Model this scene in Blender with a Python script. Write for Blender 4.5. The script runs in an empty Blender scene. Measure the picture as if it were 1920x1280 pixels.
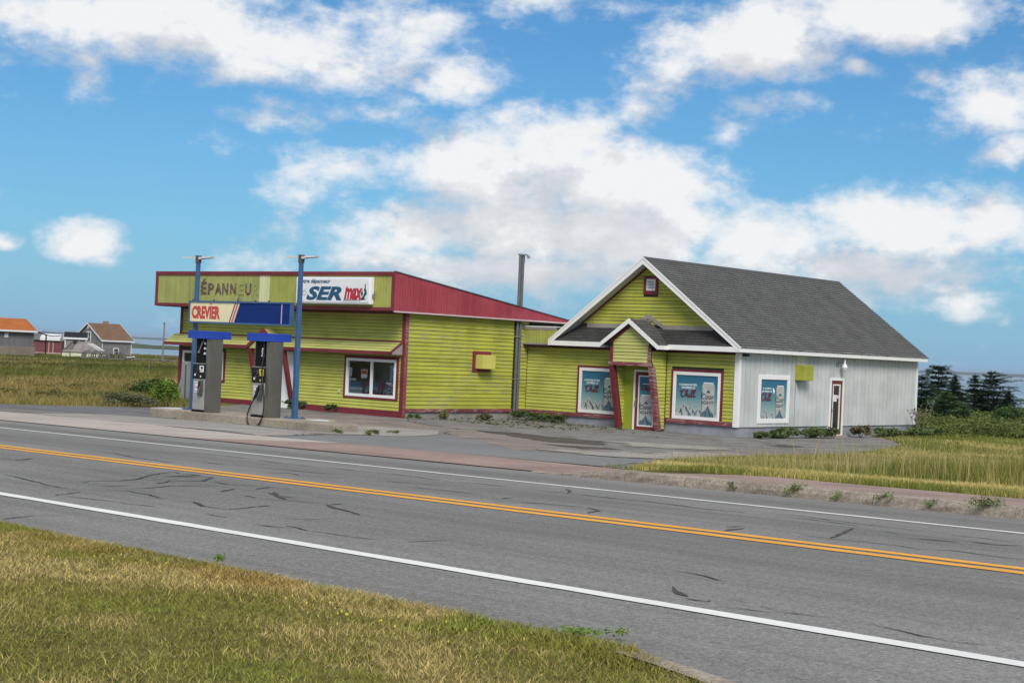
import bpy, bmesh, math, random
import numpy as np
from mathutils import Vector, Matrix
from mathutils.geometry import tessellate_polygon

scene = bpy.context.scene
R = math.radians
random.seed(7)
rng = np.random.default_rng(11)

# ------------------------------------------------------------------ camera
CAM_H = 2.6
cam_data = bpy.data.cameras.new('camera')
cam = bpy.data.objects.new('camera', cam_data)
scene.collection.objects.link(cam)
cam_data.sensor_width = 36.0
cam_data.lens = 3010.8 / 1920 * 36.0
cam_data.clip_start = 0.1
cam_data.clip_end = 30000
cam.matrix_world = (Matrix.Translation((0, 0, CAM_H)) @ Matrix.Rotation(R(90) + 0.0071, 4, 'X')
                    @ Matrix.Rotation(0.0434, 4, 'Z'))
scene.camera = cam

# ------------------------------------------------------------------ light, sky, exposure
SUN_AZ, SUN_EL = R(170), R(42)         # azimuth from +Y towards +X
sun_data = bpy.data.lights.new('sun', 'SUN')
sun_data.energy = 1.8
sun_data.angle = R(26)
sun_data.color = (1.0, 0.94, 0.85)
sun = bpy.data.objects.new('sun', sun_data)
scene.collection.objects.link(sun)
sd = Vector((math.sin(SUN_AZ) * math.cos(SUN_EL), math.cos(SUN_AZ) * math.cos(SUN_EL), math.sin(SUN_EL)))
sun.rotation_euler = sd.to_track_quat('Z', 'Y').to_euler()
sun.location = (60, 20, 80)

scene.render.engine = 'CYCLES'
scene.view_settings.view_transform = 'Standard'
scene.view_settings.look = 'None'
scene.view_settings.exposure = 0.85
scene.view_settings.gamma = 1.0
scene.view_settings.use_curve_mapping = False
scene.cycles.use_denoising = True
scene.cycles.max_bounces = 6
scene.cycles.transparent_max_bounces = 8

world = bpy.data.worlds.new('World')
scene.world = world
world.use_nodes = True


def build_world():
    nt = world.node_tree
    N, L = nt.nodes, nt.links
    N.clear()
    out = N.new('ShaderNodeOutputWorld')
    bg = N.new('ShaderNodeBackground')
    bg.inputs['Strength'].default_value = 0.1
    L.new(bg.outputs[0], out.inputs[0])
    sky = N.new('ShaderNodeTexSky')
    sky.sky_type = 'NISHITA'
    sky.sun_disc = False
    sky.sun_elevation = SUN_EL
    sky.sun_rotation = SUN_AZ
    sky.altitude = 0
    sky.air_density = 1.0
    sky.dust_density = 0.35
    sky.ozone_density = 2.0
    tc = N.new('ShaderNodeTexCoord')
    sep = N.new('ShaderNodeSeparateXYZ')
    L.new(tc.outputs['Generated'], sep.inputs[0])

    def math_(op, a, b=None, c=None):
        n = N.new('ShaderNodeMath')
        n.operation = op
        for i, v in enumerate((a, b, c)):
            if v is None:
                continue
            if isinstance(v, (int, float)):
                n.inputs[i].default_value = v
            else:
                L.new(v, n.inputs[i])
        return n.outputs[0]
    az = math_('ARCTAN2', sep.outputs[0], sep.outputs[1])
    el = math_('ARCSINE', sep.outputs[2])
    comb = N.new('ShaderNodeCombineXYZ')
    L.new(az, comb.inputs[0])
    L.new(el, comb.inputs[1])
    P0 = comb.outputs[0]

    def noise(vec, scale, detail, rough, off=(0, 0, 0), sc=(1, 1, 1)):
        m = N.new('ShaderNodeMapping')
        m.inputs['Location'].default_value = off
        m.inputs['Scale'].default_value = sc
        L.new(vec, m.inputs[0])
        n = N.new('ShaderNodeTexNoise')
        n.inputs['Scale'].default_value = scale
        n.inputs['Detail'].default_value = detail
        n.inputs['Roughness'].default_value = rough
        L.new(m.outputs[0], n.inputs['Vector'])
        return n
    # cumulus banks: centre azimuth, elevation, radii, weight (radians)
    banks = BANKS

    # density group (used twice, the second time a little higher up for the shaded bases)
    g = bpy.data.node_groups.new('cloud_density', 'ShaderNodeTree')
    g.interface.new_socket('P', in_out='INPUT', socket_type='NodeSocketVector')
    g.interface.new_socket('D', in_out='OUTPUT', socket_type='NodeSocketFloat')
    gi, go = g.nodes.new('NodeGroupInput'), g.nodes.new('NodeGroupOutput')

    def gm(op, a, b=None, c=None):
        n = g.nodes.new('ShaderNodeMath')
        n.operation = op
        for i, v in enumerate((a, b, c)):
            if v is None:
                continue
            if isinstance(v, (int, float)):
                n.inputs[i].default_value = v
            else:
                g.links.new(v, n.inputs[i])
        return n.outputs[0]

    def gnoise(scale, detail, rough, off, sc=(1, 1.5, 1), vec=None):
        m = g.nodes.new('ShaderNodeMapping')
        m.inputs['Location'].default_value = off
        m.inputs['Scale'].default_value = sc
        g.links.new(vec or gi.outputs[0], m.inputs[0])
        n = g.nodes.new('ShaderNodeTexNoise')
        n.inputs['Scale'].default_value = scale
        n.inputs['Detail'].default_value = detail
        n.inputs['Roughness'].default_value = rough
        g.links.new(m.outputs[0], n.inputs['Vector'])
        return n
    warp = gnoise(9, 3, 0.5, (3.1, 7.7, 1.2))
    wv = g.nodes.new('ShaderNodeVectorMath')
    wv.operation = 'MULTIPLY_ADD'
    g.links.new(warp.outputs['Color'], wv.inputs[0])
    wv.inputs[1].default_value = (0.07, 0.05, 0)
    add = g.nodes.new('ShaderNodeVectorMath')
    add.operation = 'SUBTRACT'
    g.links.new(gi.outputs[0], add.inputs[0])
    add.inputs[1].default_value = (0.035, 0.025, 0)
    g.links.new(add.outputs[0], wv.inputs[2])
    wp = wv.outputs[0]
    dens = None
    for (ca, ce, ra, re, wt) in banks:
        s_ = g.nodes.new('ShaderNodeVectorMath')
        s_.operation = 'SUBTRACT'
        g.links.new(wp, s_.inputs[0])
        s_.inputs[1].default_value = (ca, ce, 0)
        m_ = g.nodes.new('ShaderNodeVectorMath')
        m_.operation = 'MULTIPLY'
        g.links.new(s_.outputs[0], m_.inputs[0])
        m_.inputs[1].default_value = (1 / ra, 1 / re, 0)
        l_ = g.nodes.new('ShaderNodeVectorMath')
        l_.operation = 'LENGTH'
        g.links.new(m_.outputs[0], l_.inputs[0])
        d = gm('MULTIPLY', gm('SUBTRACT', 1.0, l_.outputs['Value']), wt * 1.1)
        d = gm('MAXIMUM', d, -0.6)
        dens = d if dens is None else gm('SMOOTH_MAX', dens, d, 0.12)
    # elsewhere in the sky: unseen cumulus, thickened for whiter fill light, from low-frequency noise
    wide = gnoise(3.2, 2, 0.5, (11.3, 2.1, 0), (1, 1.8, 1))
    wide_d = gm('MULTIPLY', gm('SUBTRACT', wide.outputs['Fac'], 0.36), 3.2)
    sp = g.nodes.new('ShaderNodeSeparateXYZ')
    g.links.new(gi.outputs[0], sp.inputs[0])
    outside = gm('MAXIMUM', gm('MULTIPLY', gm('SUBTRACT', gm('ABSOLUTE', sp.outputs[0]), 0.36), 8.0),
                 gm('MULTIPLY', gm('SUBTRACT', sp.outputs[1], 0.25), 8.0))
    cl = g.nodes.new('ShaderNodeClamp')
    g.links.new(outside, cl.inputs[0])
    mix = g.nodes.new('ShaderNodeMix')
    g.links.new(cl.outputs[0], mix.inputs['Factor'])
    g.links.new(dens, mix.inputs['A'])
    g.links.new(wide_d, mix.inputs['B'])
    f1 = gnoise(16, 10, 0.6, (0.3, 0.1, 4.0), (1, 1.6, 1))
    f2 = gnoise(60, 5, 0.6, (5.3, 2.1, 4.0), (1, 1.5, 1))
    f3 = gnoise(6.5, 4, 0.55, (7.3, 9.1, 2.0), (1, 1.7, 1))
    n_ = gm('ADD', gm('MULTIPLY', gm('SUBTRACT', f3.outputs['Fac'], 0.52), 0.9), gm('MULTIPLY', gm('SUBTRACT', f1.outputs['Fac'], 0.49), 3.0))
    n_ = gm('ADD', n_, gm('MULTIPLY', gm('SUBTRACT', f2.outputs['Fac'], 0.5), 1.2))
    tot = gm('ADD', mix.outputs['Result'], n_)
    g.links.new(tot, go.inputs[0])

    def density(vec):
        n = N.new('ShaderNodeGroup')
        n.node_tree = g
        L.new(vec, n.inputs[0])
        return n.outputs[0]
    D = density(P0)
    up = N.new('ShaderNodeVectorMath')
    up.operation = 'ADD'
    L.new(P0, up.inputs[0])
    up.inputs[1].default_value = (0.012, 0.03, 0)
    D2 = density(up.outputs[0])

    def ramp(v, a, b):
        n = N.new('ShaderNodeMapRange')
        n.interpolation_type = 'SMOOTHSTEP'
        L.new(v, n.inputs['Value'])
        n.inputs['From Min'].default_value = a
        n.inputs['From Max'].default_value = b
        return n.outputs['Result']
    mask = ramp(D, -0.2, 1.0)
    thick = ramp(D2, 0.1, 0.95)
    tex = noise(P0, 14, 8, 0.62, (2, 2, 2), (1, 1.6, 1))
    rim = math_('MULTIPLY', math_('SUBTRACT', D2, D), 0.55)
    shade = math_('ADD', math_('ADD', math_('MULTIPLY', thick, 0.75), rim), math_('MULTIPLY', math_('SUBTRACT', tex.outputs['Fac'], 0.5), 1.3))
    ccol = N.new('ShaderNodeMix')
    ccol.data_type = 'RGBA'
    L.new(shade, ccol.inputs['Factor'])
    ccol.inputs['A'].default_value = CLOUD_LIT
    ccol.inputs['B'].default_value = CLOUD_BASE
    # clear sky, a little more saturated than the model gives
    tint = N.new('ShaderNodeMix')
    tint.data_type = 'RGBA'
    tint.blend_type = 'MULTIPLY'
    tint.inputs['Factor'].default_value = 1.0
    L.new(sky.outputs[0], tint.inputs['A'])
    tint.inputs['B'].default_value = SKY_TINT
    # thin milky air towards the horizon
    hz = N.new('ShaderNodeMix')
    hz.data_type = 'RGBA'
    L.new(math_('MULTIPLY', math_('POWER', 2.718, math_('MULTIPLY', math_('MAXIMUM', el, 0.0), -13.0)), 0.85), hz.inputs['Factor'])
    L.new(tint.outputs['Result'], hz.inputs['A'])
    hz.inputs['B'].default_value = SKY_LOW
    fin = N.new('ShaderNodeMix')
    fin.data_type = 'RGBA'
    L.new(math_('MULTIPLY', mask, CLOUD_OPACITY), fin.inputs['Factor'])
    L.new(hz.outputs['Result'], fin.inputs['A'])
    L.new(ccol.outputs['Result'], fin.inputs['B'])
    L.new(fin.outputs['Result'], bg.inputs['Color'])


BANKS = [
    (-0.1825, 0.1884, 0.1728, 0.0332, 1.3),
    (-0.1622, 0.1692, 0.0399, 0.0159, 1.1),
    (-0.2555, 0.187, 0.1096, 0.0233, 1.1),
    (-0.0681, 0.1943, 0.0465, 0.0199, 1.0),
    (-0.2698, 0.1591, 0.015, 0.015, 0.5),
    (-0.0455, 0.1713, 0.0365, 0.0183, 0.9),
    (-0.0251, 0.1626, 0.015, 0.0116, 0.7),
    (-0.1511, 0.1394, 0.0233, 0.0126, 0.75),
    (-0.0892, 0.148, 0.0332, 0.0133, 0.75),
    (-0.0411, 0.1112, 0.0864, 0.0299, 1.5),
    (0.0282, 0.1241, 0.0465, 0.0299, 1.2),
    (0.0719, 0.1093, 0.0764, 0.0282, 1.4),
    (-0.0692, 0.0703, 0.0664, 0.0199, 1.0),
    (0.0434, 0.0786, 0.1395, 0.0332, 1.5),
    (0.0114, 0.0508, 0.1728, 0.0233, 1.0),
    (0.1491, 0.0693, 0.0664, 0.0365, 1.2),
    (-0.0895, 0.0825, 0.0365, 0.0133, 0.6),
    (0.2381, 0.0848, 0.0764, 0.0282, 1.3),
    (0.2844, 0.089, 0.0498, 0.0266, 1.2),
    (0.2235, 0.0554, 0.1096, 0.0233, 1.0),
    (0.2804, 0.0364, 0.0432, 0.0116, 0.9),
    (0.1955, 0.0415, 0.0664, 0.0133, 0.8),
    (0.1373, 0.1951, 0.0731, 0.0282, 1.4),
    (0.0885, 0.1845, 0.0432, 0.015, 0.9),
    (0.2171, 0.2099, 0.1096, 0.0249, 1.3),
    (0.0209, 0.2128, 0.0664, 0.01, 0.6),
    (0.2784, 0.1629, 0.0399, 0.0282, 1.1),
    (0.2949, 0.1333, 0.0199, 0.0199, 0.9),
    (0.1961, 0.18, 0.0199, 0.01, 0.7),
    (0.2407, 0.1739, 0.0199, 0.01, 0.5),
    (-0.2635, 0.0517, 0.0316, 0.0193, 1.25),
    (-0.2521, 0.0411, 0.0233, 0.01, 0.8),
    (-0.3094, 0.0521, 0.01, 0.0073, 0.9),
    (0.0751, 0.1502, 0.0183, 0.0166, 0.6),
    (0.1391, 0.152, 0.0199, 0.0116, 0.4),
    (-0.1308, 0.0869, 0.0166, 0.0116, 0.45)]
CLOUD_LIT = (5.1, 5.1, 5.12, 1)
CLOUD_BASE = (3.5, 3.65, 3.95, 1)
CLOUD_OPACITY = 0.97
SKY_TINT = (0.195, 0.40, 0.545, 1)
SKY_LOW = (1.42, 2.5, 3.9, 1)
build_world()

# ------------------------------------------------------------------ place: ground and frames
YAW = -0.6942
OX, OY = -3.7006, 55.9395             # front right corner of the store, origin of the building frame
CA, SA = math.cos(YAW), math.sin(YAW)
PH = -0.80584
PX, PY, QX, QY = math.cos(PH), math.sin(PH), -math.sin(PH), math.cos(PH)


def ab2xy(a, b):
    return OX + a * CA - b * SA, OY + a * SA + b * CA


def pq2xy(p, q):
    return p * PX + q * QX, p * PY + q * QY


def G(x, y):
    """height of the made ground: the road's cross fall that levels out behind the lot"""
    x = np.asarray(x, float)
    y = np.asarray(y, float)
    p = x * PX + y * PY
    q = x * QX + y * QY
    q = np.maximum(q, -1.0)
    p = np.clip(p, -75, 25)
    xr, yr = p * PX + q * QX, p * PY + q * QY
    road = CAM_H - (0.70586 + 0.036988 * yr + 0.015547 * xr)
    far = 0.08 - 0.15 * np.tanh((x - 2) / 12) - 0.0025 * (np.clip(y, -50, 120) - 55) - 0.0055 * np.maximum(y - 120, 0)
    g = (road + far + np.sqrt((road - far) ** 2 + 0.15 ** 2)) / 2
    da = (x - OX) * CA + (y - OY) * SA
    db = -(x - OX) * SA + (y - OY) * CA
    g = g - 0.07 * np.exp(-((da - 10) / 3.0) ** 2 - ((db + 13) / 2.5) ** 2)
    g = g - 0.055 * np.exp(-((da - 4) / 5.0) ** 2 - ((db + 12.3) / 2.0) ** 2)
    return g


def coast(x):
    return np.interp(x, [-120, -30, 10, 25, 60], [330, 280, 150, 128, 128])


def walk_edge(p):
    """far edge of the pavement, across the road frame"""
    return np.interp(p, [-26.2, -25.8, -15.2, -12.6], [17.55, 16.85, 16.8, 15.5])


def T(x, y):
    """terrain: made ground, then the drop to the shore"""
    t = np.clip((np.asarray(y, float) - coast(x)) / 18.0, 0, 1)
    t = t * t * (3 - 2 * t)
    p, q = np.asarray(x) * PX + np.asarray(y) * PY, np.asarray(x) * QX + np.asarray(y) * QY
    e = walk_edge(p)
    up = .115 * np.clip((p + 15.0) / 2, 0, 1) * np.clip((q - e + .25) / .25, 0, 1) * np.clip(1 - (q - e - 1) / 8, 0, 1)
    return (G(x, y) + up) * (1 - t) + (-9.0) * t


def g1(x, y):
    return float(T(x, y))


# ------------------------------------------------------------------ object helpers
COL = scene.collection


def link(o, parent=None):
    COL.objects.link(o)
    if parent is not None:
        o.parent = parent
    return o


def tag(o, label=None, cat=None, group=None, kind=None):
    if label:
        o['label'] = label
    if cat:
        o['category'] = cat
    if group:
        o['group'] = group
    if kind:
        o['kind'] = kind
    return o


class Thing:
    """an Empty at the thing's base; parts are built in frame coordinates and moved to it"""

    def __init__(s, name, label, cat, x, y, z, rz=0.0, group=None, frame='building', off=(0, 0, 0)):
        o = bpy.data.objects.new(name, None)
        o.empty_display_size = 0.3
        o.location = (x, y, z)
        o.rotation_euler = (0, 0, rz)
        link(o)
        tag(o, label, cat, group)
        s.o = o
        s.off = off


def bthing(name, label, cat, a, b, z, group=None):
    x, y = ab2xy(a, b)
    return Thing(name, label, cat, x, y, z, YAW, group, off=(a, b, z))


def wthing(name, label, cat, x, y, z, rz=0.0, group=None):
    return Thing(name, label, cat, x, y, z, rz, group)


class MB:
    def __init__(s):
        s.v, s.f, s.m = [], [], []

    def add(s, verts, faces, mi=0):
        n = len(s.v)
        s.v += [tuple(map(float, p)) for p in verts]
        for f in faces:
            s.f.append(tuple(i + n for i in f))
            s.m.append(mi)
        return s

    def box(s, x0, x1, y0, y1, z0, z1, mi=0):
        if x0 > x1: x0, x1 = x1, x0
        if y0 > y1: y0, y1 = y1, y0
        if z0 > z1: z0, z1 = z1, z0
        v = [(x0, y0, z0), (x1, y0, z0), (x1, y1, z0), (x0, y1, z0), (x0, y0, z1), (x1, y0, z1), (x1, y1, z1), (x0, y1, z1)]
        return s.hexa(v, mi)

    def hexa(s, v, mi=0):
        return s.add(v, [(0, 3, 2, 1), (4, 5, 6, 7), (0, 1, 5, 4), (1, 2, 6, 5), (2, 3, 7, 6), (3, 0, 4, 7)], mi)

    def prism(s, loop, vec, mi=0):
        """closed loop of 3D points extruded along vec"""
        n = len(loop)
        vec = Vector(vec)
        a = [Vector(p) for p in loop]
        b = [p + vec for p in a]
        nn = Vector((0, 0, 0))
        for i in range(n):
            nn += a[i].cross(a[(i + 1) % n])
        flip = nn.dot(vec) > 0
        f = []
        tris = tessellate_polygon([a])
        for t_ in tris:
            f.append(tuple(t_))
            f.append(tuple(i + n for i in reversed(t_)))
        for i in range(n):
            j = (i + 1) % n
            f.append((i, j, j + n, i + n))
        s.add([tuple(p) for p in a + b], f, mi)
        return s

    def poly(s, pts, mi=0):
        a = [Vector(p) for p in pts]
        s.add([tuple(p) for p in a], [tuple(t_) for t_ in tessellate_polygon([a])], mi)
        return s

    def tube(s, pts, r, n=8, mi=0, cap=True):
        pts = [Vector(p) for p in pts]
        rr = r if isinstance(r, (list, tuple)) else [r] * len(pts)
        rings = []
        ref = Vector((0, 0, 1))
        for i, p in enumerate(pts):
            t_ = (pts[min(i + 1, len(pts) - 1)] - pts[max(i - 1, 0)]).normalized()
            u = t_.cross(ref)
            if u.length < 0.05:
                u = t_.cross(Vector((1, 0, 0)))
            u.normalize()
            w = t_.cross(u)
            rings.append([p + (u * math.cos(2 * math.pi * k / n) + w * math.sin(2 * math.pi * k / n)) * rr[i] for k in range(n)])
        v = [tuple(q) for ring in rings for q in ring]
        f = []
        for i in range(len(pts) - 1):
            for k in range(n):
                k2 = (k + 1) % n
                f.append((i * n + k, i * n + k2, (i + 1) * n + k2, (i + 1) * n + k))
        if cap:
            f.append(tuple(range(n))[::-1])
            f.append(tuple((len(pts) - 1) * n + k for k in range(n)))
        return s.add(v, f, mi)

    def ribbon(s, pts, w, mapf, d, mi=0):
        """flat stroke of width w along 2D points, mapped by mapf(u,d,z)"""
        P = [Vector((p[0], p[1])) for p in pts]
        ws = w if isinstance(w, (list, tuple)) else [w] * len(P)
        l, r_ = [], []
        for i, p in enumerate(P):
            t_ = (P[min(i + 1, len(P) - 1)] - P[max(i - 1, 0)])
            if t_.length < 1e-9:
                t_ = Vector((1, 0))
            t_.normalize()
            nrm = Vector((-t_.y, t_.x)) * ws[i] / 2
            l.append(p + nrm)
            r_.append(p - nrm)
        v = [mapf(q.x, d, q.y) for q in l] + [mapf(q.x, d, q.y) for q in r_]
        n = len(P)
        s.add(v, [(i, i + 1, n + i + 1, n + i) for i in range(n - 1)], mi)
        return s

    def build(s, name, mats, parent=None, smooth=False, recalc=True, bevel=0):
        off = (0, 0, 0)
        po = None
        if isinstance(parent, Thing):
            off, po = parent.off, parent.o
        elif isinstance(parent, tuple):
            po, off = parent
        else:
            po = parent
        me = bpy.data.meshes.new(name)
        v = [(p[0] - off[0], p[1] - off[1], p[2] - off[2]) for p in s.v]
        me.from_pydata(v, [], s.f)
        if not isinstance(mats, (list, tuple)):
            mats = [mats]
        for m in mats:
            me.materials.append(m)
        if len(mats) > 1:
            me.polygons.foreach_set('material_index', s.m)
        if recalc:
            bm = bmesh.new()
            bm.from_mesh(me)
            bmesh.ops.recalc_face_normals(bm, faces=bm.faces)
            bm.to_mesh(me)
            bm.free()
        if smooth:
            me.polygons.foreach_set('use_smooth', [True] * len(me.polygons))
        me.update()
        o = bpy.data.objects.new(name, me)
        link(o, po)
        if bevel:
            md = o.modifiers.new('edge', 'BEVEL')
            md.width = bevel
            md.segments = 2
            md.limit_method = 'ANGLE'
            md.angle_limit = R(40)
        return o


class Wall:
    """a vertical plane: origin, direction along it and outward normal, in building coordinates"""

    def __init__(s, o, u, n):
        s.o, s.u, s.n = o, u, n

    def __call__(s, u, d, z):
        return (s.o[0] + s.u[0] * u + s.n[0] * d, s.o[1] + s.u[1] * u + s.n[1] * d, z)

    def box(s, mb, u0, u1, z0, z1, d0, d1, mi=0):
        v = [s(u0, d0, z0), s(u1, d0, z0), s(u1, d1, z0), s(u0, d1, z0), s(u0, d0, z1), s(u1, d0, z1), s(u1, d1, z1), s(u0, d1, z1)]
        return mb.hexa(v, mi)

    def frame(s, mb, u0, u1, z0, z1, w, d0, d1, mi=0, wb=None, wt=None):
        wb = w if wb is None else wb
        wt = w if wt is None else wt
        s.box(mb, u0, u0 + w, z0, z1, d0, d1, mi)
        s.box(mb, u1 - w, u1, z0, z1, d0, d1, mi)
        s.box(mb, u0 + w, u1 - w, z1 - wt, z1, d0, d1, mi)
        s.box(mb, u0 + w, u1 - w, z0, z0 + wb, d0, d1, mi)


def front(b):
    return Wall((0, b), (1, 0), (0, -1))


def side(a):
    return Wall((a, 0), (0, 1), (1, 0))


def cut(lo, hi, spans):
    """what is left of [lo, hi] without the spans"""
    segs = [(lo, hi)]
    for a, b in spans:
        nx = []
        for s0, s1 in segs:
            if b <= s0 or a >= s1:
                nx.append((s0, s1))
            else:
                if a - s0 > 0.02: nx.append((s0, a))
                if s1 - b > 0.02: nx.append((b, s1))
        segs = nx
    return segs


def clad(thing, wall, z0, z1, pitch, u0, u1, mats, holes=(), joint=3.6, name='clapboard', lip=0.026, d0=0.0, slope=None):
    """horizontal lapped boards, each board an object; u0/u1 may be functions of z"""
    n = max(1, round((z1 - z0) / pitch))
    ph = (z1 - z0) / n
    for i in range(n):
        zb, zt = z0 + i * ph, z0 + (i + 1) * ph - 0.013
        f0 = u0 if callable(u0) else (lambda z: u0)
        f1 = u1 if callable(u1) else (lambda z: u1)
        lo, hi = min(f0(zb), f0(zt)), max(f1(zb), f1(zt))
        if hi - lo < 0.05:
            continue
        sp = [(h[0], h[1]) for h in holes if h[2] < zt - 0.03 and h[3] > zb + 0.03]
        for s0, s1 in cut(lo, hi, sp):
            cuts = [s0]
            x = s0 + random.uniform(0.3, 1.0) * joint
            while x < s1 - 0.5:
                cuts.append(x)
                x += random.uniform(0.6, 1.2) * joint
            cuts.append(s1)
            for k in range(len(cuts) - 1):
                c0, c1 = cuts[k] + (0.002 if k else 0), cuts[k + 1] - (0.002 if k < len(cuts) - 2 else 0)
                b0 = max(c0, f0(zb)) if k == 0 and s0 == lo else c0
                b1 = min(c1, f1(zb)) if k == len(cuts) - 2 and s1 == hi else c1
                t0 = max(c0, f0(zt)) if k == 0 and s0 == lo else c0
                t1 = min(c1, f1(zt)) if k == len(cuts) - 2 and s1 == hi else c1
                if t1 - t0 < 0.01:
                    t0 = t1 = (t0 + t1) / 2
                    t1 += 0.005
                dz0, dz1 = random.uniform(-.003, .003), random.uniform(-.003, .003)
                dl = lip + random.uniform(-.004, .005)
                mb = MB()
                v = [wall(b0, d0, zb + dz0), wall(b1, d0, zb + dz1), wall(b1, d0 + dl, zb + dz1), wall(b0, d0 + dl, zb + dz0),
                     wall(t0, d0, zt), wall(t1, d0, zt), wall(t1, d0 + 0.007, zt), wall(t0, d0 + 0.007, zt)]
                mb.hexa(v)
                m = mats(s0, zb) if callable(mats) else mats
                mb.build(name, m, thing)


def vclad(thing, wall, u0, u1, width, zlo, zhi, mats, holes=(), name='fascia_board', d0=0.0, d1=0.018, gap=0.012):
    """vertical boards, each an object; zlo/zhi may be functions of u"""
    n = max(1, round((u1 - u0) / width))
    w = (u1 - u0) / n
    fl = zlo if callable(zlo) else (lambda u: zlo)
    fh = zhi if callable(zhi) else (lambda u: zhi)
    for i in range(n):
        a, b = u0 + i * w + gap / 2, u0 + (i + 1) * w - gap / 2
        edges = sorted({a, b} | {e for h in holes for e in h[:2] if a + .015 < e < b - .015})
        for a_, b_ in zip(edges[:-1], edges[1:]):
            mid = (a_ + b_) / 2
            lo, hi = fl(mid), fh(mid)
            for s0, s1 in cut(lo, hi, [(h[2], h[3]) for h in holes if h[0] < mid < h[1]]):
                if s1 - s0 < 0.02:
                    continue
                k = random.uniform(-.003, .003)
                mb = MB()
                za, zb2 = (fh(a_), fh(b_)) if s1 == hi else (s1, s1)
                la, lb = (fl(a_), fl(b_)) if s0 == lo else (s0, s0)
                v = [wall(a_, d0, la), wall(b_, d0, lb), wall(b_, d1 + k, lb), wall(a_, d1 + k, la),
                     wall(a_, d0, za), wall(b_, d0, zb2), wall(b_, d1 + k, zb2), wall(a_, d1 + k, za)]
                mb.hexa(v)
                mb.build(name, mats(mid) if callable(mats) else mats, thing)


_font_cache = {}


def text2d(txt, bold=0.0):
    """outline letters as (verts2d, faces) with cap height about 0.7"""
    key = (txt, bold)
    if key in _font_cache:
        return _font_cache[key]
    cu = bpy.data.curves.new('lettering', 'FONT')
    cu.body = txt
    cu.fill_mode = 'FRONT'
    cu.offset = bold
    cu.resolution_u = 3
    ob = bpy.data.objects.new('lettering', cu)
    COL.objects.link(ob)
    dg = bpy.context.evaluated_depsgraph_get()
    me = bpy.data.meshes.new_from_object(ob.evaluated_get(dg))
    v = [(p.co.x, p.co.y) for p in me.vertices]
    f = [tuple(q.vertices) for q in me.polygons]
    bpy.data.meshes.remove(me)
    bpy.data.objects.remove(ob)
    bpy.data.curves.remove(cu)
    _font_cache[key] = (v, f)
    return v, f


def put_text(mb, txt, mapf, u0, u1, z0, z1, d, mi=0, bold=0.0, shear=0.0):
    """letters stretched into the box u0..u1, z0..z1 of a plane"""
    v, f = text2d(txt, bold)
    xs = [p[0] + shear * p[1] for p in v]
    ys = [p[1] for p in v]
    x0, x1, y0, y1 = min(xs), max(xs), min(ys), max(ys)
    pts = [mapf(u0 + (x - x0) / (x1 - x0) * (u1 - u0), d, z0 + (y - y0) / (y1 - y0) * (z1 - z0)) for x, y in zip(xs, ys)]
    mb.add(pts, f, mi)


# ------------------------------------------------------------------ materials
def lin(r, g, b):
    return tuple(((c / 255) / 12.92 if c / 255 <= 0.04045 else ((c / 255 + 0.055) / 1.055) ** 2.4) for c in (r, g, b))


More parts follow.
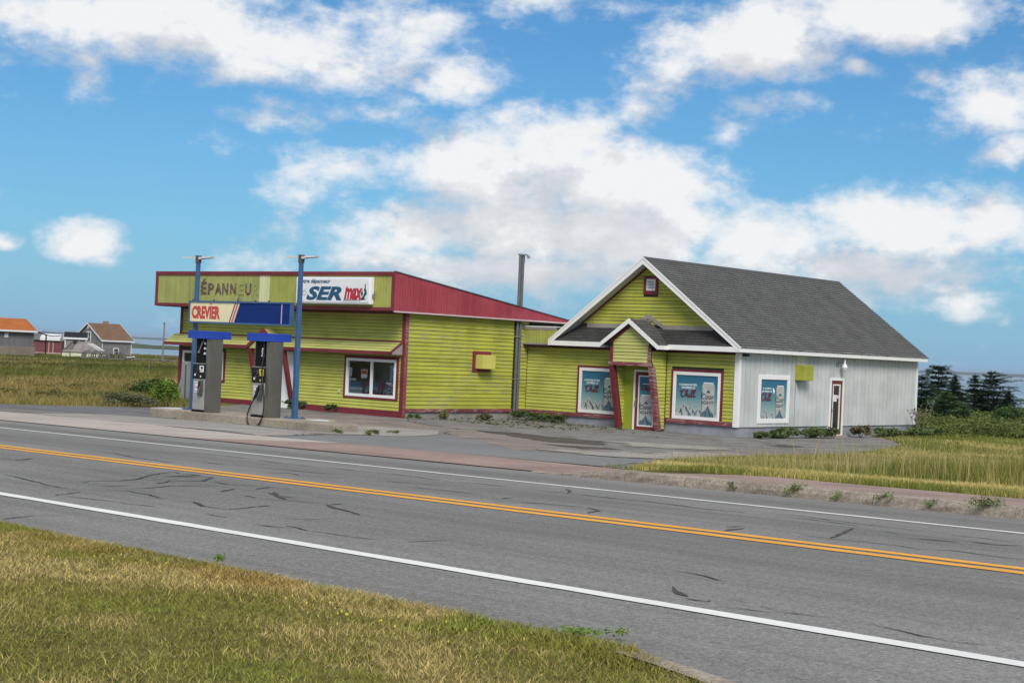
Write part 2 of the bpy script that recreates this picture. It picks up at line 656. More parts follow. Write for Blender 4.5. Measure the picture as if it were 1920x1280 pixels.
class NT:
    def __init__(s, name):
        s.m = bpy.data.materials.new(name)
        s.m.use_nodes = True
        s.t = s.m.node_tree
        s.p = s.t.nodes['Principled BSDF']
        s.out = s.t.nodes['Material Output']
        s.tc = None

    def n(s, k):
        return s.t.nodes.new(k)

    def l(s, a, b):
        s.t.links.new(a, b)

    def coord(s, kind='Object', scale=(1, 1, 1)):
        if s.tc is None:
            s.tc = s.n('ShaderNodeTexCoord')
        m = s.n('ShaderNodeMapping')
        m.inputs['Scale'].default_value = scale
        s.l(s.tc.outputs[kind], m.inputs[0])
        return m.outputs[0]

    def noise(s, vec, scale, detail=4, rough=0.55):
        n = s.n('ShaderNodeTexNoise')
        n.inputs['Scale'].default_value = scale
        n.inputs['Detail'].default_value = detail
        n.inputs['Roughness'].default_value = rough
        s.l(vec, n.inputs['Vector'])
        return n.outputs['Fac']

    def ramp(s, v, a, b, lo=0.0, hi=1.0):
        n = s.n('ShaderNodeMapRange')
        n.interpolation_type = 'SMOOTHSTEP'
        s.l(v, n.inputs['Value'])
        for k, x in (('From Min', a), ('From Max', b), ('To Min', lo), ('To Max', hi)):
            n.inputs[k].default_value = x
        return n.outputs['Result']

    def mix(s, f, a, b, blend='MIX'):
        n = s.n('ShaderNodeMix')
        n.data_type = 'RGBA'
        n.blend_type = blend
        for k, x in (('Factor', f), ('A', a), ('B', b)):
            if isinstance(x, (int, float)):
                n.inputs[k].default_value = x
            elif isinstance(x, tuple):
                n.inputs[k].default_value = (*x[:3], 1)
            else:
                s.l(x, n.inputs[k])
        return n.outputs['Result']

    def math(s, op, a, b=None):
        n = s.n('ShaderNodeMath')
        n.operation = op
        for i, x in enumerate((a, b)):
            if x is None:
                continue
            if isinstance(x, (int, float)):
                n.inputs[i].default_value = x
            else:
                s.l(x, n.inputs[i])
        return n.outputs[0]

    def gray(s, v):
        n = s.n('ShaderNodeCombineColor')
        for i in range(3):
            s.l(v, n.inputs[i])
        return n.outputs[0]

    def vary(s, col, vec_scale, amount, scale=3, detail=5):
        """multiply the colour by noise around 1"""
        f = s.ramp(s.noise(s.coord(scale=vec_scale), scale, detail), 0.25, 0.75, 1 - amount, 1 + amount)
        return s.mix(1.0, col, s.gray(f), 'MULTIPLY')

    def per_object(s, col, amount):
        oi = s.n('ShaderNodeObjectInfo')
        f = s.ramp(oi.outputs['Random'], 0, 1, 1 - amount, 1 + amount)
        return s.mix(1.0, col, s.gray(f), 'MULTIPLY')

    def bump(s, h, strength=0.3, dist=0.02):
        n = s.n('ShaderNodeBump')
        n.inputs['Strength'].default_value = strength
        n.inputs['Distance'].default_value = dist
        s.l(h, n.inputs['Height'])
        s.l(n.outputs[0], s.p.inputs['Normal'])

    def done(s, col, rough=0.7, metal=0.0, spec=0.5):
        if isinstance(col, tuple):
            s.p.inputs['Base Color'].default_value = (*col[:3], 1)
        else:
            s.l(col, s.p.inputs['Base Color'])
        s.p.inputs['Roughness'].default_value = rough
        s.p.inputs['Metallic'].default_value = metal
        s.p.inputs['Specular IOR Level'].default_value = spec
        return s.m


def plain(name, col, rough=0.6, var=0.06, scale=2.5, metal=0.0, spec=0.5, vs=(1, 1, 1)):
    t = NT(name)
    c = t.vary(col, vs, var, scale) if var else col
    return t.done(c, rough, metal, spec)


def boards_mat(name, col, worn=0.2, wood=(0.27, 0.24, 0.2), obj_var=0.1, vert=False, rough=0.65, dirt=0.12):
    """old paint on boards: flaking to grey wood along the grain, each board a bit different"""
    t = NT(name)
    sc = (6.0, 6.0, 0.9) if vert else (0.8, 0.8, 10.0)
    c = t.vary(col, (1, 1, 1), dirt, 1.1, 6)
    grime = t.noise(t.coord(scale=(.35, .35, .35) if vert else (.3, .3, 1.6)), 1.7, 7, .7)
    c = t.mix(t.ramp(grime, .5, .78, 0, .5), c, tuple(x * .55 + .03 for x in col))
    c = t.per_object(c, obj_var)
    sun = t.mix(t.ramp(t.noise(t.coord(scale=(.5, .5, .8)), 1.5, 4), .4, .7), c, tuple(min(1, x * 1.12 + .012) for x in col))
    flake = t.noise(t.coord(scale=sc), 2.2, 8, 0.68)
    big = t.noise(t.coord(scale=(0.5, 0.5, 0.9)), 1.3, 3)
    m = t.math('ADD', flake, t.math('MULTIPLY', t.math('SUBTRACT', big, 0.5), 0.30))
    th = 0.78 - worn * 0.5
    m = t.ramp(m, th, th + 0.09)
    c = t.mix(t.math('MULTIPLY', m, 0.85), sun, wood)
    t.bump(t.noise(t.coord(scale=(3 * sc[0], 3 * sc[1], 3 * sc[2])), 2.0, 4), 0.15, 0.01)
    return t.done(c, rough, 0, 0.3)


def attr_mat(name, base=(1, 1, 1), rough=0.8, translucent=0.0, spec=0.2, attr='Col'):
    t = NT(name)
    a = t.n('ShaderNodeAttribute')
    a.attribute_name = attr
    c = t.mix(1.0, a.outputs['Color'], base, 'MULTIPLY')
    m = t.done(c, rough, 0, spec)
    if translucent:
        tr = t.n('ShaderNodeBsdfTranslucent')
        t.l(c, tr.inputs['Color'])
        mx = t.n('ShaderNodeMixShader')
        mx.inputs[0].default_value = translucent
        t.l(t.p.outputs[0], mx.inputs[1])
        t.l(tr.outputs[0], mx.inputs[2])
        t.l(mx.outputs[0], t.out.inputs[0])
    return m


GREEN = (0.42, 0.435, 0.085)
M = {}
M['green'] = boards_mat('chartreuse_boards', GREEN, 0.30, wood=(0.28, 0.285, 0.13))
M['green_worn'] = boards_mat('worn_chartreuse_boards', (0.375, 0.385, 0.05), 0.50, wood=(0.30, 0.31, 0.17), obj_var=0.14)
M['green_fascia'] = boards_mat('faded_chartreuse_boards', (0.33, 0.35, 0.115), 0.28, vert=True, obj_var=0.1)
M['green_fresh'] = boards_mat('fresher_chartreuse_boards', (0.34, 0.36, 0.085), 0.14, vert=True, obj_var=0.06)
M['cream_board'] = boards_mat('bleached_boards', (0.62, 0.63, 0.36), 0.3, vert=True, wood=(0.42, 0.4, 0.3))
M['green_trim'] = boards_mat('chartreuse_panel', (0.27, 0.32, 0.02), 0.1, obj_var=0)
M['awning'] = boards_mat('bleached_chartreuse_boards', (0.45, 0.46, 0.15), 0.26, obj_var=0.1)
M['maroon'] = boards_mat('maroon_trim', (0.16, 0.022, 0.032), 0.18, wood=(0.33, 0.22, 0.21), obj_var=0.08)
M['maroon_worn'] = boards_mat('worn_maroon_trim', (0.19, 0.045, 0.055), 0.54, wood=(0.36, 0.28, 0.25), obj_var=0.12)
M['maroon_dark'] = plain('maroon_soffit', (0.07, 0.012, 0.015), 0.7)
M['red_band'] = boards_mat('crimson_boards', (0.31, 0.045, 0.065), 0.17, vert=True, wood=(0.40, 0.16, 0.17), obj_var=0.1)
M['grey_wood'] = boards_mat('weathered_grey_wood', (0.27, 0.25, 0.23), 0.3, wood=(0.17, 0.15, 0.14))
M['white'] = plain('white_trim', (0.80, 0.80, 0.79), 0.45, 0.03, 2)
M['white_board'] = boards_mat('white_siding', (0.495, 0.52, 0.515), 0.12, wood=(0.40, 0.38, 0.34), vert=True, obj_var=0.05, dirt=0.08)
M['soffit'] = plain('grey_white_soffit', (0.55, 0.56, 0.55), 0.6)
M['backing'] = plain('wall_backing', (0.035, 0.035, 0.015), 0.9)
M['backing_w'] = plain('pale_wall_backing', (0.13, 0.13, 0.13), 0.9)
M['concrete_f'] = plain('grey_blue_foundation', (0.25, 0.265, 0.295), 0.85, 0.16, 2.2)
M['concrete_g'] = plain('grey_foundation', (0.24, 0.23, 0.215), 0.9, 0.25, 2.5)
M['roof_flat'] = plain('white_roof_membrane', (0.72, 0.73, 0.74), 0.6)
M['metal_pipe'] = plain('galvanised_pipe', (0.13, 0.135, 0.135), 0.55, 0.15, 6, metal=0.3)
M['black'] = plain('black_plastic', (0.008, 0.008, 0.010), 0.7, 0, spec=0.15)
M['dark'] = plain('dark_panel', (0.014, 0.0145, 0.016), 0.7, 0, spec=0.2)
M['grey_dark'] = plain('dark_grey_plastic', (0.07, 0.072, 0.075), 0.5)
M['pole_blue'] = plain('blue_pole_paint', (0.04, 0.105, 0.235), 0.5, 0.12, 3)
M['hood_blue'] = boards_mat('pump_hood_blue', (0.012, 0.055, 0.36), 0.1, wood=(0.16, 0.22, 0.42), obj_var=0)
M['sign_blue'] = plain('sign_deep_blue', (0.006, 0.028, 0.155), 0.6, 0.05, spec=0.15)
M['sign_cream'] = plain('sign_cream', (0.78, 0.70, 0.42), 0.4, 0.04)
M['sign_red'] = plain('sign_red', (0.52, 0.065, 0.06), 0.45, 0.05)
M['sign_white'] = plain('sign_white', (0.78, 0.79, 0.80), 0.35, 0.02)
M['stripe'] = plain('sign_stripe_pale', (0.72, 0.52, 0.38), 0.4, 0)
M['navy'] = plain('print_navy', (0.01, 0.03, 0.075), 0.45, 0)
M['ser_blue'] = plain('print_teal_blue', (0.010, 0.085, 0.17), 0.45, 0.05)
M['ser_red'] = plain('print_red', (0.46, 0.02, 0.035), 0.45, 0.05)
M['print_red'] = plain('print_crimson', (0.15, 0.012, 0.03), 0.45, 0)
M['print_white'] = plain('print_white', (0.85, 0.88, 0.88), 0.5, 0)
M['print_grey'] = plain('print_can_silver', (0.42, 0.43, 0.41), 0.5, 0.15, 5)
M['print_rock'] = plain('print_mountain_grey', (0.13, 0.19, 0.22), 0.5, 0.25, 9)
M['print_snow'] = plain('print_mountain_pale', (0.40, 0.44, 0.43), 0.5, 0.1, 9)
M['print_black'] = plain('print_black', (0.02, 0.025, 0.03), 0.5, 0)
M['door_red'] = boards_mat('brick_red_door', (0.155, 0.028, 0.018), 0.1, obj_var=0)
M['brass'] = plain('door_handle_metal', (0.45, 0.33, 0.14), 0.35, 0, metal=0.8)
M['room'] = plain('room_wall', (0.55, 0.56, 0.52), 0.8, 0.2, 1.2)
M['yellow'] = plain('yellow_label', (0.62, 0.5, 0.03), 0.5, 0)
M['paper'] = plain('white_paper', (0.7, 0.7, 0.69), 0.6, 0.03)
M['hose'] = plain('black_rubber', (0.014, 0.014, 0.015), 0.5, 0)
M['galv'] = plain('galvanised_metal', (0.32, 0.33, 0.34), 0.4, 0.1, 5, metal=0.6)


def steel():
    t = NT('brushed_stainless')
    c = t.vary((0.24, 0.222, 0.19), (3, 3, 0.6), 0.10, 3)
    c = t.mix(t.ramp(t.noise(t.coord(scale=(.8, .8, 1.4)), 2.0, 5), .42, .8, 0, .7), c, (0.19, 0.165, 0.12))
    t.bump(t.noise(t.coord(scale=(80, 80, 1)), 3, 2), 0.05, 0.004)
    return t.done(c, 0.36, 0.85)


M['steel'] = steel()
M['steel_front'] = plain('lit_steel_front', (0.40, 0.385, 0.35), 0.42, 0.14, 4, metal=0.35)  # lighter than the side steel; the front's brighter reflection is put into the colour


def shingle():
    t = NT('asphalt_shingles')
    c = t.vary((0.118, 0.118, 0.116), (1, 1, 1), 0.12, 1.2, 8)
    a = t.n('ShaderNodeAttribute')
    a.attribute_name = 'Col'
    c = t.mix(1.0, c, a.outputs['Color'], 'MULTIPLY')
    t.bump(t.noise(t.coord(), 90, 3), 0.4, 0.01)
    return t.done(c, 0.95, 0, 0.2)


M['shingle'] = shingle()
M['shingle_shaded'] = plain('shaded_shingle_base', (0.032, 0.032, 0.034), 0.95, 0.15, 3)  # base of the pent roof, its shade put into the colour
M['shingle_plain'] = plain('asphalt_shingle_base', (0.062, 0.063, 0.064), 0.95, 0.15, 3)


def glass(name, tint=(1.0, 1.0, 1.0), refl=0.9):
    t = NT(name)
    tr = t.n('ShaderNodeBsdfTransparent')
    tr.inputs[0].default_value = (*tint, 1)
    gl = t.n('ShaderNodeBsdfGlossy')
    gl.inputs['Roughness'].default_value = 0.03
    gl.inputs['Color'].default_value = (refl, refl, refl, 1)
    fr = t.n('ShaderNodeFresnel')
    fr.inputs[0].default_value = 1.5
    mx = t.n('ShaderNodeMixShader')
    t.l(fr.outputs[0], mx.inputs[0])
    t.l(tr.outputs[0], mx.inputs[1])
    t.l(gl.outputs[0], mx.inputs[2])
    t.l(mx.outputs[0], t.out.inputs[0])
    return t.m


M['glass'] = glass('window_glass')
M['glass_dark'] = plain('dark_window_glass', (0.03, 0.034, 0.036), 0.08, 0)


def poster_bg(z0, z1):
    """printed backdrop: deep blue at the top to pale teal at the bottom"""
    t = NT('poster_print')
    tc = t.n('ShaderNodeTexCoord')
    sp = t.n('ShaderNodeSeparateXYZ')
    t.l(tc.outputs['Object'], sp.inputs[0])
    f = t.ramp(sp.outputs[2], z0, z1)
    c = t.mix(t.ramp(f, 0.0, 0.55), (0.30, 0.40, 0.385), (0.095, 0.245, 0.30))
    c = t.mix(t.ramp(f, 0.5, 1.0), c, (0.03, 0.14, 0.235))
    return t.done(c, 0.5, 0, 0.3)


def asphalt(name, col, speck=0.25, scale=1.0, var=0.12, stain=0.0):
    t = NT(name)
    v = t.coord()
    c = t.vary(col, (1, 1, 1), var, 0.45 * scale, 6)
    mid = t.noise(v, 5.0 * scale, 5, 0.7)
    c = t.mix(1.0, c, t.gray(t.ramp(mid, 0.3, 0.7, 1 - speck * .6, 1 + speck * .6)), 'MULTIPLY')
    fine = t.noise(v, 55, 3, 0.7)
    c = t.mix(1.0, c, t.gray(t.ramp(fine, 0.28, 0.72, 1 - speck, 1 + speck)), 'MULTIPLY')
    if stain:
        big = t.noise(t.coord(scale=(1, 1, 1)), 0.8, 9, 0.72)
        c = t.mix(t.ramp(big, 0.52, 0.66, 0, stain), c, (0.095, 0.082, 0.066))
    st = t.noise(v, 130, 2, 0.6)
    c = t.mix(t.ramp(st, 0.64, 0.74, 0, 0.6), c, tuple(min(1, x * 2.2) for x in col))
    t.bump(t.noise(v, 110, 3), 0.35, 0.006)
    return t.done(c, 0.9, 0, 0.25)




def road_mat():
    t = NT('road_asphalt')
    v = t.coord()
    # frame turned along the road, for the wheel tracks and the paver's streaks
    mp = t.n('ShaderNodeMapping')
    mp.inputs['Rotation'].default_value = (0, 0, 0.80584)
    t.l(t.tc.outputs['Object'], mp.inputs[0])
    mp2 = t.n('ShaderNodeMapping')
    mp2.inputs['Scale'].default_value = (0.035, 1.0, 1.0)
    t.l(mp.outputs[0], mp2.inputs[0])
    c = t.vary((0.196, 0.192, 0.182), (1, 1, 1), 0.10, 0.4, 6)
    tr = t.noise(mp2.outputs[0], 0.75, 3, 0.5)
    c = t.mix(1.0, c, t.gray(t.ramp(tr, 0.3, 0.7, 0.86, 1.14)), 'MULTIPLY')
    st = t.noise(mp2.outputs[0], 6.0, 5, 0.65)
    c = t.mix(1.0, c, t.gray(t.ramp(st, 0.3, 0.7, 0.92, 1.08)), 'MULTIPLY')
    for sc, amt in ((38, .18), (85, .22), (190, .24)):
        c = t.mix(1.0, c, t.gray(t.ramp(t.noise(v, sc, 2, .6), 0.3, 0.7, 1 - amt, 1 + amt)), 'MULTIPLY')
    ch = t.n('ShaderNodeTexVoronoi')
    ch.inputs['Scale'].default_value = 60
    t.l(v, ch.inputs['Vector'])
    c = t.mix(t.ramp(ch.outputs['Distance'], .10, .16, .55, 0), c, (0.36, 0.35, 0.34))
    oil = t.noise(t.coord(scale=(.5, .5, .5)), 1.1, 7, .7)
    c = t.mix(t.ramp(oil, .62, .74, 0, .35), c, (0.085, 0.084, 0.083))
    t.bump(t.noise(v, 120, 3), 0.45, 0.006)
    return t.done(c, 0.95, 0, 0.15)


M['road'] = road_mat()
M['lot'] = asphalt('lot_asphalt', (0.192, 0.185, 0.171), 0.42, 2.0, 0.24, 0.85)
M['lot_blue'] = asphalt('newer_lot_asphalt', (0.19, 0.19, 0.185), 0.2, 1.0, 0.08)
M['lot_dark'] = asphalt('side_asphalt', (0.15, 0.148, 0.15), 0.25, 2.0, 0.2)
M['pink'] = asphalt('pinkish_gravel_asphalt', (0.235, 0.195, 0.168), 0.4, 2.0, 0.22, 0.55)
M['pad'] = asphalt('pale_concrete', (0.31, 0.288, 0.255), 0.18, 1.5, 0.16, 0.5)
M['walk'] = asphalt('pink_concrete', (0.30, 0.215, 0.18), 0.22, 2.0, 0.2)
M['walk_pale'] = asphalt('beige_pink_concrete', (0.42, 0.365, 0.32), 0.16, 1.5, 0.15)
M['kerb'] = asphalt('old_kerb_concrete', (0.285, 0.24, 0.195), 0.32, 3.0, 0.22)
M['island'] = asphalt('island_concrete', (0.30, 0.26, 0.205), 0.25, 3.0, 0.22)
M['dirt'] = asphalt('dark_dirt', (0.085, 0.072, 0.056), 0.5, 4.0, 0.4)
M['gravel'] = asphalt('loose_gravel', (0.30, 0.275, 0.24), 0.6, 5.0, 0.3)
M['seal'] = plain('crack_sealant', (0.085, 0.084, 0.081), 0.95, 0.2, 3, spec=0.05)
M['tar'] = plain('dark_crack', (0.05, 0.046, 0.042), 0.95, 0.2, spec=0.05)


def paint(name, col, wear):
    t = NT(name)
    c = t.vary(col, (1, 1, 1), 0.06, 2)
    m = t.ramp(t.noise(t.coord(), 30, 6, 0.7), 0.66 - wear, 0.78 - wear)
    c = t.mix(t.math('MULTIPLY', m, 0.6), c, (0.2, 0.19, 0.17))
    return t.done(c, 0.75, 0, 0.3)


M['line_white'] = paint('white_road_paint', (0.76, 0.76, 0.73), 0.06)
M['line_yellow'] = paint('yellow_road_paint', (0.78, 0.37, 0.045), 0.08)


def soil():
    t = NT('grassy_soil')
    v = t.coord()
    c = t.mix(t.ramp(t.noise(v, 0.10, 5), 0.35, 0.65), (0.13, 0.13, 0.032), (0.22, 0.175, 0.07))
    c = t.mix(t.ramp(t.noise(v, 0.6, 6), 0.4, 0.75), c, (0.075, 0.090, 0.022))
    c = t.mix(1.0, c, t.gray(t.ramp(t.noise(v, 14, 5, 0.7), 0.3, 0.7, 0.6, 1.4)), 'MULTIPLY')
    t.bump(t.noise(v, 9, 5, 0.7), 0.8, 0.08)
    return t.done(c, 1.0, 0, 0.1)


M['soil'] = soil()
M['grass'] = attr_mat('grass_blades', translucent=0.25)
M['leaf'] = attr_mat('leaves', translucent=0.2)
M['needle'] = attr_mat('needles', rough=0.7, translucent=0.1)
M['bark'] = plain('bark', (0.09, 0.075, 0.06), 0.9, 0.25, 6)


def sea_mat():
    t = NT('sea_water')
    v = t.coord(scale=(1, 1, 1))
    c = t.mix(t.ramp(t.noise(t.coord(scale=(0.0012, 0.006, 1)), 1.0, 4), 0.35, 0.65), (0.16, 0.25, 0.33), (0.23, 0.33, 0.40))
    t.bump(t.noise(v, 0.6, 4), 0.35, 0.4)
    return t.done(c, 0.35, 0, 0.5)


M['sea'] = sea_mat()


# ================================================================== SETTING
def structure(o, **k):
    return tag(o, kind='structure', **k)


LOT = [(-70, 17.2), (-47.5, 17.2), (-45.1, 20.6), (-46.3, 22.8), (-46.7, 24.8), (-47.2, 27.0), (-47.6, 30.5), (-52, 36), (-55, 44), (-45, 62),
       (-40.5, 58), (-36.6, 54.2), (-34.5, 53.0), (-33.4, 51.8), (-31, 49.0), (-28.2, 42.8), (-25.6, 37), (-22.8, 30.3), (-19.6, 23.7), (-18.0, 21.0), (-15.1, 16.9), (-70, 16.9)]


def in_poly(px, py, poly):
    inside = np.zeros(np.shape(px), bool)
    n = len(poly)
    for i in range(n):
        x0, y0 = poly[i]
        x1, y1 = poly[(i + 1) % n]
        c = ((y0 > py) != (y1 > py)) & (px < (x1 - x0) * (py - y0) / (y1 - y0 + 1e-12) + x0)
        inside ^= c
    return inside


def to_pq(x, y):
    return x * PX + y * PY, x * QX + y * QY


def build_ground():
    xs = np.unique(np.concatenate([np.arange(-420, -60, 12), np.arange(-60, -20, 2), np.arange(-20, 26, .5), np.arange(26, 60, 2), np.arange(60, 430, 12)]))
    ys = np.unique(np.concatenate([np.arange(-60, 0, 4), np.arange(0, 3, 1), np.arange(3, 72, .5), np.arange(72, 150, 2), np.arange(150, 440, 6)]))
    X, Y = np.meshgrid(xs, ys)
    Z = T(X, Y)
    p, q = to_pq(X, Y)
    paved = ((q > 3.75) & (q < 15.4) & (p > -75) & (p < 25) & ((q < 13.7) | (p < -12))) | in_poly(p, q, LOT)
    paved |= (q > np.interp(p, [-3.4, -2.77, 0, 4], [3.72, 3.48, 2.46, 1.66])) & (q < 13) & (p > -75) & (p < 25)
    paved |= (q > 13.5) & (q < walk_edge(p) - .1) & (p > -75) & (p < 25)
    Z = Z - np.where(paved, 0.07, 0.0)
    # gentle lumps in the rough ground
    Z = Z + np.where(paved | (q < 3.8), 0, 0.06 * np.sin(X * .9 + 1.3 * np.sin(Y * .35)) * np.sin(Y * .6 + X * .2)) * np.clip((Y - 60) / 20, 0, 1)
    v = np.stack([X, Y, Z], -1).reshape(-1, 3)
    nx, ny = len(xs), len(ys)
    i = np.arange(nx * ny).reshape(ny, nx)
    f = np.stack([i[:-1, :-1], i[:-1, 1:], i[1:, 1:], i[1:, :-1]], -1).reshape(-1, 4)
    me = bpy.data.meshes.new('ground')
    me.from_pydata(v.tolist(), [], f.tolist())
    me.materials.append(M['soil'])
    me.polygons.foreach_set('use_smooth', [True] * len(me.polygons))
    o = bpy.data.objects.new('ground', me)
    link(o)
    structure(o)
    # sea to the horizon, far shores
    s = MB()
    s.add([(-20000, 60, -7.0), (20000, 60, -7.0), (20000, 24000, -7.0), (-20000, 24000, -7.0)], [(0, 1, 2, 3)])
    structure(s.build('sea', M['sea'], None, recalc=False))


build_ground()


def sheet(name, poly, off, mat, parent=None, jit=0.0, step=0.5, cell=1.0, seed=1):
    """a thin sheet over the made ground, outline given across the road frame"""
    r = random.Random(seed)
    pts = []
    for i in range(len(poly)):
        a, b = Vector(poly[i]), Vector(poly[(i + 1) % len(poly)])
        n = max(1, int((b - a).length / step))
        nr = Vector((-(b - a).y, (b - a).x)).normalized()
        for k in range(n):
            pts.append(a.lerp(b, k / n) + nr * r.uniform(-jit, jit))
    bm = bmesh.new()
    vs = [bm.verts.new((p.x, p.y, 0)) for p in pts]
    for t_ in tessellate_polygon([[Vector((p.x, p.y, 0)) for p in pts]]):
        try:
            bm.faces.new([vs[i] for i in t_])
        except ValueError:
            pass
    xs, ys = [p.x for p in pts], [p.y for p in pts]
    for ax, lo, hi in ((0, min(xs), max(xs)), (1, min(ys), max(ys))):
        c = math.ceil(lo / cell) * cell
        while c < hi:
            co = (c, 0, 0) if ax == 0 else (0, c, 0)
            no = (1, 0, 0) if ax == 0 else (0, 1, 0)
            bmesh.ops.bisect_plane(bm, geom=bm.verts[:] + bm.edges[:] + bm.faces[:], plane_co=co, plane_no=no)
            c += cell
    P = np.array([v.co[:] for v in bm.verts])
    X, Y = pq2xy(P[:, 0], P[:, 1])
    Zg = G(X, Y)
    o_ = off(P[:, 0], P[:, 1]) if callable(off) else off
    Z = Zg + o_
    for v, x, y, z in zip(bm.verts, X, Y, Z):
        v.co = (x, y, z)
    bmesh.ops.recalc_face_normals(bm, faces=bm.faces)
    if sum(f.normal.z for f in bm.faces) < 0:
        bmesh.ops.reverse_faces(bm, faces=bm.faces)
    me = bpy.data.meshes.new(name)
    bm.to_mesh(me)
    bm.free()
    me.materials.append(mat)
    o = bpy.data.objects.new(name, me)
    return link(o, parent)


road = structure(sheet('road', [(-75, 3.66), (-3.4, 3.66), (-2.77, 3.42), (0, 2.4), (4, 1.6), (25, 1.6), (25, 13.74), (-75, 13.74)], 0.0, M['road'], cell=1.5, step=1.5))
for nm, q0, q1, m in (('edge_line', 4.66, 4.78, 'line_white'), ('edge_line', 11.44, 11.56, 'line_white'),
                      ('centre_line', 7.93, 8.09, 'line_yellow'), ('centre_line', 8.20, 8.36, 'line_yellow')):
    sheet(nm, [(-75, q0), (25, q0), (25, q1), (-75, q1)], 0.004, M[m], road, jit=0.006, step=0.25, cell=1.0)

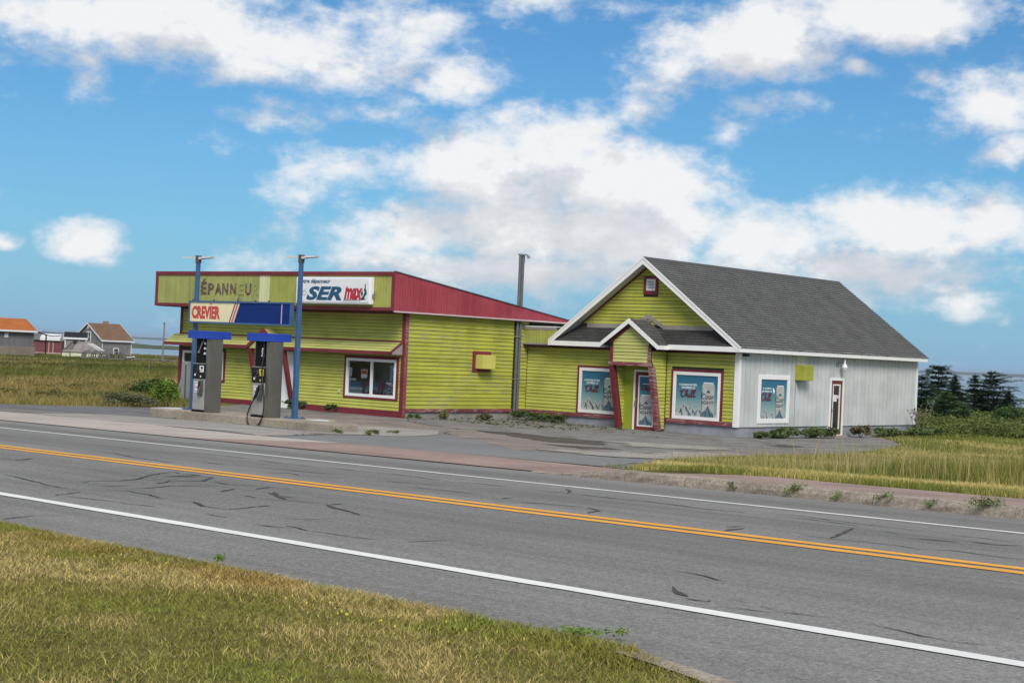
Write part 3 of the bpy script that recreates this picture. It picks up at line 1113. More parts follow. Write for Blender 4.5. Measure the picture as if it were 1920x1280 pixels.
CRACKS = [
 (0.05, [(-11.5,5.7),(-11.28,5.7),(-10.8,5.6),(-10.26,5.48),(-10.05,5.47),(-9.97,5.56)]),
 (0.04, [(-9.94,5.53),(-9.88,5.68),(-9.88,5.85),(-9.69,5.79),(-9.52,5.8),(-9.23,5.71),(-9.15,5.7)]),
 (0.035, [(-9.34,4.97),(-9.29,5.08),(-9.14,5.14),(-8.88,5.2),(-8.71,5.19)]),
 (0.128, [(-8.75,5.15),(-8.65,5.22),(-8.48,5.24)]),
 (0.023, [(-7.7,3.83),(-7.85,4.0),(-7.94,4.14),(-7.95,4.33)]),
 (0.073, [(-13.89,6.87),(-13.66,6.91),(-14.03,7.27)]),
 (0.035, [(-9.4,5.04),(-9.73,5.4)]),
 (0.074, [(-10.68,5.93),(-10.85,6.09),(-10.94,6.38),(-11.16,6.67),(-11.79,7.19),(-12.28,7.71)]),
 (0.089, [(-11.7,7.13),(-11.61,7.23),(-11.88,7.73),(-12.06,7.63),(-12.28,7.71)]),
 (0.105, [(-11.06,6.65),(-11.05,6.98),(-11.08,7.24),(-11.57,7.65),(-11.69,7.6),(-11.49,7.12)]),
 (0.066, [(-10.71,6.59),(-10.99,6.89)]),
 (0.044, [(-10.3,5.86),(-10.41,6.2)]),
 (0.052, [(-10.09,5.99),(-10.2,6.22),(-10.42,6.51),(-10.53,7.05)]),
 (0.101, [(-11.0,7.29),(-10.69,7.21),(-10.58,7.41)]),
 (0.082, [(-9.86,6.6),(-10.19,6.94)]),
 (0.05, [(-8.97,5.65),(-8.92,5.76),(-8.59,5.62),(-8.34,5.62),(-8.39,5.74),(-8.57,6.01)]),
 (0.079, [(-8.87,5.73),(-8.56,5.62)]),
 (0.036, [(-8.06,5.29),(-7.75,5.25)]),
 (0.065, [(-9.52,6.56),(-9.32,6.53)]),
 (0.033, [(-7.52,5.2),(-7.44,5.22)]),
 (0.084, [(-15.93,9.0),(-15.56,9.03),(-14.97,8.84),(-14.37,8.75),(-13.73,8.74)]),
 (0.104, [(-17.52,10.23),(-17.26,10.47)]),
 (0.099, [(-16.68,10.43),(-15.73,10.57),(-15.01,10.49)]),
 (0.073, [(-14.13,9.18),(-13.76,9.25)]),
 (0.042, [(-11.41,6.3),(-11.44,6.43)]),
 (0.094, [(-13.83,7.68),(-13.7,7.89)]),
 (0.098, [(-14.96,10.5),(-14.39,10.32),(-14.06,10.35),(-13.61,10.32)]),
 (0.078, [(-13.38,9.36),(-13.07,9.46),(-12.69,9.51),(-12.36,9.59)]),
 (0.068, [(-12.42,8.78),(-12.5,9.11),(-12.16,8.99),(-11.95,9.11),(-11.77,9.27)]),
 (0.088, [(-13.72,10.47),(-13.12,10.45),(-12.73,10.52),(-12.14,10.48),(-11.71,10.34)]),
 (0.074, [(-11.49,9.46),(-11.25,9.54),(-10.95,9.71)]),
 (0.079, [(-10.76,9.09),(-10.31,9.15),(-9.84,9.17)]),
 (0.064, [(-11.54,10.24),(-11.38,10.5),(-10.86,10.51)]),
 (0.16, [(-9.81,6.97),(-9.58,6.87),(-9.18,6.69),(-9.09,6.76)]),
 (0.144, [(-9.91,7.1),(-9.51,6.85),(-9.3,6.86)]),
 (0.05, [(-9.28,6.5),(-9.08,6.58),(-8.95,6.69),(-8.78,6.73)]),
 (0.119, [(-8.76,6.71),(-8.45,6.56),(-8.22,6.49),(-7.93,6.35)]),
 (0.08, [(-8.72,6.71),(-8.81,6.9)]),
 (0.125, [(-10.18,7.13),(-10.44,7.45)]),
 (0.053, [(-8.55,5.99),(-8.65,6.18)]),
 (0.042, [(-7.74,5.6),(-7.64,5.7),(-7.66,5.92)]),
 (0.048, [(-7.38,5.18),(-7.22,5.17),(-7.13,5.26)]),
 (0.092, [(-7.27,5.31),(-7.17,5.3),(-6.99,5.24)]),
 (0.04, [(-6.99,5.24),(-6.85,5.26),(-6.64,5.26),(-6.47,5.33)]),
 (0.041, [(-6.42,5.31),(-6.36,5.32)]),
 (0.053, [(-6.24,5.04),(-6.25,5.1)]),
 (0.051, [(-6.35,5.42),(-6.38,5.58),(-6.39,5.74)]),
 (0.02, [(-6.22,5.3),(-6.03,5.36)]),
 (0.052, [(-9.09,8.57),(-9.08,8.79)]),
 (0.056, [(-9.38,8.96),(-9.5,9.2)]),
 (0.075, [(-10.69,10.52),(-10.27,10.5),(-9.9,10.51),(-9.47,10.47),(-9.19,10.54),(-8.84,10.48),(-8.5,10.39),(-7.86,10.48)]),
 (0.157, [(-10.71,11.08),(-10.4,10.83),(-10.16,10.53)]),
 (0.063, [(-9.04,8.75),(-8.92,8.97),(-8.71,9.04),(-8.54,9.08)]),
 (0.16, [(-8.54,9.08),(-8.3,8.96),(-8.04,8.57)]),
 (0.117, [(-9.53,9.23),(-9.57,9.37)]),
 (0.16, [(-6.94,8.78),(-6.95,9.0)]),
 (0.081, [(-6.84,8.86),(-6.67,8.43)]),
 (0.032, [(-5.07,5.87),(-4.94,5.86)]),
 (0.05, [(-4.94,5.85),(-4.81,5.83),(-4.71,5.83),(-4.57,5.72),(-4.57,5.77)]),
 (0.053, [(-8.03,10.71),(-7.73,10.76),(-7.37,10.65),(-7.09,10.58),(-6.79,10.56),(-6.44,10.51)]),
 (0.061, [(-7.76,10.46),(-7.44,10.49),(-6.85,10.3)]),
 (0.145, [(-6.11,8.83),(-6.32,9.24),(-6.74,10.03)]),
 (0.046, [(-6.34,8.85),(-6.11,8.83),(-5.89,8.86),(-5.61,8.88),(-5.38,8.79)]),
 (0.041, [(-5.49,8.82),(-5.3,9.01),(-5.04,8.94),(-4.79,8.92)]),
 (0.089, [(-6.04,9.66),(-5.93,9.73),(-5.74,9.82)]),
 (0.089, [(-5.76,9.96),(-5.54,9.92),(-5.46,10.14)]),
 (0.041, [(-6.2,10.37),(-5.94,10.44),(-5.62,10.35)]),
 (0.045, [(-6.49,10.02),(-6.29,9.96)]),
 (0.093, [(-4.44,5.27),(-4.32,5.15),(-4.24,5.1),(-4.17,5.05)]),
 (0.041, [(-4.13,5.0),(-4.06,4.97),(-4.03,4.99),(-4.05,5.05)]),
 (0.031, [(-4.04,5.14),(-3.99,5.16),(-3.92,5.13)]),
 (0.027, [(-3.85,5.1),(-3.77,5.07)]),
 (0.05, [(-3.72,5.02),(-3.64,5.05),(-3.54,5.08)]),
 (0.016, [(-3.87,4.94),(-3.68,4.98)]),
 (0.015, [(-3.54,5.08),(-3.41,5.11)]),
 (0.037, [(-3.32,5.1),(-3.19,5.04),(-3.08,5.01),(-2.96,4.99)]),
 (0.019, [(-2.96,4.99),(-2.87,5.01),(-2.81,5.05)]),
 (0.018, [(-3.39,5.11),(-3.31,5.09)]),
]



def build_cracks():
    mb = MB()
    r = random.Random(5)
    for w, pts in CRACKS:
        w = min(max(w * 0.5, 0.012), 0.036)
        P = [Vector(p) for p in pts]
        fine = []
        for a, b in zip(P[:-1], P[1:]):
            n = max(1, int((b - a).length / 0.09))
            for k in range(n):
                fine.append(a.lerp(b, k / n) + Vector((r.uniform(-.012, .012), r.uniform(-.012, .012))))
        fine.append(P[-1])
        n = len(fine)
        ws = [w * r.uniform(.55, 1.25) * min(1, .25 + 4 * i / n, .25 + 4 * (n - 1 - i) / n) for i in range(n)]

        def f(u, d, z):
            x, y = pq2xy(u, z)
            return (x, y, float(G(x, y)) + d)
        mb.ribbon([(p.x, p.y) for p in fine], ws, f, 0.003)
    o = mb.build('crack_sealant', M['seal'], road)
    tag(o, kind='stuff')


build_cracks()

# pavement: slabs laid flush with the road on the left, stepping up to a kerb on the right
walk = structure(sheet('sidewalk', [(-72, 13.76), (21, 13.76), (21, 15.4), (-12, 15.4), (-15, 16.7), (-72, 16.7)], -0.03, M['kerb'], cell=1.5, step=1.5))


def raised(p, q):
    t = np.clip((np.asarray(p) + 13.6) / 1.6, 0, 1)
    return 0.012 + 0.105 * t * t * (3 - 2 * t)


def build_walk():
    p = -72.0
    k = 0
    while p < 22:
        L = 3.6 if p > -40 else 6.0
        q1, q2 = float(walk_edge(p + .02)), float(walk_edge(p + L - .02))
        sheet('slab', [(p + .012, 13.70), (p + L - .012, 13.70), (p + L - .012, q2), (p + .012, q1)], raised, M['walk_pale' if p < -22 else 'walk'], walk, jit=0.012, step=0.3, cell=0.9, seed=k)
        p += L
        k += 1
    # kerb stones with a rough face
    p = -13.7
    r = random.Random(3)
    while p < 20:
        L = 2.4
        mb = MB()
        n = 12
        prof = [(13.735, .02), (13.60, -.06), (13.545, .00), (13.55, .45), (13.57, .86), (13.62, 1.0), (13.70, 1.01), (13.735, 1.0)]
        rows = []
        for i in range(n + 1):
            pp = p + .008 + (L - .016) * i / n
            h = float(raised(pp, 0)) + .004
            row = []
            for q, t in prof:
                jq = r.uniform(-.010, .008) if .0 <= t < .95 else r.uniform(-.005, .005)
                x, y = pq2xy(pp, q + jq)
                row.append((x, y, float(G(x, y)) + (t * h if t >= 0 else -.06)))
            rows.append(row)
        m = len(prof)
        mb.add([v for row in rows for v in row],
               [(i * m + j, i * m + (j + 1) % m, (i + 1) * m + (j + 1) % m, (i + 1) * m + j) for i in range(n) for j in range(m)]
               + [tuple(range(m)), tuple(n * m + j for j in range(m))[::-1]])
        mb.build('stone', M['kerb'], walk)
        p += L


build_walk()

# narrow concrete edging at the end of the near lawn
structure(sheet('lawn_edging', [(-3.25, 3.60), (-2.8, 3.43), (0, 2.38), (4, 1.58), (4, 1.68), (0, 2.48), (-2.74, 3.50), (-3.2, 3.66)], 0.006, M['kerb'], jit=0.01, step=.2, cell=.5))

# forecourt
lot = structure(sheet('parking_lot', LOT, 0.004, M['lot'], cell=1.5, step=0.7, jit=0.08))
sheet('side_asphalt', [(-70, 17.3), (-47.3, 17.4), (-38.4, 21.6), (-38.3, 23.5), (-40.5, 29), (-46.5, 30), (-46.6, 25), (-45.2, 21), (-60, 18.6), (-70, 18.2)], 0.009, M['lot_dark'], lot, jit=0.1, seed=2)
sheet('asphalt_patch', [(-23.9, 16.86), (-24.87, 18.35), (-26.41, 20.18), (-30.5, 26.7), (-30.5, 27.4), (-26.19, 24.29), (-21.61, 20.9), (-20.4, 20.8), (-19.3, 21.1), (-18.6, 21.6), (-15.6, 16.88)], 0.010, M['lot_blue'], lot, jit=0.06, seed=3)
sheet('gravel_patch', [(-44.5, 31), (-43.6, 35.4), (-40.74, 34.31), (-36.06, 32.76), (-34.74, 33.51), (-31.17, 31.09), (-27.98, 29.63), (-24.18, 26.66), (-19.6, 21.9), (-21.61, 20.9), (-26.19, 24.29), (-30.52, 27.41), (-34.62, 30.4), (-36.9, 29.0), (-40, 28.6)], 0.007, M['pink'], lot, jit=0.12, seed=4)
sheet('concrete_pad', [(-34.5, 17.56), (-38.3, 21.86), (-38.6, 23.4), (-36.6, 24.4), (-29, 22.6), (-27.4, 21.0), (-26.8, 20.4), (-25.2, 18.5), (-24.1, 16.88), (-26.2, 17.56)], 0.012, M['pad'], lot, jit=0.02, seed=5)
sheet('concrete_pad', [(-36.6, 28.9), (-35.9, 30.2), (-34.4, 30.3), (-31.3, 27.5), (-27.0, 20.7), (-28.2, 21.7), (-30.8, 24.0)], 0.013, M['pad'], lot, jit=0.03, seed=6)
sheet('dirt_patch', [(-35.84, 33.0), (-35.2, 34.0), (-33.0, 33.4), (-32.0, 33.3), (-31.2, 33.2), (-29.6, 32.0), (-27.12, 29.3), (-28.18, 28.4), (-30.98, 30.4), (-33.85, 32.0)], 0.013, M['dirt'], lot, jit=0.28, step=0.3, seed=7)
sheet('dirt_patch', [(-26.2, 26.2), (-25.2, 27.4), (-24.0, 26.6), (-23.5, 24.9)], 0.013, M['dirt'], lot, jit=0.2, step=0.25, seed=8)
sheet('dirt_patch', [(-21.4, 26.8), (-20.6, 27.2), (-19.6, 25.2), (-19.2, 23.6), (-20.2, 24.2)], 0.014, M['dirt'], lot, jit=0.2, step=0.25, seed=18)
sheet('dirt_patch', [(-31.0, 41.5), (-30.2, 41.9), (-29.4, 40.6), (-30.1, 40.3)], 0.014, M['dirt'], lot, jit=0.2, step=0.25, seed=19)
sheet('loose_gravel', [(-22.4, 22.2), (-19.7, 21.2), (-19.0, 22.4), (-19.9, 24.6), (-22.6, 29.0), (-24.4, 31.5), (-24.0, 28.2), (-22.2, 25.4)], 0.016, M['gravel'], lot, jit=0.25, step=0.3, seed=9)
sheet('loose_gravel', [(-31.5, 33.5), (-29.3, 35.8), (-27.6, 35.2), (-26.2, 31.6), (-27.2, 30.2), (-29.8, 33.0)], 0.016, M['gravel'], lot, jit=0.3, step=0.3, seed=10)


def build_lot_cracks():
    mb = MB()
    r = random.Random(8)
    lines = [(.07, [(-40.9, 34.6), (-38.4, 33.5), (-36.06, 32.76), (-34.74, 33.4), (-33, 33.3)]), (.025, [(-30.7, 17.75), (-29.3, 17.58), (-28.2, 17.54), (-26, 17.54), (-24.2, 16.9)]),
             (.05, [(-33.8, 30.2), (-32.9, 29.1), (-31.6, 28.2), (-30.9, 27.9)]), (.05, [(-19.2, 24), (-18.6, 22.6), (-17.9, 21.2)]), (.05, [(-44, 20.2), (-41.2, 20.8), (-39, 22)]),
             (.05, [(-46, 22), (-43, 22.3), (-41, 23.2)]), (.04, [(-25, 38), (-27, 39.5), (-29, 39.3), (-31, 41)]), (.04, [(-21.6, 28), (-23, 31), (-24.6, 33.5), (-25, 36)]),
             (.05, [(-38.6, 24.2), (-40.2, 25.6), (-42, 25.2)]), (.04, [(-42.5, 26), (-44.6, 27.6), (-46.4, 27.5)]), (.05, [(-28.9, 21.0), (-26.9, 20.5), (-25.4, 18.6)])]
    for w, pts in lines:
        P = [Vector(p) for p in pts]
        fine = []
        for a, b in zip(P[:-1], P[1:]):
            n = max(1, int((b - a).length / 0.15))
            for k in range(n):
                fine.append(a.lerp(b, k / n) + Vector((r.uniform(-.05, .05), r.uniform(-.05, .05))))
        fine.append(P[-1])

        def f(u, d, z):
            x, y = pq2xy(u, z)
            return (x, y, float(G(x, y)) + d)
        mb.ribbon([(p.x, p.y) for p in fine], [w * r.uniform(.3, 1.5) for _ in fine], f, 0.022)
    tag(mb.build('crack', M['tar'], lot), kind='stuff')


build_lot_cracks()


# ================================================================== CONVENIENCE STORE (flat front, shed roof)
LW = 12.3
store = bthing('convenience_store', 'long chartreuse clapboard store with crimson sloping roof band and lettering fascia', 'store', 0, 0, 0.16)
FR, SD = front(0.0), side(0.0)


def store_shell():
    mb = MB()
    FR.box(mb, -LW, 0, -.15, .385, -.4, -.02)
    mb.box(-.4, -.02, .4, 12, -.15, .42)
    mb.build('foundation', M['concrete_g'], store)
    mb = MB()
    # front wall round the shop window and the entrance
    FR.box(mb, -LW, -2.90, .385, 3.86, -.12, 0)
    FR.box(mb, -.31, 0, .385, 3.86, -.12, 0)
    FR.box(mb, -2.90, -.31, .385, .80, -.12, 0)
    FR.box(mb, -2.90, -.31, 2.20, 3.86, -.12, 0)
    mb.box(-.12, -.001, .12, 12, .385, 3.86)
    mb.box(-LW, -LW + .12, .12, 12, .16, 3.86)
    mb.box(-LW, 0, 12, 12.1, .16, 3.86)
    mb.build('wall', M['backing'], store)
    mb = MB()
    mb.prism([(-12.70, -.94, 3.88), (-12.70, -.94, 5.16), (-12.70, 9.3, 3.88)], (12.93, 0, 0))
    mb.box(-LW - .2, .1, 9.3, 12.2, 3.84, 3.87)
    mb.build('roof', M['roof_flat'], store)
    mb = MB()
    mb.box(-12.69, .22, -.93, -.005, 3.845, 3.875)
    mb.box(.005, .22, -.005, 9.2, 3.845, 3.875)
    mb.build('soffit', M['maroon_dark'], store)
    # red frames of the fascia
    FF = front(-.945)
    mb = MB()
    FF.box(mb, -12.76, .29, 5.07, 5.205, 0, .06)
    FF.box(mb, -12.76, .29, 3.86, 3.975, 0, .06)
    FF.box(mb, -12.76, -12.63, 3.975, 5.07, 0, .055)
    FF.box(mb, .17, .285, 3.975, 5.07, 0, .055)
    mb.build('fascia_trim', M['maroon'], store)

    def fm(u):
        return M['cream_board'] if -6.64 < u < -6.12 else (M['green_fresh'] if u > -6.12 else M['green_fascia'])
    vclad(store, FF, -12.63, .17, .142, 3.975, 5.07, fm)
    SB = side(.235)
    vclad(store, SB, -.935, 9.2, .135, 3.875, lambda b: 5.075 - .1285 * b + .03, M['red_band'], name='roof_band_board')
    mb = MB()
    mb.prism([(.20, -.94, 5.20), (.20, -.94, 5.235), (.20, 9.6, 3.89), (.20, 9.6, 3.855)], (.085, 0, 0))
    mb.build('roof_edge', M['grey_dark'], store)
    mb = MB()
    mb.box(.235, .285, -.94, 9.3, 3.815, 3.87)
    mb.build('drip_edge', plain('pinkish_white_drip_edge', (.55, .42, .42), .6), store)
    # corner boards, skirting boards
    mb = MB()
    FR.box(mb, -.145, .02, .18, 3.80, .0, .05)
    mb.build('corner_board', M['maroon'], store)
    mb = MB()
    SD.box(mb, -.05, .085, .18, 3.80, .02, .055)
    mb.build('corner_board', M['maroon_worn'], store)
    mb = MB()
    FR.box(mb, -LW, -7.66, .165, .385, .0, .045)
    mb.build('skirting_board', M['maroon'], store)
    mb = MB()
    FR.box(mb, -5.6, -.15, .175, .395, .0, .045)
    mb.build('skirting_board', M['maroon'], store)
    for b0, b1 in ((.09, 2.1), (2.11, 4.4), (4.41, 6.7)):
        mb = MB()
        SD.box(mb, b0, b1, .375 + random.uniform(0, .01), .495, .0, .045)
        mb.build('skirting_board', M['maroon_worn'], store)
    mb = MB()
    FR.box(mb, -LW - .02, -LW + .10, .3, 3.86, .0, .05)
    mb.build('corner_board', M['maroon'], store)
    mb = MB()
    FR.box(mb, -LW, -.1, 2.80, 2.85, .0, .07)
    FR.box(mb, -LW, -.1, 3.78, 3.845, .0, .05)
    mb.build('ledge_trim', M['maroon'], store)
    # clapboards
    clad(store, FR, 2.855, 3.80, .118, -LW + .1, -.147, M['green'])
    clad(store, FR, .397, 2.40, .118, -5.5, -.147, M['green'], holes=[(-2.96, -.25, .73, 2.28)])
    clad(store, FR, .387, 2.40, .118, -LW + .1, -7.75, M['green'], holes=[(-12.2, -9.5, .95, 2.26)])
    clad(store, SD, .50, 3.82, .138, .09, 6.70, M['green_worn'], holes=[(3.56, 4.55, 1.86, 2.60), (5.86, 6.21, .3, 4)], lip=.03)


store_shell()


def window(thing, wall, u0, u1, z0, z1, tw, fw, mull=(), trim_mat='maroon', frame_mat='white', recess=-.05, pane='glass', tb=None):
    """window part with trim, frame and pane as its sub-parts"""
    mb = MB()
    fu0, fu1, fz0, fz1 = u0 + tw, u1 - tw, z0 + (tb if tb is not None else tw), z1 - tw
    wall.frame(mb, fu0, fu1, fz0, fz1, fw, recess, .05, 0)
    for m_ in mull:
        wall.box(mb, m_ - fw * .45, m_ + fw * .45, fz0 + fw, fz1 - fw, recess, .04, 0)
    w = mb.build('window', M[frame_mat], thing, bevel=.006)
    par = (w, thing.off)
    if tw > 0:
        mb = MB()
        wall.frame(mb, u0, u1, z0, z1, tw, .0, .045, 0, wb=tb)
        mb.build('trim', M[trim_mat], par)
    if pane is None:
        return w, par
    mb = MB()
    v = [wall(fu0 + fw * .5, recess + .02, fz0 + fw * .5), wall(fu1 - fw * .5, recess + .02, fz0 + fw * .5),
         wall(fu1 - fw * .5, recess + .02, fz1 - fw * .5), wall(fu0 + fw * .5, recess + .02, fz1 - fw * .5)]
    mb.add(v, [(0, 1, 2, 3)])
    mb.build('pane', M[pane], par, recalc=False)
    return w, par


CHILL = [  # pen strokes of the word in a box about 3.2 wide and 1 high
    [(.86, .72), (.90, .90), (.74, 1.0), (.52, .92), (.33, .66), (.24, .36), (.32, .10), (.52, .0), (.74, .08), (.92, .25), (1.02, .36)],
    [(.10, .62), (.06, .78), (.16, .90), (.30, .86)],
    [(1.02, .36), (1.22, .62), (1.36, .96), (1.26, 1.02), (1.14, .72), (1.02, .0)],
    [(1.05, .18), (1.22, .44), (1.36, .46), (1.38, .30), (1.34, .10), (1.46, .02), (1.62, .16)],
    [(1.72, .48), (1.64, .18), (1.70, .02), (1.84, .08), (2.0, .30)],
    [(1.98, .28), (2.20, .64), (2.32, .96), (2.22, 1.04), (2.10, .72), (2.0, .22), (2.08, .02), (2.24, .08), (2.40, .30)],
    [(2.38, .28), (2.62, .66), (2.74, 1.0), (2.62, 1.08), (2.50, .74), (2.40, .22), (2.50, .02), (2.66, .06), (2.84, .24)],
    [(1.80, .72), (1.84, .78)]]


def smooth_line(pts, n=4):
    P = [Vector(p) for p in pts]
    out = []
    for i in range(len(P) - 1):
        p0, p1, p2, p3 = P[max(i - 1, 0)], P[i], P[i + 1], P[min(i + 2, len(P) - 1)]
        for k in range(n):
            t_ = k / n
            out.append(.5 * ((2 * p1) + (p2 - p0) * t_ + (2 * p0 - 5 * p1 + 4 * p2 - p3) * t_ ** 2 + (3 * p1 - p0 - 3 * p2 + p3) * t_ ** 3))
    out.append(P[-1])
    return out


def chill(mb, wall, u0, z0, width, d, mi_fill, mi_edge, wt=.15):
    k = width / 2.9
    for st in CHILL:
        ln = [(u0 + p.x * k, z0 + p.y * k) for p in smooth_line(st)]
        n = len(ln)
        ws = [wt * k * (.7 + .5 * math.sin(math.pi * i / max(1, n - 1))) for i in range(n)]
        mb.ribbon(ln, [w * 1.75 for w in ws], wall, d, mi_edge)
        mb.ribbon(ln, ws, wall, d + .002, mi_fill)


def mountains(mb, wall, u0, u1, z0, h, d, peaks, seed, mi_rock, mi_snow):
    """printed range: pale outline with darker gullies running down from each peak"""
    r = random.Random(seed)
    n = 40
    W = u1 - u0
    top = []
    for i in range(n + 1):
        t_ = i / n
        y = max(max(0, 1 - abs(t_ - c) / w) ** .85 * hh for c, w, hh in peaks)
        top.append((u0 + W * t_, z0 + h * max(.10, y * .92 + r.uniform(-.035, .05))))
    mb.poly([wall(u0, d, z0)] + [wall(a, d, b) for a, b in top] + [wall(u1, d, z0)], mi_snow)
    for (c, w, hh) in peaks:
        cx, cy = u0 + W * c, z0 + h * hh * .92
        for k in range(6):
            f0 = k / 6 * .62
            side_ = 1 if k % 3 else -1
            x0, y0 = cx + side_ * f0 * w * W * .8, cy - h * hh * f0 * 1.02 - h * .03
            ln = h * hh * r.uniform(.25, .5)
            y1 = max(z0 + h * .01, y0 - ln)
            x1 = min(max(x0 + side_ * r.uniform(.02, .22) * w * W, u0), u1)
            th = w * W * r.uniform(.07, .15)
            x0, xa, xb = (min(max(q, u0), u1) for q in (x0, x1 - th, x1 + th))
            mb.poly([wall(x0, d + .002, y0), wall(xa, d + .002, y1 + ln * .15), wall(x1, d + .002, y1), wall(xb, d + .002, y1 + ln * .25)], mi_rock)


def can_art(mb, wall, u0, u1, z0, z1, d, full=True):
    """beer can seen cut off at the bottom"""
    w = u1 - u0
    sh = .06 * (z1 - z0)
    mb.poly([wall(u0, d, z0), wall(u1, d, z0), wall(u1, d, z1 - 1.6 * sh), wall(u1 - .03 * w, d, z1 - .9 * sh), wall(u1 - .10 * w, d, z1 - .5 * sh), wall(u1 - .08 * w, d, z1),
             wall(u0 + .08 * w, d, z1), wall(u0 + .10 * w, d, z1 - .5 * sh), wall(u0 + .03 * w, d, z1 - .9 * sh), wall(u0, d, z1 - 1.6 * sh)], 4)
    mb.poly([wall(u0 + .10 * w, d + .001, z1 - .5 * sh), wall(u1 - .10 * w, d + .001, z1 - .5 * sh), wall(u1 - .14 * w, d + .001, z1 - .1 * sh), wall(u0 + .14 * w, d + .001, z1 - .1 * sh)], 5)
    wall.box(mb, u0 - .012, u0 + .004, z0, z1 - 2.2 * sh, d - .001, d + .001, 7)
    H = z1 - z0
    cx = (u0 + u1) / 2
    zt = z0 + .70 * H
    mb.poly([wall(cx - .19 * w, d + .003, zt), wall(cx + .19 * w, d + .003, zt), wall(cx + .05 * w, d + .003, zt + .075 * H), wall(cx - .01 * w, d + .003, zt + .085 * H)], 8)
    put_text(mb, 'Coor', wall, u0 - .03 * w, u1 - .0 * w, z0 + .515 * H, z0 + .67 * H, d + .003, 7, bold=.015, shear=.2)
    c = smooth_line([(.55, .9), (.3, 1.1), (.02, .75), (.12, .3)])
    mb.ribbon([(u0 - .06 * w + p.x * .3 * w, z0 + .52 * H + p.y * .17 * H) for p in c], .045 * w, wall, d + .003, 7)
    put_text(mb, 'IGHT', wall, u0 + .05 * w, u1 - .03 * w, z0 + .37 * H, z0 + .47 * H, d + .003, 7, bold=.02)
    mountains(mb, wall, u0 + .02 * w, u1 - .02 * w, z0, .40 * H, d + .002, [(.5, .5, .9), (.15, .3, .45), (.85, .3, .4)], 5, 8, 6)


PRINT = ['_bg', 'print_white', 'print_red', 'navy', 'print_grey', 'sign_white', 'print_rock', 'print_black', 'ser_blue', 'print_snow', 'paper']


def print_mats(z0, z1):
    return [poster_bg(z0, z1)] + [M[k] for k in PRINT[1:]]


def poster(par, wall, u0, u1, z0, z1, d, kind='wide'):
    mb = MB()
    off = par[1]
    W, H = u1 - u0, z1 - z0
    wall.box(mb, u0, u1, z0, z1, d - .006, d, 0)
    d += .002
    U = lambda x: u0 + W * x
    Z = lambda y: z0 + H * y
    if kind == 'wide':
        mountains(mb, wall, U(.0), U(.62), Z(0), .36 * H, d, [(.34, .36, 1.0), (.14, .26, .78), (.60, .34, .74), (.88, .34, .66)], 3, 6, 9)
        mountains(mb, wall, U(.9), U(1.), Z(0), .3 * H, d, [(.6, .6, .7)], 4, 6, 9)
        put_text(mb, '\u00c0 GRANDE-ENTR\u00c9E,', wall, U(.065), U(.50), Z(.735), Z(.80), d, 1, bold=.02)
        put_text(mb, 'ON PREND \u00c7A', wall, U(.125), U(.455), Z(.655), Z(.72), d, 1, bold=.02)
        chill(mb, wall, U(.085), Z(.465), .40 * W, d, 2, 3, .12)
        can_art(mb, wall, U(.625), U(.915), Z(0), Z(.845), d)
    elif kind == 'narrow':
        mountains(mb, wall, U(.0), U(.60), Z(0), .32 * H, d, [(.34, .3, 1.0), (.10, .2, .6), (.75, .3, .75)], 7, 6, 9)
        mountains(mb, wall, U(.88), U(1.), Z(0), .24 * H, d, [(.6, .6, .7)], 4, 6, 9)
        put_text(mb, '\u00c0 QU\u00c9BEC,', wall, U(.09), U(.42), Z(.745), Z(.79), d, 1, bold=.03)
        put_text(mb, 'ON PREND \u00c7A', wall, U(.06), U(.44), Z(.67), Z(.715), d, 1, bold=.03)
        mb.poly([wall(U(a), d, Z(b)) for a, b in ((.46, .78), (.50, .77), (.52, .72), (.55, .74), (.53, .67), (.50, .64), (.48, .68))], 1)
        chill(mb, wall, U(.03), Z(.475), .40 * W, d, 2, 3, .12)
        can_art(mb, wall, U(.60), U(.90), Z(0), Z(.84), d)
    elif kind == 'door':
        wall.box(mb, U(.2), U(.75), Z(.845), Z(.855), d - .001, d, 1)
        chill(mb, wall, U(.10), Z(.72), .85 * W, d, 2, 3)
        can_art(mb, wall, U(.06), U(.96), Z(0), Z(.63), d)
    elif kind == 'strip':
        put_text(mb, 'PREND \u00c7A', wall, U(.045), U(.29), Z(.38), Z(.58), d, 1, bold=.02)
        chill(mb, wall, U(.28), Z(.08), .52 * W, d, 2, 3, .14)
        mb.poly([wall(U(a), d, Z(b)) for a, b in ((.84, .0), (.97, .0), (.97, .88), (.93, .95), (.84, .95))], 4)
        wall.box(mb, U(.79), U(.90), Z(.93), Z(1.06), d - .001, d + .001, 1)
        for a, b, s_ in ((.87, .74, .03), (.92, .66, .035), (.87, .5, .04), (.93, .46, .03), (.89, .28, .035), (.94, .22, .03)):
            mb.poly([wall(U(a - s_), d + .002, Z(b)), wall(U(a), d + .002, Z(b - 2.6 * s_)), wall(U(a + s_), d + .002, Z(b + .02)), wall(U(a + .2 * s_), d + .002, Z(b + 2.4 * s_))], 3 if a < .9 else 7)
    return mb.build('poster', print_mats(z0 - off[2], z1 - off[2]), par)


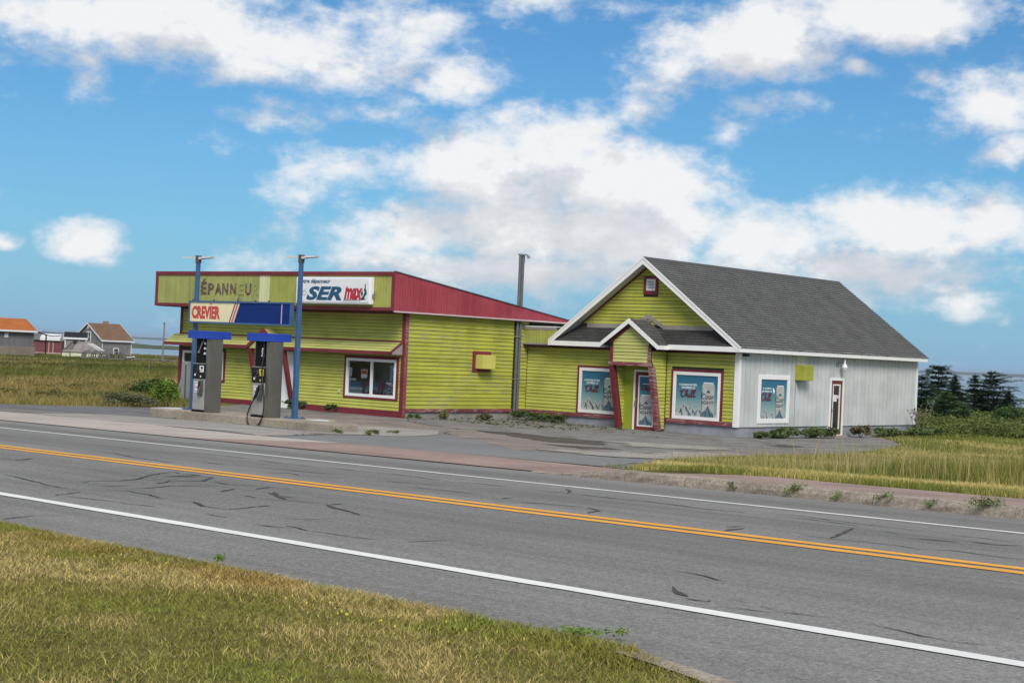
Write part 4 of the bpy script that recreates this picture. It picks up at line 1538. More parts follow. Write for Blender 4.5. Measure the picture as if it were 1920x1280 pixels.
def store_openings():
    # shop window on the right with the room behind it
    w, par = window(store, FR, -2.95, -.26, .745, 2.275, .1, .1, mull=(-1.585,), trim_mat='maroon', tb=.07)
    poster(par, FR, -2.78, -.40, .85, 1.34, -.045, 'strip')
    mb = MB()
    mb.box(-3.6, -.2, 1.9, 1.95, .5, 2.5)
    mb.box(-3.65, -3.6, .14, 1.95, .5, 2.5)
    mb.box(-.2, -.15, .14, 1.95, .5, 2.5)
    mb.box(-3.65, -.15, .14, 1.95, .45, .5)
    mb.box(-3.65, -.15, .14, 1.95, 2.5, 2.55)
    mb.build('room', M['room'], store)
    mb = MB()
    mb.box(-1.35, -1.28, 1.3, 1.36, 1.0, 2.5, 0)
    mb.box(-1.16, -.55, .50, .62, 1.52, 1.93, 1)
    mb.box(-1.11, -.60, .49, .50, 1.56, 1.89, 2)
    mb.box(-2.5, -1.62, .9, 1.5, .5, 1.1, 0)
    mb.build('shop_fitting', [M['grey_dark'], M['black'], M['glass_dark']], store)
    mb = MB()
    FR.box(mb, -.74, -.42, 1.40, 1.98, -.047, -.041, 0)
    mb.poly([FR(a, -.040, b) for a, b in ((-.60, 1.86), (-.55, 1.92), (-.52, 1.84), (-.54, 1.76), (-.58, 1.76))], 1)
    mb.poly([FR(a, -.040, b) for a, b in ((-.53, 1.62), (-.49, 1.58), (-.44, 1.64), (-.47, 1.55), (-.45, 1.50), (-.51, 1.52))], 2)
    mb.build('hanging_poster', [plain('pale_blue_print', (.13, .33, .45), .5, .1), M['print_white'], M['print_black']], par)
    mb = MB()
    FR.box(mb, -2.16, -1.84, 1.47, 1.79, -.047, -.041, 0)
    FR.box(mb, -2.13, -1.87, 1.62, 1.76, -.041, -.039, 1)
    FR.box(mb, -2.13, -1.87, 1.50, 1.615, -.041, -.039, 2)
    mb.build('notice', [plain('pale_notice_frame', (.60, .52, .38), .6, 0), M['sign_red'], M['paper']], par)
    mb = MB()
    FR.box(mb, -2.77, -2.62, 1.50, 1.84, -.047, -.042, 0)
    FR.box(mb, -2.78, -2.40, 1.37, 1.45, -.047, -.042, 0)
    mb.build('sticker', plain('pale_green_sticker', (.42, .50, .46), .5, 0), par)
    # window by the left end
    w, par = window(store, FR, -12.18, -9.52, .98, 2.24, .09, .10, mull=(-11.35, -10.4), pane='glass_dark', trim_mat='maroon')
    # little outlet cover
    mb = MB()
    FR.box(mb, -3.22, -3.12, .90, 1.02, .02, .05)
    mb.build('outlet_cover', plain('pale_outlet_cover', (.55, .56, .35), .5, 0), store)
    # canted apron roof over the ground floor, with a gable over the entrance
    slope = .67
    mb = MB()
    for a0, a1 in ((-12.58, -7.75), (-5.87, -.12)):
        mb.prism([(a0, -.002, 2.36), (a0, -.55, 2.36), (a0, -.55, 2.44), (a0, -.002, 2.80)], (a1 - a0, 0, 0))
    mb.build('apron_roof', M['backing'], store)
    for a0, a1 in ((-12.6, -7.7), (-5.92, -.1)):
        n = 4
        for i in range(n):
            t0, t1 = i / n, (i + 1) / n - .02
            for c0, c1 in ((a0, a0 + (a1 - a0) * .52), (a0 + (a1 - a0) * .52 + .004, a1)):
                yb, zb = -.56 + .55 * t0, 2.45 + .36 * t0
                yt, zt = -.56 + .55 * t1, 2.45 + .36 * t1
                mb = MB()
                mb.hexa([(c0, yb - .012, zb + .022), (c1, yb - .012, zb + .022), (c1, yt, zt + .006), (c0, yt, zt + .006),
                         (c0, yb + .004, zb - .003), (c1, yb + .004, zb - .003), (c1, yt + .01, zt - .008), (c0, yt + .01, zt - .008)])
                mb.build('apron_board', M['awning'], store)
        mb = MB()
        mb.box(a0, a1, -.60, -.55, 2.345, 2.455)
        mb.build('apron_fascia', M['maroon'], store)
    mb = MB()
    mb.prism([(-.12, .0, 2.83), (-.12, .0, 2.36), (-.12, -.56, 2.36), (-.12, -.56, 2.45)], (.03, 0, 0))
    mb.build('apron_end', M['grey_wood'], store)
    mb = MB()
    mb.prism([(-.14, -.6, 2.47), (-.14, -.61, 2.43), (-.14, .02, 2.82), (-.14, .02, 2.87)], (.075, 0, 0))
    mb.build('apron_end_trim', M['maroon'], store)
    # entrance: gable, leaning boards, side walls, white door
    ac, zb, zp, hw = -6.74, 2.36, 3.14, 1.0
    b = -.60
    mb = MB()
    mb.prism([(ac - hw, b + .03, zb), (ac + hw, b + .03, zb), (ac, b + .03, zp - .05)], (0, .58, 0))
    mb.build('entrance_gable', M['awning'], store)
    for sg in (-1, 1):
        mb = MB()
        mb.prism([(ac + sg * (hw + .06), b, zb - .03), (ac + sg * (hw - .12), b, zb - .03), (ac, b, zp - .17), (ac, b, zp)], (0, -.045, 0))
        mb.build('gable_trim', M['maroon'], store)
        ap = ac + (1.06 if sg > 0 else -.80)
        mb = MB()
        mb.hexa([(ap - .07, .0, .16), (ap + .07, .0, .16), (ap + .07, .12, .16), (ap - .07, .12, .16),
                 (ap - .07, -.60, 2.36), (ap + .07, -.60, 2.36), (ap + .07, -.44, 2.36), (ap - .07, -.44, 2.36)])
        mb.build('leaning_post', M['maroon'], store)
    mb = MB()
    FR.box(mb, -7.28, -6.32, .06, 2.12, .0, .04, 0)
    FR.box(mb, -6.32, -5.66, .06, 2.3, .0, .03, 0)
    mb.build('door', M['white'], store)
    # boxed air conditioner on the side wall
    mb = MB()
    SD.frame(mb, 3.55, 4.55, 1.85, 2.605, .14, .0, .055)
    mb.build('vent_frame', M['maroon'], store)
    mb = MB()
    SD.box(mb, 3.72, 4.42, 1.97, 2.48, .0, .40)
    mb.build('vent_box', boards_mat('peeling_box_paint', (.52, .50, .12), .42, wood=(.42, .39, .24), obj_var=0), store, bevel=.012)
    # pair of pipes up the wall with a floodlight on top
    for bb, top in ((5.95, 6.28), (6.115, 6.28)):
        mb = MB()
        mb.tube([(.10, bb, .42), (.10, bb, top)], .056, 12)
        mb.build('pipe', M['metal_pipe'], store, smooth=False)
    mb = MB()
    mb.box(.03, .17, 5.88, 6.19, 6.28, 6.34)
    mb.build('pipe_cap', M['galv'], store)
    for z in (1.6, 3.2):
        mb = MB()
        mb.box(.0, .165, 5.87, 6.19, z, z + .04)
        mb.build('pipe_strap', M['galv'], store)
    mb = MB()
    mb.tube([(.10, 6.18, 6.32), (.10, 6.27, 6.35), (.10, 6.34, 6.33)], .014, 6)
    mb.tube([(.10, 6.32, 6.33), (.13, 6.38, 6.27), (.14, 6.41, 6.21)], [.03, .055, .068], 10)
    mb.tube([(.10, 6.20, 6.3), (.10, 6.22, 6.05)], .014, 6)
    mb.build('floodlight', M['galv'], store)


store_openings()


def store_lettering():
    FB = front(-.98)
    ghost = NT('ghost_lettering')
    g_ = ghost.mix(ghost.ramp(ghost.noise(ghost.coord(scale=(1, 1, 2)), 9, 5, .7), .42, .6), (.075, .035, .03), (.22, .16, .135))
    gm_ = ghost.done(g_, .8)

    def faint(name, k):
        t = NT(name)
        n = t.noise(t.coord(scale=(1, 1, 1.3)), 11, 4, .7)
        return t.done(t.mix(t.ramp(n, k, k + .08), (.325, .342, .112), (.23, .205, .11)), .8)
    f1, f2 = faint('faint_letter', .575), faint('fainter_letter', .60)
    letters = [('D', -10.34, f1), ('\u00c9', -9.99, gm_), ('P', -9.57, gm_), ('A', -9.16, gm_), ('N', -8.74, gm_), ('N', -8.28, gm_), ('E', -7.84, f1), ('U', -7.43, gm_), ('R', -7.0, f2)]
    for ch, u, m in letters:
        mb = MB()
        z1 = 4.76 if ch != '\u00c9' else 4.93
        put_text(mb, ch, FB, u, u + (.38 if ch == 'A' else .26 if ch == 'D' else .34), 4.33, z1, .004, 0, bold=.03 if m is gm_ else .01)
        mb.build('lettering', m, store, recalc=False)


store_lettering()

# lit box sign hung on the fascia
sign = bthing('wall_sign', 'white lightbox sign with blue and red lettering on the store fascia', 'sign', -2.4, -.98, 4.05)


def box_sign():
    u0, u1, z0, z1 = -4.45, -.66, 4.05, 5.0
    mb = MB()
    mb.box(u0, u1, -1.17, -.985, z0, z1)
    mb.build('case', M['sign_white'], sign, bevel=.03)
    W_ = front(-1.17)
    mb = MB()
    # rounded face
    r = .1
    pts = []
    for cx, cz, a0 in ((u1 - .06 - r, z1 - .06 - r, 0), (u0 + .06 + r, z1 - .06 - r, 90), (u0 + .06 + r, z0 + .06 + r, 180), (u1 - .06 - r, z0 + .06 + r, 270)):
        for k in range(5):
            a = R(a0 + k * 22.5)
            pts.append((cx + r * math.cos(a), cz + r * math.sin(a)))
    mb.prism([W_(a, .0, b) for a, b in pts], (0, -.02, 0), 0)
    d = .024
    put_text(mb, 'votre d\u00e9panneur', W_, -4.24, -2.64, 4.73, 4.93, d, 1, bold=.03, shear=.25)
    put_text(mb, 'SER', W_, -3.87, -2.05, 4.17, 4.67, d, 1, bold=.045, shear=.28)
    put_text(mb, 'max', W_, -1.92, -1.02, 4.20, 4.62, d, 2, bold=.05, shear=.22)
    for z in (4.19, 4.15):
        W_.box(mb, -1.98, -1.12, z, z + .012, d - .002, d, 4)
    mb.ribbon([(-1.90, 4.22), (-1.80, 4.66)], .07, W_, d + .001, 2)
    # dark leaping shape behind the x
    for pts in ([(-1.10, 4.25), (-.98, 4.36), (-.93, 4.48), (-.97, 4.56), (-.93, 4.64), (-.93, 4.76), (-.89, 4.77), (-.88, 4.60), (-.83, 4.50), (-.82, 4.42), (-.90, 4.33), (-.95, 4.24), (-1.06, 4.17)],
                [(-1.12, 4.44), (-1.04, 4.55), (-1.0, 4.40), (-1.06, 4.30)], [(-.98, 4.25), (-.86, 4.26), (-.88, 4.21), (-.98, 4.20)]):
        mb.poly([W_(a, d - .003, b) for a, b in pts], 3)
    # outline flake at the left
    leaf = [(-4.06, 4.42), (-4.0, 4.53), (-3.96, 4.48), (-3.93, 4.56), (-3.90, 4.47), (-3.84, 4.44), (-3.90, 4.38), (-3.98, 4.33), (-4.06, 4.36), (-4.06, 4.42)]
    mb.ribbon(leaf, .014, W_, d, 4)
    mb.build('face', [M['sign_white'], M['ser_blue'], M['ser_red'], plain('print_dark_green', (.008, .06, .06), .5, 0), M['navy']], sign)
    mb = MB()
    mb.box(-.66, -.60, -1.10, -1.02, 4.28, 4.42)
    mb.tube([(-.62, -1.05, 4.42), (-.58, -1.03, 4.50), (-.62, -.99, 4.58)], .012, 6)
    mb.build('junction_box', M['galv'], sign)


box_sign()


# ================================================================== GABLED SHOP
shop = bthing('gabled_shop', 'gabled shop with chartreuse front, white plank side and grey shingle roof', 'shop', 9.37, 6.73, 0.01)
BF, AR = 6.73, 9.37
SF, SS = front(BF), side(AR)
RA, RZ, EZ, HWD, BV, BB = 5.545, 6.20, 3.15, 4.145, 6.25, 20.66


def roof_z(a):
    return RZ - abs(a - RA) * (RZ - EZ) / HWD


def shingle_course(parent, p00, p01, p10, p11, lift, tab, seed, name='shingle_course', r0=0.90, r1=1.07):
    """one course of tabs: lower edge p00..p01, upper edge p10..p11"""
    r = random.Random(seed)
    p00, p01, p10, p11 = map(Vector, (p00, p01, p10, p11))
    L = (p01 - p00).length
    nrm = (p01 - p00).cross(p10 - p00).normalized()
    if nrm.z < 0:
        nrm = -nrm
    cuts = [0.0]
    x = r.uniform(.3, 1) * tab
    while x < L - .05:
        cuts.append(x / L)
        x += tab
    cuts.append(1.0)
    v, f, cl = [], [], []
    for a, b in zip(cuts[:-1], cuts[1:]):
        h = lift * r.uniform(.92, 1.1)
        g = .008 / L
        lo0, lo1, hi0, hi1 = p00.lerp(p01, a + g), p00.lerp(p01, b - g), p10.lerp(p11, a + g), p10.lerp(p11, b - g)
        dn = (p00 - p10).normalized() * r.uniform(-.003, .003)
        n = len(v)
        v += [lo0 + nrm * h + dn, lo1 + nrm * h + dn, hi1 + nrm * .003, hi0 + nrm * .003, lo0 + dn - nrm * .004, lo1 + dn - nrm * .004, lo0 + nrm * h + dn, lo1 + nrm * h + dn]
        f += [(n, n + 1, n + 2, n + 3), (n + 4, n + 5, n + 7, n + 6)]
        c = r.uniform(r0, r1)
        cl += [c] * 4 + [.42] * 4            # cut edge coloured dark to draw the shadow line under each course
    me = bpy.data.meshes.new(name)
    off = parent.off
    me.from_pydata([(p.x - off[0], p.y - off[1], p.z - off[2]) for p in v], [], f)
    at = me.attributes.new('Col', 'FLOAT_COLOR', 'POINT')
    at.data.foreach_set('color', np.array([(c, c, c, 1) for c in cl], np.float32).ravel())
    me.materials.append(M['shingle'])
    o = bpy.data.objects.new(name, me)
    return link(o, parent.o)


def shop_shell():
    mb = MB()
    mb.box(.02, AR - .02, BF + .02, 20.46, -.35, .40)
    mb.build('foundation', M['concrete_f'], shop)
    mb = MB()
    SF.box(mb, .0, AR, .40, 3.0, -.12, -.002)
    mb.prism([(1.5, BF + .002, 3.0), (9.3, BF + .002, 3.0), (RA + .3, BF + .002, 5.95), (RA, BF + .002, 6.05), (RA - .3, BF + .002, 5.95)], (0, .1, 0))
    mb.box(.0, .1, BF + .12, 20.46, .4, 3.0)
    mb.box(.1, AR, 20.36, 20.46, .4, 3.0)
    mb.prism([(1.5, 20.46, 3.0), (9.3, 20.46, 3.0), (RA, 20.46, 6.05)], (0, -.1, 0))
    mb.build('wall', M['backing'], shop)
    mb = MB()
    SS.box(mb, BF + .002, 20.46, .40, 3.0, -.12, -.002)
    mb.build('side_wall', M['backing_w'], shop)
    # roof slabs
    mb = MB()
    th = .12
    for sg in (-1, 1):
        mb.prism([(RA, BV, RZ), (RA + sg * HWD, BV, EZ), (RA + sg * HWD, BV, EZ - th), (RA, BV, RZ - th * 1.25)], (0, BB - BV, 0))
    roof = mb.build('roof', M['shingle_plain'], shop)
    mb = MB()
    for sg in (-1, 1):
        mb.prism([(RA, BV + .02, RZ - th * 1.25 - .004), (RA + sg * (HWD - .02), BV + .02, EZ - th - .004), (RA + sg * (HWD - .02), BV + .02, EZ - th - .03), (RA, BV + .02, RZ - th * 1.25 - .035)], (0, BF - BV - .03, 0))
    mb.box(AR + .002, RA + HWD - .01, BV + .3, 20.5, EZ - .16, EZ - .13)
    mb.build('soffit', M['soffit'], shop)
    # white verge boards and eaves boards
    sl = (RZ - EZ) / HWD
    for sg in (-1, 1):
        mb = MB()
        e = RA + sg * (HWD + .02)
        mb.prism([(RA, BV, RZ + .015), (e, BV, EZ + .0), (e, BV, EZ - .21), (RA, BV, RZ - .235)], (0, -.035, 0))
        mb.prism([(RA, BV - .035, RZ + .02), (e, BV - .035, EZ + .005), (e, BV - .035, EZ - .06), (RA, BV - .035, RZ - .05)], (0, -.018, 0))
        mb.build('verge_board', M['white'], shop)
        mb = MB()
        mb.prism([(RA, BB, RZ + .015), (e, BB, EZ + .0), (e, BB, EZ - .21), (RA, BB, RZ - .235)], (0, .03, 0))
        mb.build('verge_board', M['white'], shop)
    mb = MB()
    mb.box(RA + HWD, RA + HWD + .035, BV - .05, BB + .03, EZ - .19, EZ - .015)
    mb.box(RA + HWD, RA + HWD + .055, BV - .05, BB + .03, EZ - .05, EZ - .005)
    mb.build('eaves_board', M['white'], shop)
    for a0, a1 in ((RA - HWD, 4.28), (6.74, RA + HWD)):
        mb = MB()
        mb.box(a0, a1, BV - .03, BV + .005, 2.955, 3.13)
        mb.build('eaves_board', M['white'], shop)
    mb = MB()
    SF.box(mb, 1.4, 9.27, 2.86, 2.965, -.001, .05)
    mb.box(1.45, 9.6, BV + .005, BF - .05, 2.94, 2.955)
    mb.build('frieze_board', M['maroon_dark'], shop)
    # pent roof along the gable
    mb = MB()
    l0, l1, r0_, r1_ = RA - HWD + .12, RA - HWD + .98, RA + HWD - .12, RA + HWD - .98
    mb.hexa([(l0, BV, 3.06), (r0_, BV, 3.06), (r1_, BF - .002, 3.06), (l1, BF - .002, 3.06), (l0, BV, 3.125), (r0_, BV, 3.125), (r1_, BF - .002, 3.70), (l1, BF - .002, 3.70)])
    mb.build('pent_roof', M['shingle_shaded'], shop)
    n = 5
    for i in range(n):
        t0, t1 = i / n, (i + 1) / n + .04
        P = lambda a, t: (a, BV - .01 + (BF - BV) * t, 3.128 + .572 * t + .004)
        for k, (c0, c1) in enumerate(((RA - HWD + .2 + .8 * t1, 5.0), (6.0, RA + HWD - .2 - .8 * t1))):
            shingle_course(shop, P(c0, t0), P(c1, t0), P(c0, min(1, t1)), P(c1, min(1, t1)), .016, .3, 60 + i * 2 + k, r0=.33, r1=.46)  # courses tinted dark to paint the shade of this front slope
    # main slope, every course
    n = 36
    e = Vector((RA + HWD + .06, 0, EZ - .044))
    rd = Vector((RA, 0, RZ))
    for i in range(n):
        a = e.lerp(rd, i / n)
        b = e.lerp(rd, min(1, (i + 1) / n + .006))
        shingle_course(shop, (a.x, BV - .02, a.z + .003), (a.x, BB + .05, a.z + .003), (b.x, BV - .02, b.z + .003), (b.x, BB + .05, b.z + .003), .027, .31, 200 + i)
    e2 = Vector((RA - HWD - .06, 0, EZ - .044))
    for i in range(0, n, 4):
        a = e2.lerp(rd, i / n)
        b = e2.lerp(rd, min(1, (i + 4) / n + .006))
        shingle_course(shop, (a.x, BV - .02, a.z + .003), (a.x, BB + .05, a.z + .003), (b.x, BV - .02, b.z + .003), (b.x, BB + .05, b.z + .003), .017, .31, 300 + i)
    mb = MB()
    mb.prism([(RA - .16, BV - .03, RZ - .09), (RA, BV - .03, RZ + .035), (RA + .16, BV - .03, RZ - .09), (RA, BV - .03, RZ + .005)], (0, BB - BV + .06, 0))
    mb.build('ridge_cap', M['shingle_plain'], shop)
    # siding of the front
    gl = lambda z: RA - (6.02 - z) / sl
    gh = lambda z: RA + (6.02 - z) / sl
    clad(shop, SF, 3.82, 5.95, .125, gl, gh, lambda u, z: M['green_worn'], holes=[(5.29, 5.92, 4.89, 5.57)], lip=.03)
    clad(shop, SF, .50, 2.87, .125, .02, 4.66, M['green'], holes=[(2.47, 4.66, .4, 2.27)])
    clad(shop, SF, .55, 2.87, .125, 6.415, 9.26, lambda u, z: M['green_worn'] if u > 8 else M['green'], holes=[(6.64, 8.80, .4, 2.30)])
    mb = MB()
    SF.box(mb, 9.25, AR + .05, .38, 2.96, .0, .05)
    SS.box(mb, BF - .0, BF + .13, .38, 2.96, .0, .045)
    mb.build('corner_board', M['white'], shop)
    mb = MB()
    SS.box(mb, 20.36, 20.5, .40, 2.96, .0, .045)
    mb.build('corner_board', M['white'], shop)
    for u0, u1, z0, z1 in ((.05, 2.2, .365, .49), (2.21, 4.62, .365, .49), (6.5, 9.24, .395, .545)):
        mb = MB()
        SF.box(mb, u0, u1, z0, z1, .0, .06)
        mb.build('skirting_board', M['maroon_worn'], shop)
    mb = MB()
    SF.box(mb, -.0, .035, .5, 2.9, .0, .03)
    mb.build('corner_board', M['maroon_dark'], shop)
    # gable foot boards and vent
    mb = MB()
    SF.box(mb, 2.82, 4.78, 3.66, 3.815, .0, .05)
    mb.prism([SF(4.78, .0, 3.66), SF(4.78, .0, 3.815), SF(5.555, .0, 4.20), SF(5.555, .0, 4.04)], (0, -.055, 0))
    mb.prism([SF(6.25, .0, 3.66), SF(6.25, .0, 3.815), SF(5.555, .0, 4.20), SF(5.555, .0, 4.04)], (0, -.055, 0))
    SF.box(mb, 6.25, 8.30, 3.66, 3.815, .0, .05)
    mb.build('gable_foot_board', M['grey_wood'], shop)
    for sg in (-1, 1):
        mb = MB()
        f = lambda z: RA + sg * (6.05 - z) / sl
        mb.prism([SF(f(3.82), .0, 3.82), SF(f(6.0), .0, 6.0), SF(f(6.0), .0, 5.88), SF(f(3.82) - sg * .12, .0, 3.82)], (0, -.05, 0))
        mb.build('gable_edge_board', M['maroon'], shop)
    mb = MB()
    SF.frame(mb, 5.30, 5.91, 4.90, 5.56, .105, .0, .06, 0, wb=.14)
    vent = mb.build('gable_vent', M['maroon'], shop)
    par = (vent, shop.off)
    mb = MB()
    SF.frame(mb, 5.405, 5.805, 5.04, 5.455, .045, .0, .045)
    mb.build('vent_frame', M['white'], par)
    for k in range(6):
        z = 5.09 + k * .054
        mb = MB()
        mb.hexa([SF(5.45, .004, z + .03), SF(5.76, .004, z + .03), SF(5.76, .035, z), SF(5.45, .035, z), SF(5.45, .004, z + .042), SF(5.76, .004, z + .042), SF(5.76, .035, z + .012), SF(5.45, .035, z + .012)])
        mb.build('slat', M['white'], par)
    # shop windows with posters
    for u0, u1, z0, z1, trim in ((2.47, 4.5, .50, 2.262, 'maroon'), (6.65, 8.79, .52, 2.29, 'maroon')):
        w, par = window(shop, SF, u0, u1, z0, z1, .085, .115, recess=.0, tb=.02, pane=None)
        poster(par, SF, u0 + .215, u1 - .215 + .02, z0 + .14, z1 - .20, .012, 'wide')
    # white side
    holes = [(8.05, 10.2, .51, 2.22), (13.18, 14.25, .3, 2.19)]
    vclad(shop, SS, BF + .13, 20.36, .312, .385, 2.965, M['white_board'], holes=holes, name='side_plank', d1=.024, gap=.022)
    w, par = window(shop, SS, 8.05, 10.2, .51, 2.22, .0, .165, recess=.0, pane=None)
    poster(par, SS, 8.215, 10.035, .60, 2.09, .012, 'narrow')
    mb = MB()
    SS.frame(mb, 13.18, 14.25, .03, 2.19, .10, -.02, .05, wb=.03)
    dr = mb.build('door', M['white'], shop)
    par = (dr, shop.off)
    mb = MB()
    SS.frame(mb, 13.28, 14.15, .06, 2.09, .16, -.02, .02, wb=.2)
    mb.build('door_leaf', M['door_red'], par)
    mb = MB()
    SS.frame(mb, 13.42, 14.0, .24, 1.95, .05, -.01, .03)
    mb.build('glazing_bead', M['white'], par)
    mb = MB()
    SS.box(mb, 13.46, 13.96, .28, 1.91, -.02, .0)
    mb.build('pane', M['glass_dark'], par)
    mb = MB()
    SS.box(mb, 13.40, 13.72, 1.30, 1.55, .03, .036)
    mb.box(AR + .031, AR + .036, 13.74, 13.86, 1.42, 1.54)
    mb.build('notice', M['paper'], par)
    mb = MB()
    mb.tube([(AR + .02, 13.36, 1.0), (AR + .09, 13.36, 1.0), (AR + .09, 13.46, 1.0)], .016, 6)
    mb.build('handle', M['brass'], par)
    mb = MB()
    SS.box(mb, 13.2, 14.2, -.1, .035, .0, .3)
    mb.build('door_step', M['island'], shop)
    mb = MB()
    SS.box(mb, 10.56, 11.24, 2.06, 2.62, .0, .40)
    mb.build('vent_box', plain('chartreuse_box', (.33, .35, .04), .6, .12, 3), shop, bevel=.012)
    mb = MB()
    for u, z0, w_ in ((10.62, .45, .035), (11.0, .5, .045), (11.17, 1.5, .03), (10.8, 1.75, .03)):
        mb.ribbon([(u + .004 * math.sin(7 * z), z) for z in np.linspace(z0, 2.06, 14)], [w_ * (.4 + .6 * k / 13) for k in range(14)], SS, .0245)
    mb.build('rust_streak', plain('rust_stain', (.15, .115, .075), .8, .3, 9), shop, recalc=False)
    mb = MB()
    mb.box(AR, AR + .06, 13.6, 13.76, 2.62, 2.78, 0)
    mb.tube([(AR + .05, 13.7, 2.72), (AR + .18, 13.8, 2.80), (AR + .24, 13.86, 2.74)], .02, 6, 0)
    mb.tube([(AR + .24, 13.86, 2.90), (AR + .24, 13.86, 2.74), (AR + .24, 13.86, 2.66), (AR + .24, 13.86, 2.58)], [.03, .04, .095, .11], 14, 1)
    mb.tube([(AR + .24, 13.86, 2.585), (AR + .24, 13.86, 2.50), (AR + .24, 13.86, 2.44)], [.09, .08, .045], 12, 2)
    mb.build('wall_lamp', [M['galv'], M['sign_white'], M['soffit']], shop, smooth=False)
    mb = MB()
    mb.box(AR, AR + .16, 6.92, 7.16, 2.83, 2.92)
    mb.build('eaves_lamp', M['dark'], shop)


shop_shell()


def porch():
    bv, bg = 5.56, 5.75
    pc, pz, hw = 5.52, 3.98, 1.22
    sl = .72
    ze = pz - sl * hw
    mb = MB()
    for sg in (-1, 1):
        mb.prism([(pc, bv, pz), (pc + sg * hw, bv, ze), (pc + sg * hw, bv, ze - .08), (pc, bv, pz - .1)], (0, BF - bv - .02, 0))
    mb.build('porch_roof', M['shingle_plain'], shop)
    n = 9
    for sg in (-1, 1):
        e, rd = Vector((pc + sg * (hw + .03), 0, ze - .02)), Vector((pc, 0, pz + .006))
        for i in range(n):
            a, b = e.lerp(rd, i / n), e.lerp(rd, min(1, (i + 1) / n + .02))
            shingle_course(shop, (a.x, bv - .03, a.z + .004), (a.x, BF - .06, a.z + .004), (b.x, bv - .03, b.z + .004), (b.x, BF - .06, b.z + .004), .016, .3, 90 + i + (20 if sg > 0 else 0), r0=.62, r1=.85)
        mb = MB()
        e_ = pc + sg * (hw + .05)
        mb.prism([(pc, bv, pz + .02), (e_, bv, ze - .012), (e_, bv, ze - .17), (pc, bv, pz - .16)], (0, -.035, 0))
        mb.build('porch_verge_board', M['white'], shop)
        mb = MB()
        mb.box(pc + sg * hw, pc + sg * (hw + .03), bv, BV, ze - .16, ze - .01)
        mb.build('porch_eaves_board', M['white'], shop)
        mb = MB()
        mb.prism([(pc, bg, pz - .14), (pc + sg * .92, bg, pz - .14 - sl * .92), (pc + sg * .92, bg, pz - .24 - sl * .92), (pc, bg, pz - .26)], (0, -.05, 0))
        mb.build('porch_gable_trim', M['maroon'], shop)
    PW = front(bg)
    L, Rr = 4.66, 6.38
    mb = MB()
    mb.prism([(L, bg + .002, 2.42), (Rr, bg + .002, 2.42), (Rr, bg + .002, pz - .1 - sl * (Rr - pc)), (pc, bg + .002, pz - .1), (L, bg + .002, pz - .1 - sl * (pc - L))], (0, .08, 0))
    mb.box(L, Rr, bg + .08, 6.4, 2.40, 2.44)
    mb.build('porch_wall', M['backing'], shop)
    g0 = lambda z: max(L + .1, pc - (pz - .2 - z) / sl)
    g1_ = lambda z: min(Rr - .1, pc + (pz - .2 - z) / sl)
    clad(shop, PW, 2.46, 3.78, .12, g0, g1_, M['awning'])
    mb = MB()
    PW.box(mb, L - .02, L + .1, 2.46, 2.98, .0, .05)
    mb.build('porch_corner_board', M['maroon'], shop)
    mb = MB()
    PW.box(mb, Rr - .1, Rr + .02, 2.46, 2.98, .0, .05)
    mb.build('porch_corner_board', M['maroon_worn'], shop)
    mb = MB()
    PW.box(mb, L - .06, Rr + .06, 2.33, 2.455, .0, .07)
    mb.build('porch_lintel', M['maroon_worn'], shop)
    for a, m in ((L + .05, 'maroon'), (Rr + .02, 'maroon_worn')):
        mb = MB()
        mb.hexa([(a - .085, 6.22, .10), (a + .085, 6.22, .10), (a + .085, 6.44, .10), (a - .085, 6.44, .10),
                 (a - .085, 5.69, 2.33), (a + .085, 5.69, 2.33), (a + .085, 5.91, 2.33), (a - .085, 5.91, 2.33)])
        mb.build('leaning_post', M[m], shop)
    # side walls, their front edges following the leaning posts
    be = lambda z: 5.88 + .53 * (2.33 - z) / 2.23
    for a, nm in ((L + .12, 'left'), (Rr - .02, 'right')):
        mb = MB()
        mb.prism([(a, be(.14), .14), (a, BF - .005, .14), (a, BF - .005, 2.9), (a, be(2.33) - .1, 2.9), (a, be(2.33), 2.33)], (.04, 0, 0))
        mb.build('porch_side_wall', M['backing'], shop)
        WS = side(a + .04)
        clad(shop, WS, .14, 2.88, .125, lambda z: be(min(z, 2.33)) - (.08 if z > 2.4 else 0), BF - (.003 if nm == 'right' else .32), M['green'])
    mb = MB()
    mb.box(Rr + .02, Rr + .06, BF - .05, BF - .03, .14, 2.88)
    mb.build('porch_corner_board', M['maroon_dark'], shop)
    # recessed door wall
    bd = 6.40
    DW = front(bd)
    mb = MB()
    mb.box(L + .1, Rr - .02, bd, bd + .1, .02, 2.42)
    mb.build('porch_door_wall', M['green_trim'], shop)
    mb = MB()
    DW.frame(mb, 5.27, 6.37, .0, 2.20, .075, .0, .05, wb=.04)
    dr = mb.build('door', M['white'], shop)
    par = (dr, shop.off)
    mb = MB()
    DW.frame(mb, 5.345, 6.295, .04, 2.125, .15, .0, .03, wb=.16)
    mb.build('door_leaf', M['door_red'], par)
    mb = MB()
    DW.frame(mb, 5.475, 6.165, .19, 2.0, .045, .01, .045)
    mb.build('glazing_bead', M['white'], par)
    poster(par, DW, 5.52, 6.12, .23, 1.96, .02, 'door')
    mb = MB()
    DW.box(mb, 5.37, 5.42, .86, 1.16, .03, .05)
    DW.box(mb, 5.375, 5.395, .92, 1.10, .05, .10)
    mb.build('handle', M['brass'], par)
    mb = MB()
    mb.box(L + .1, Rr + .1, 5.9, bd, -.2, .03)
    mb.build('door_step', M['island'], shop)


porch()


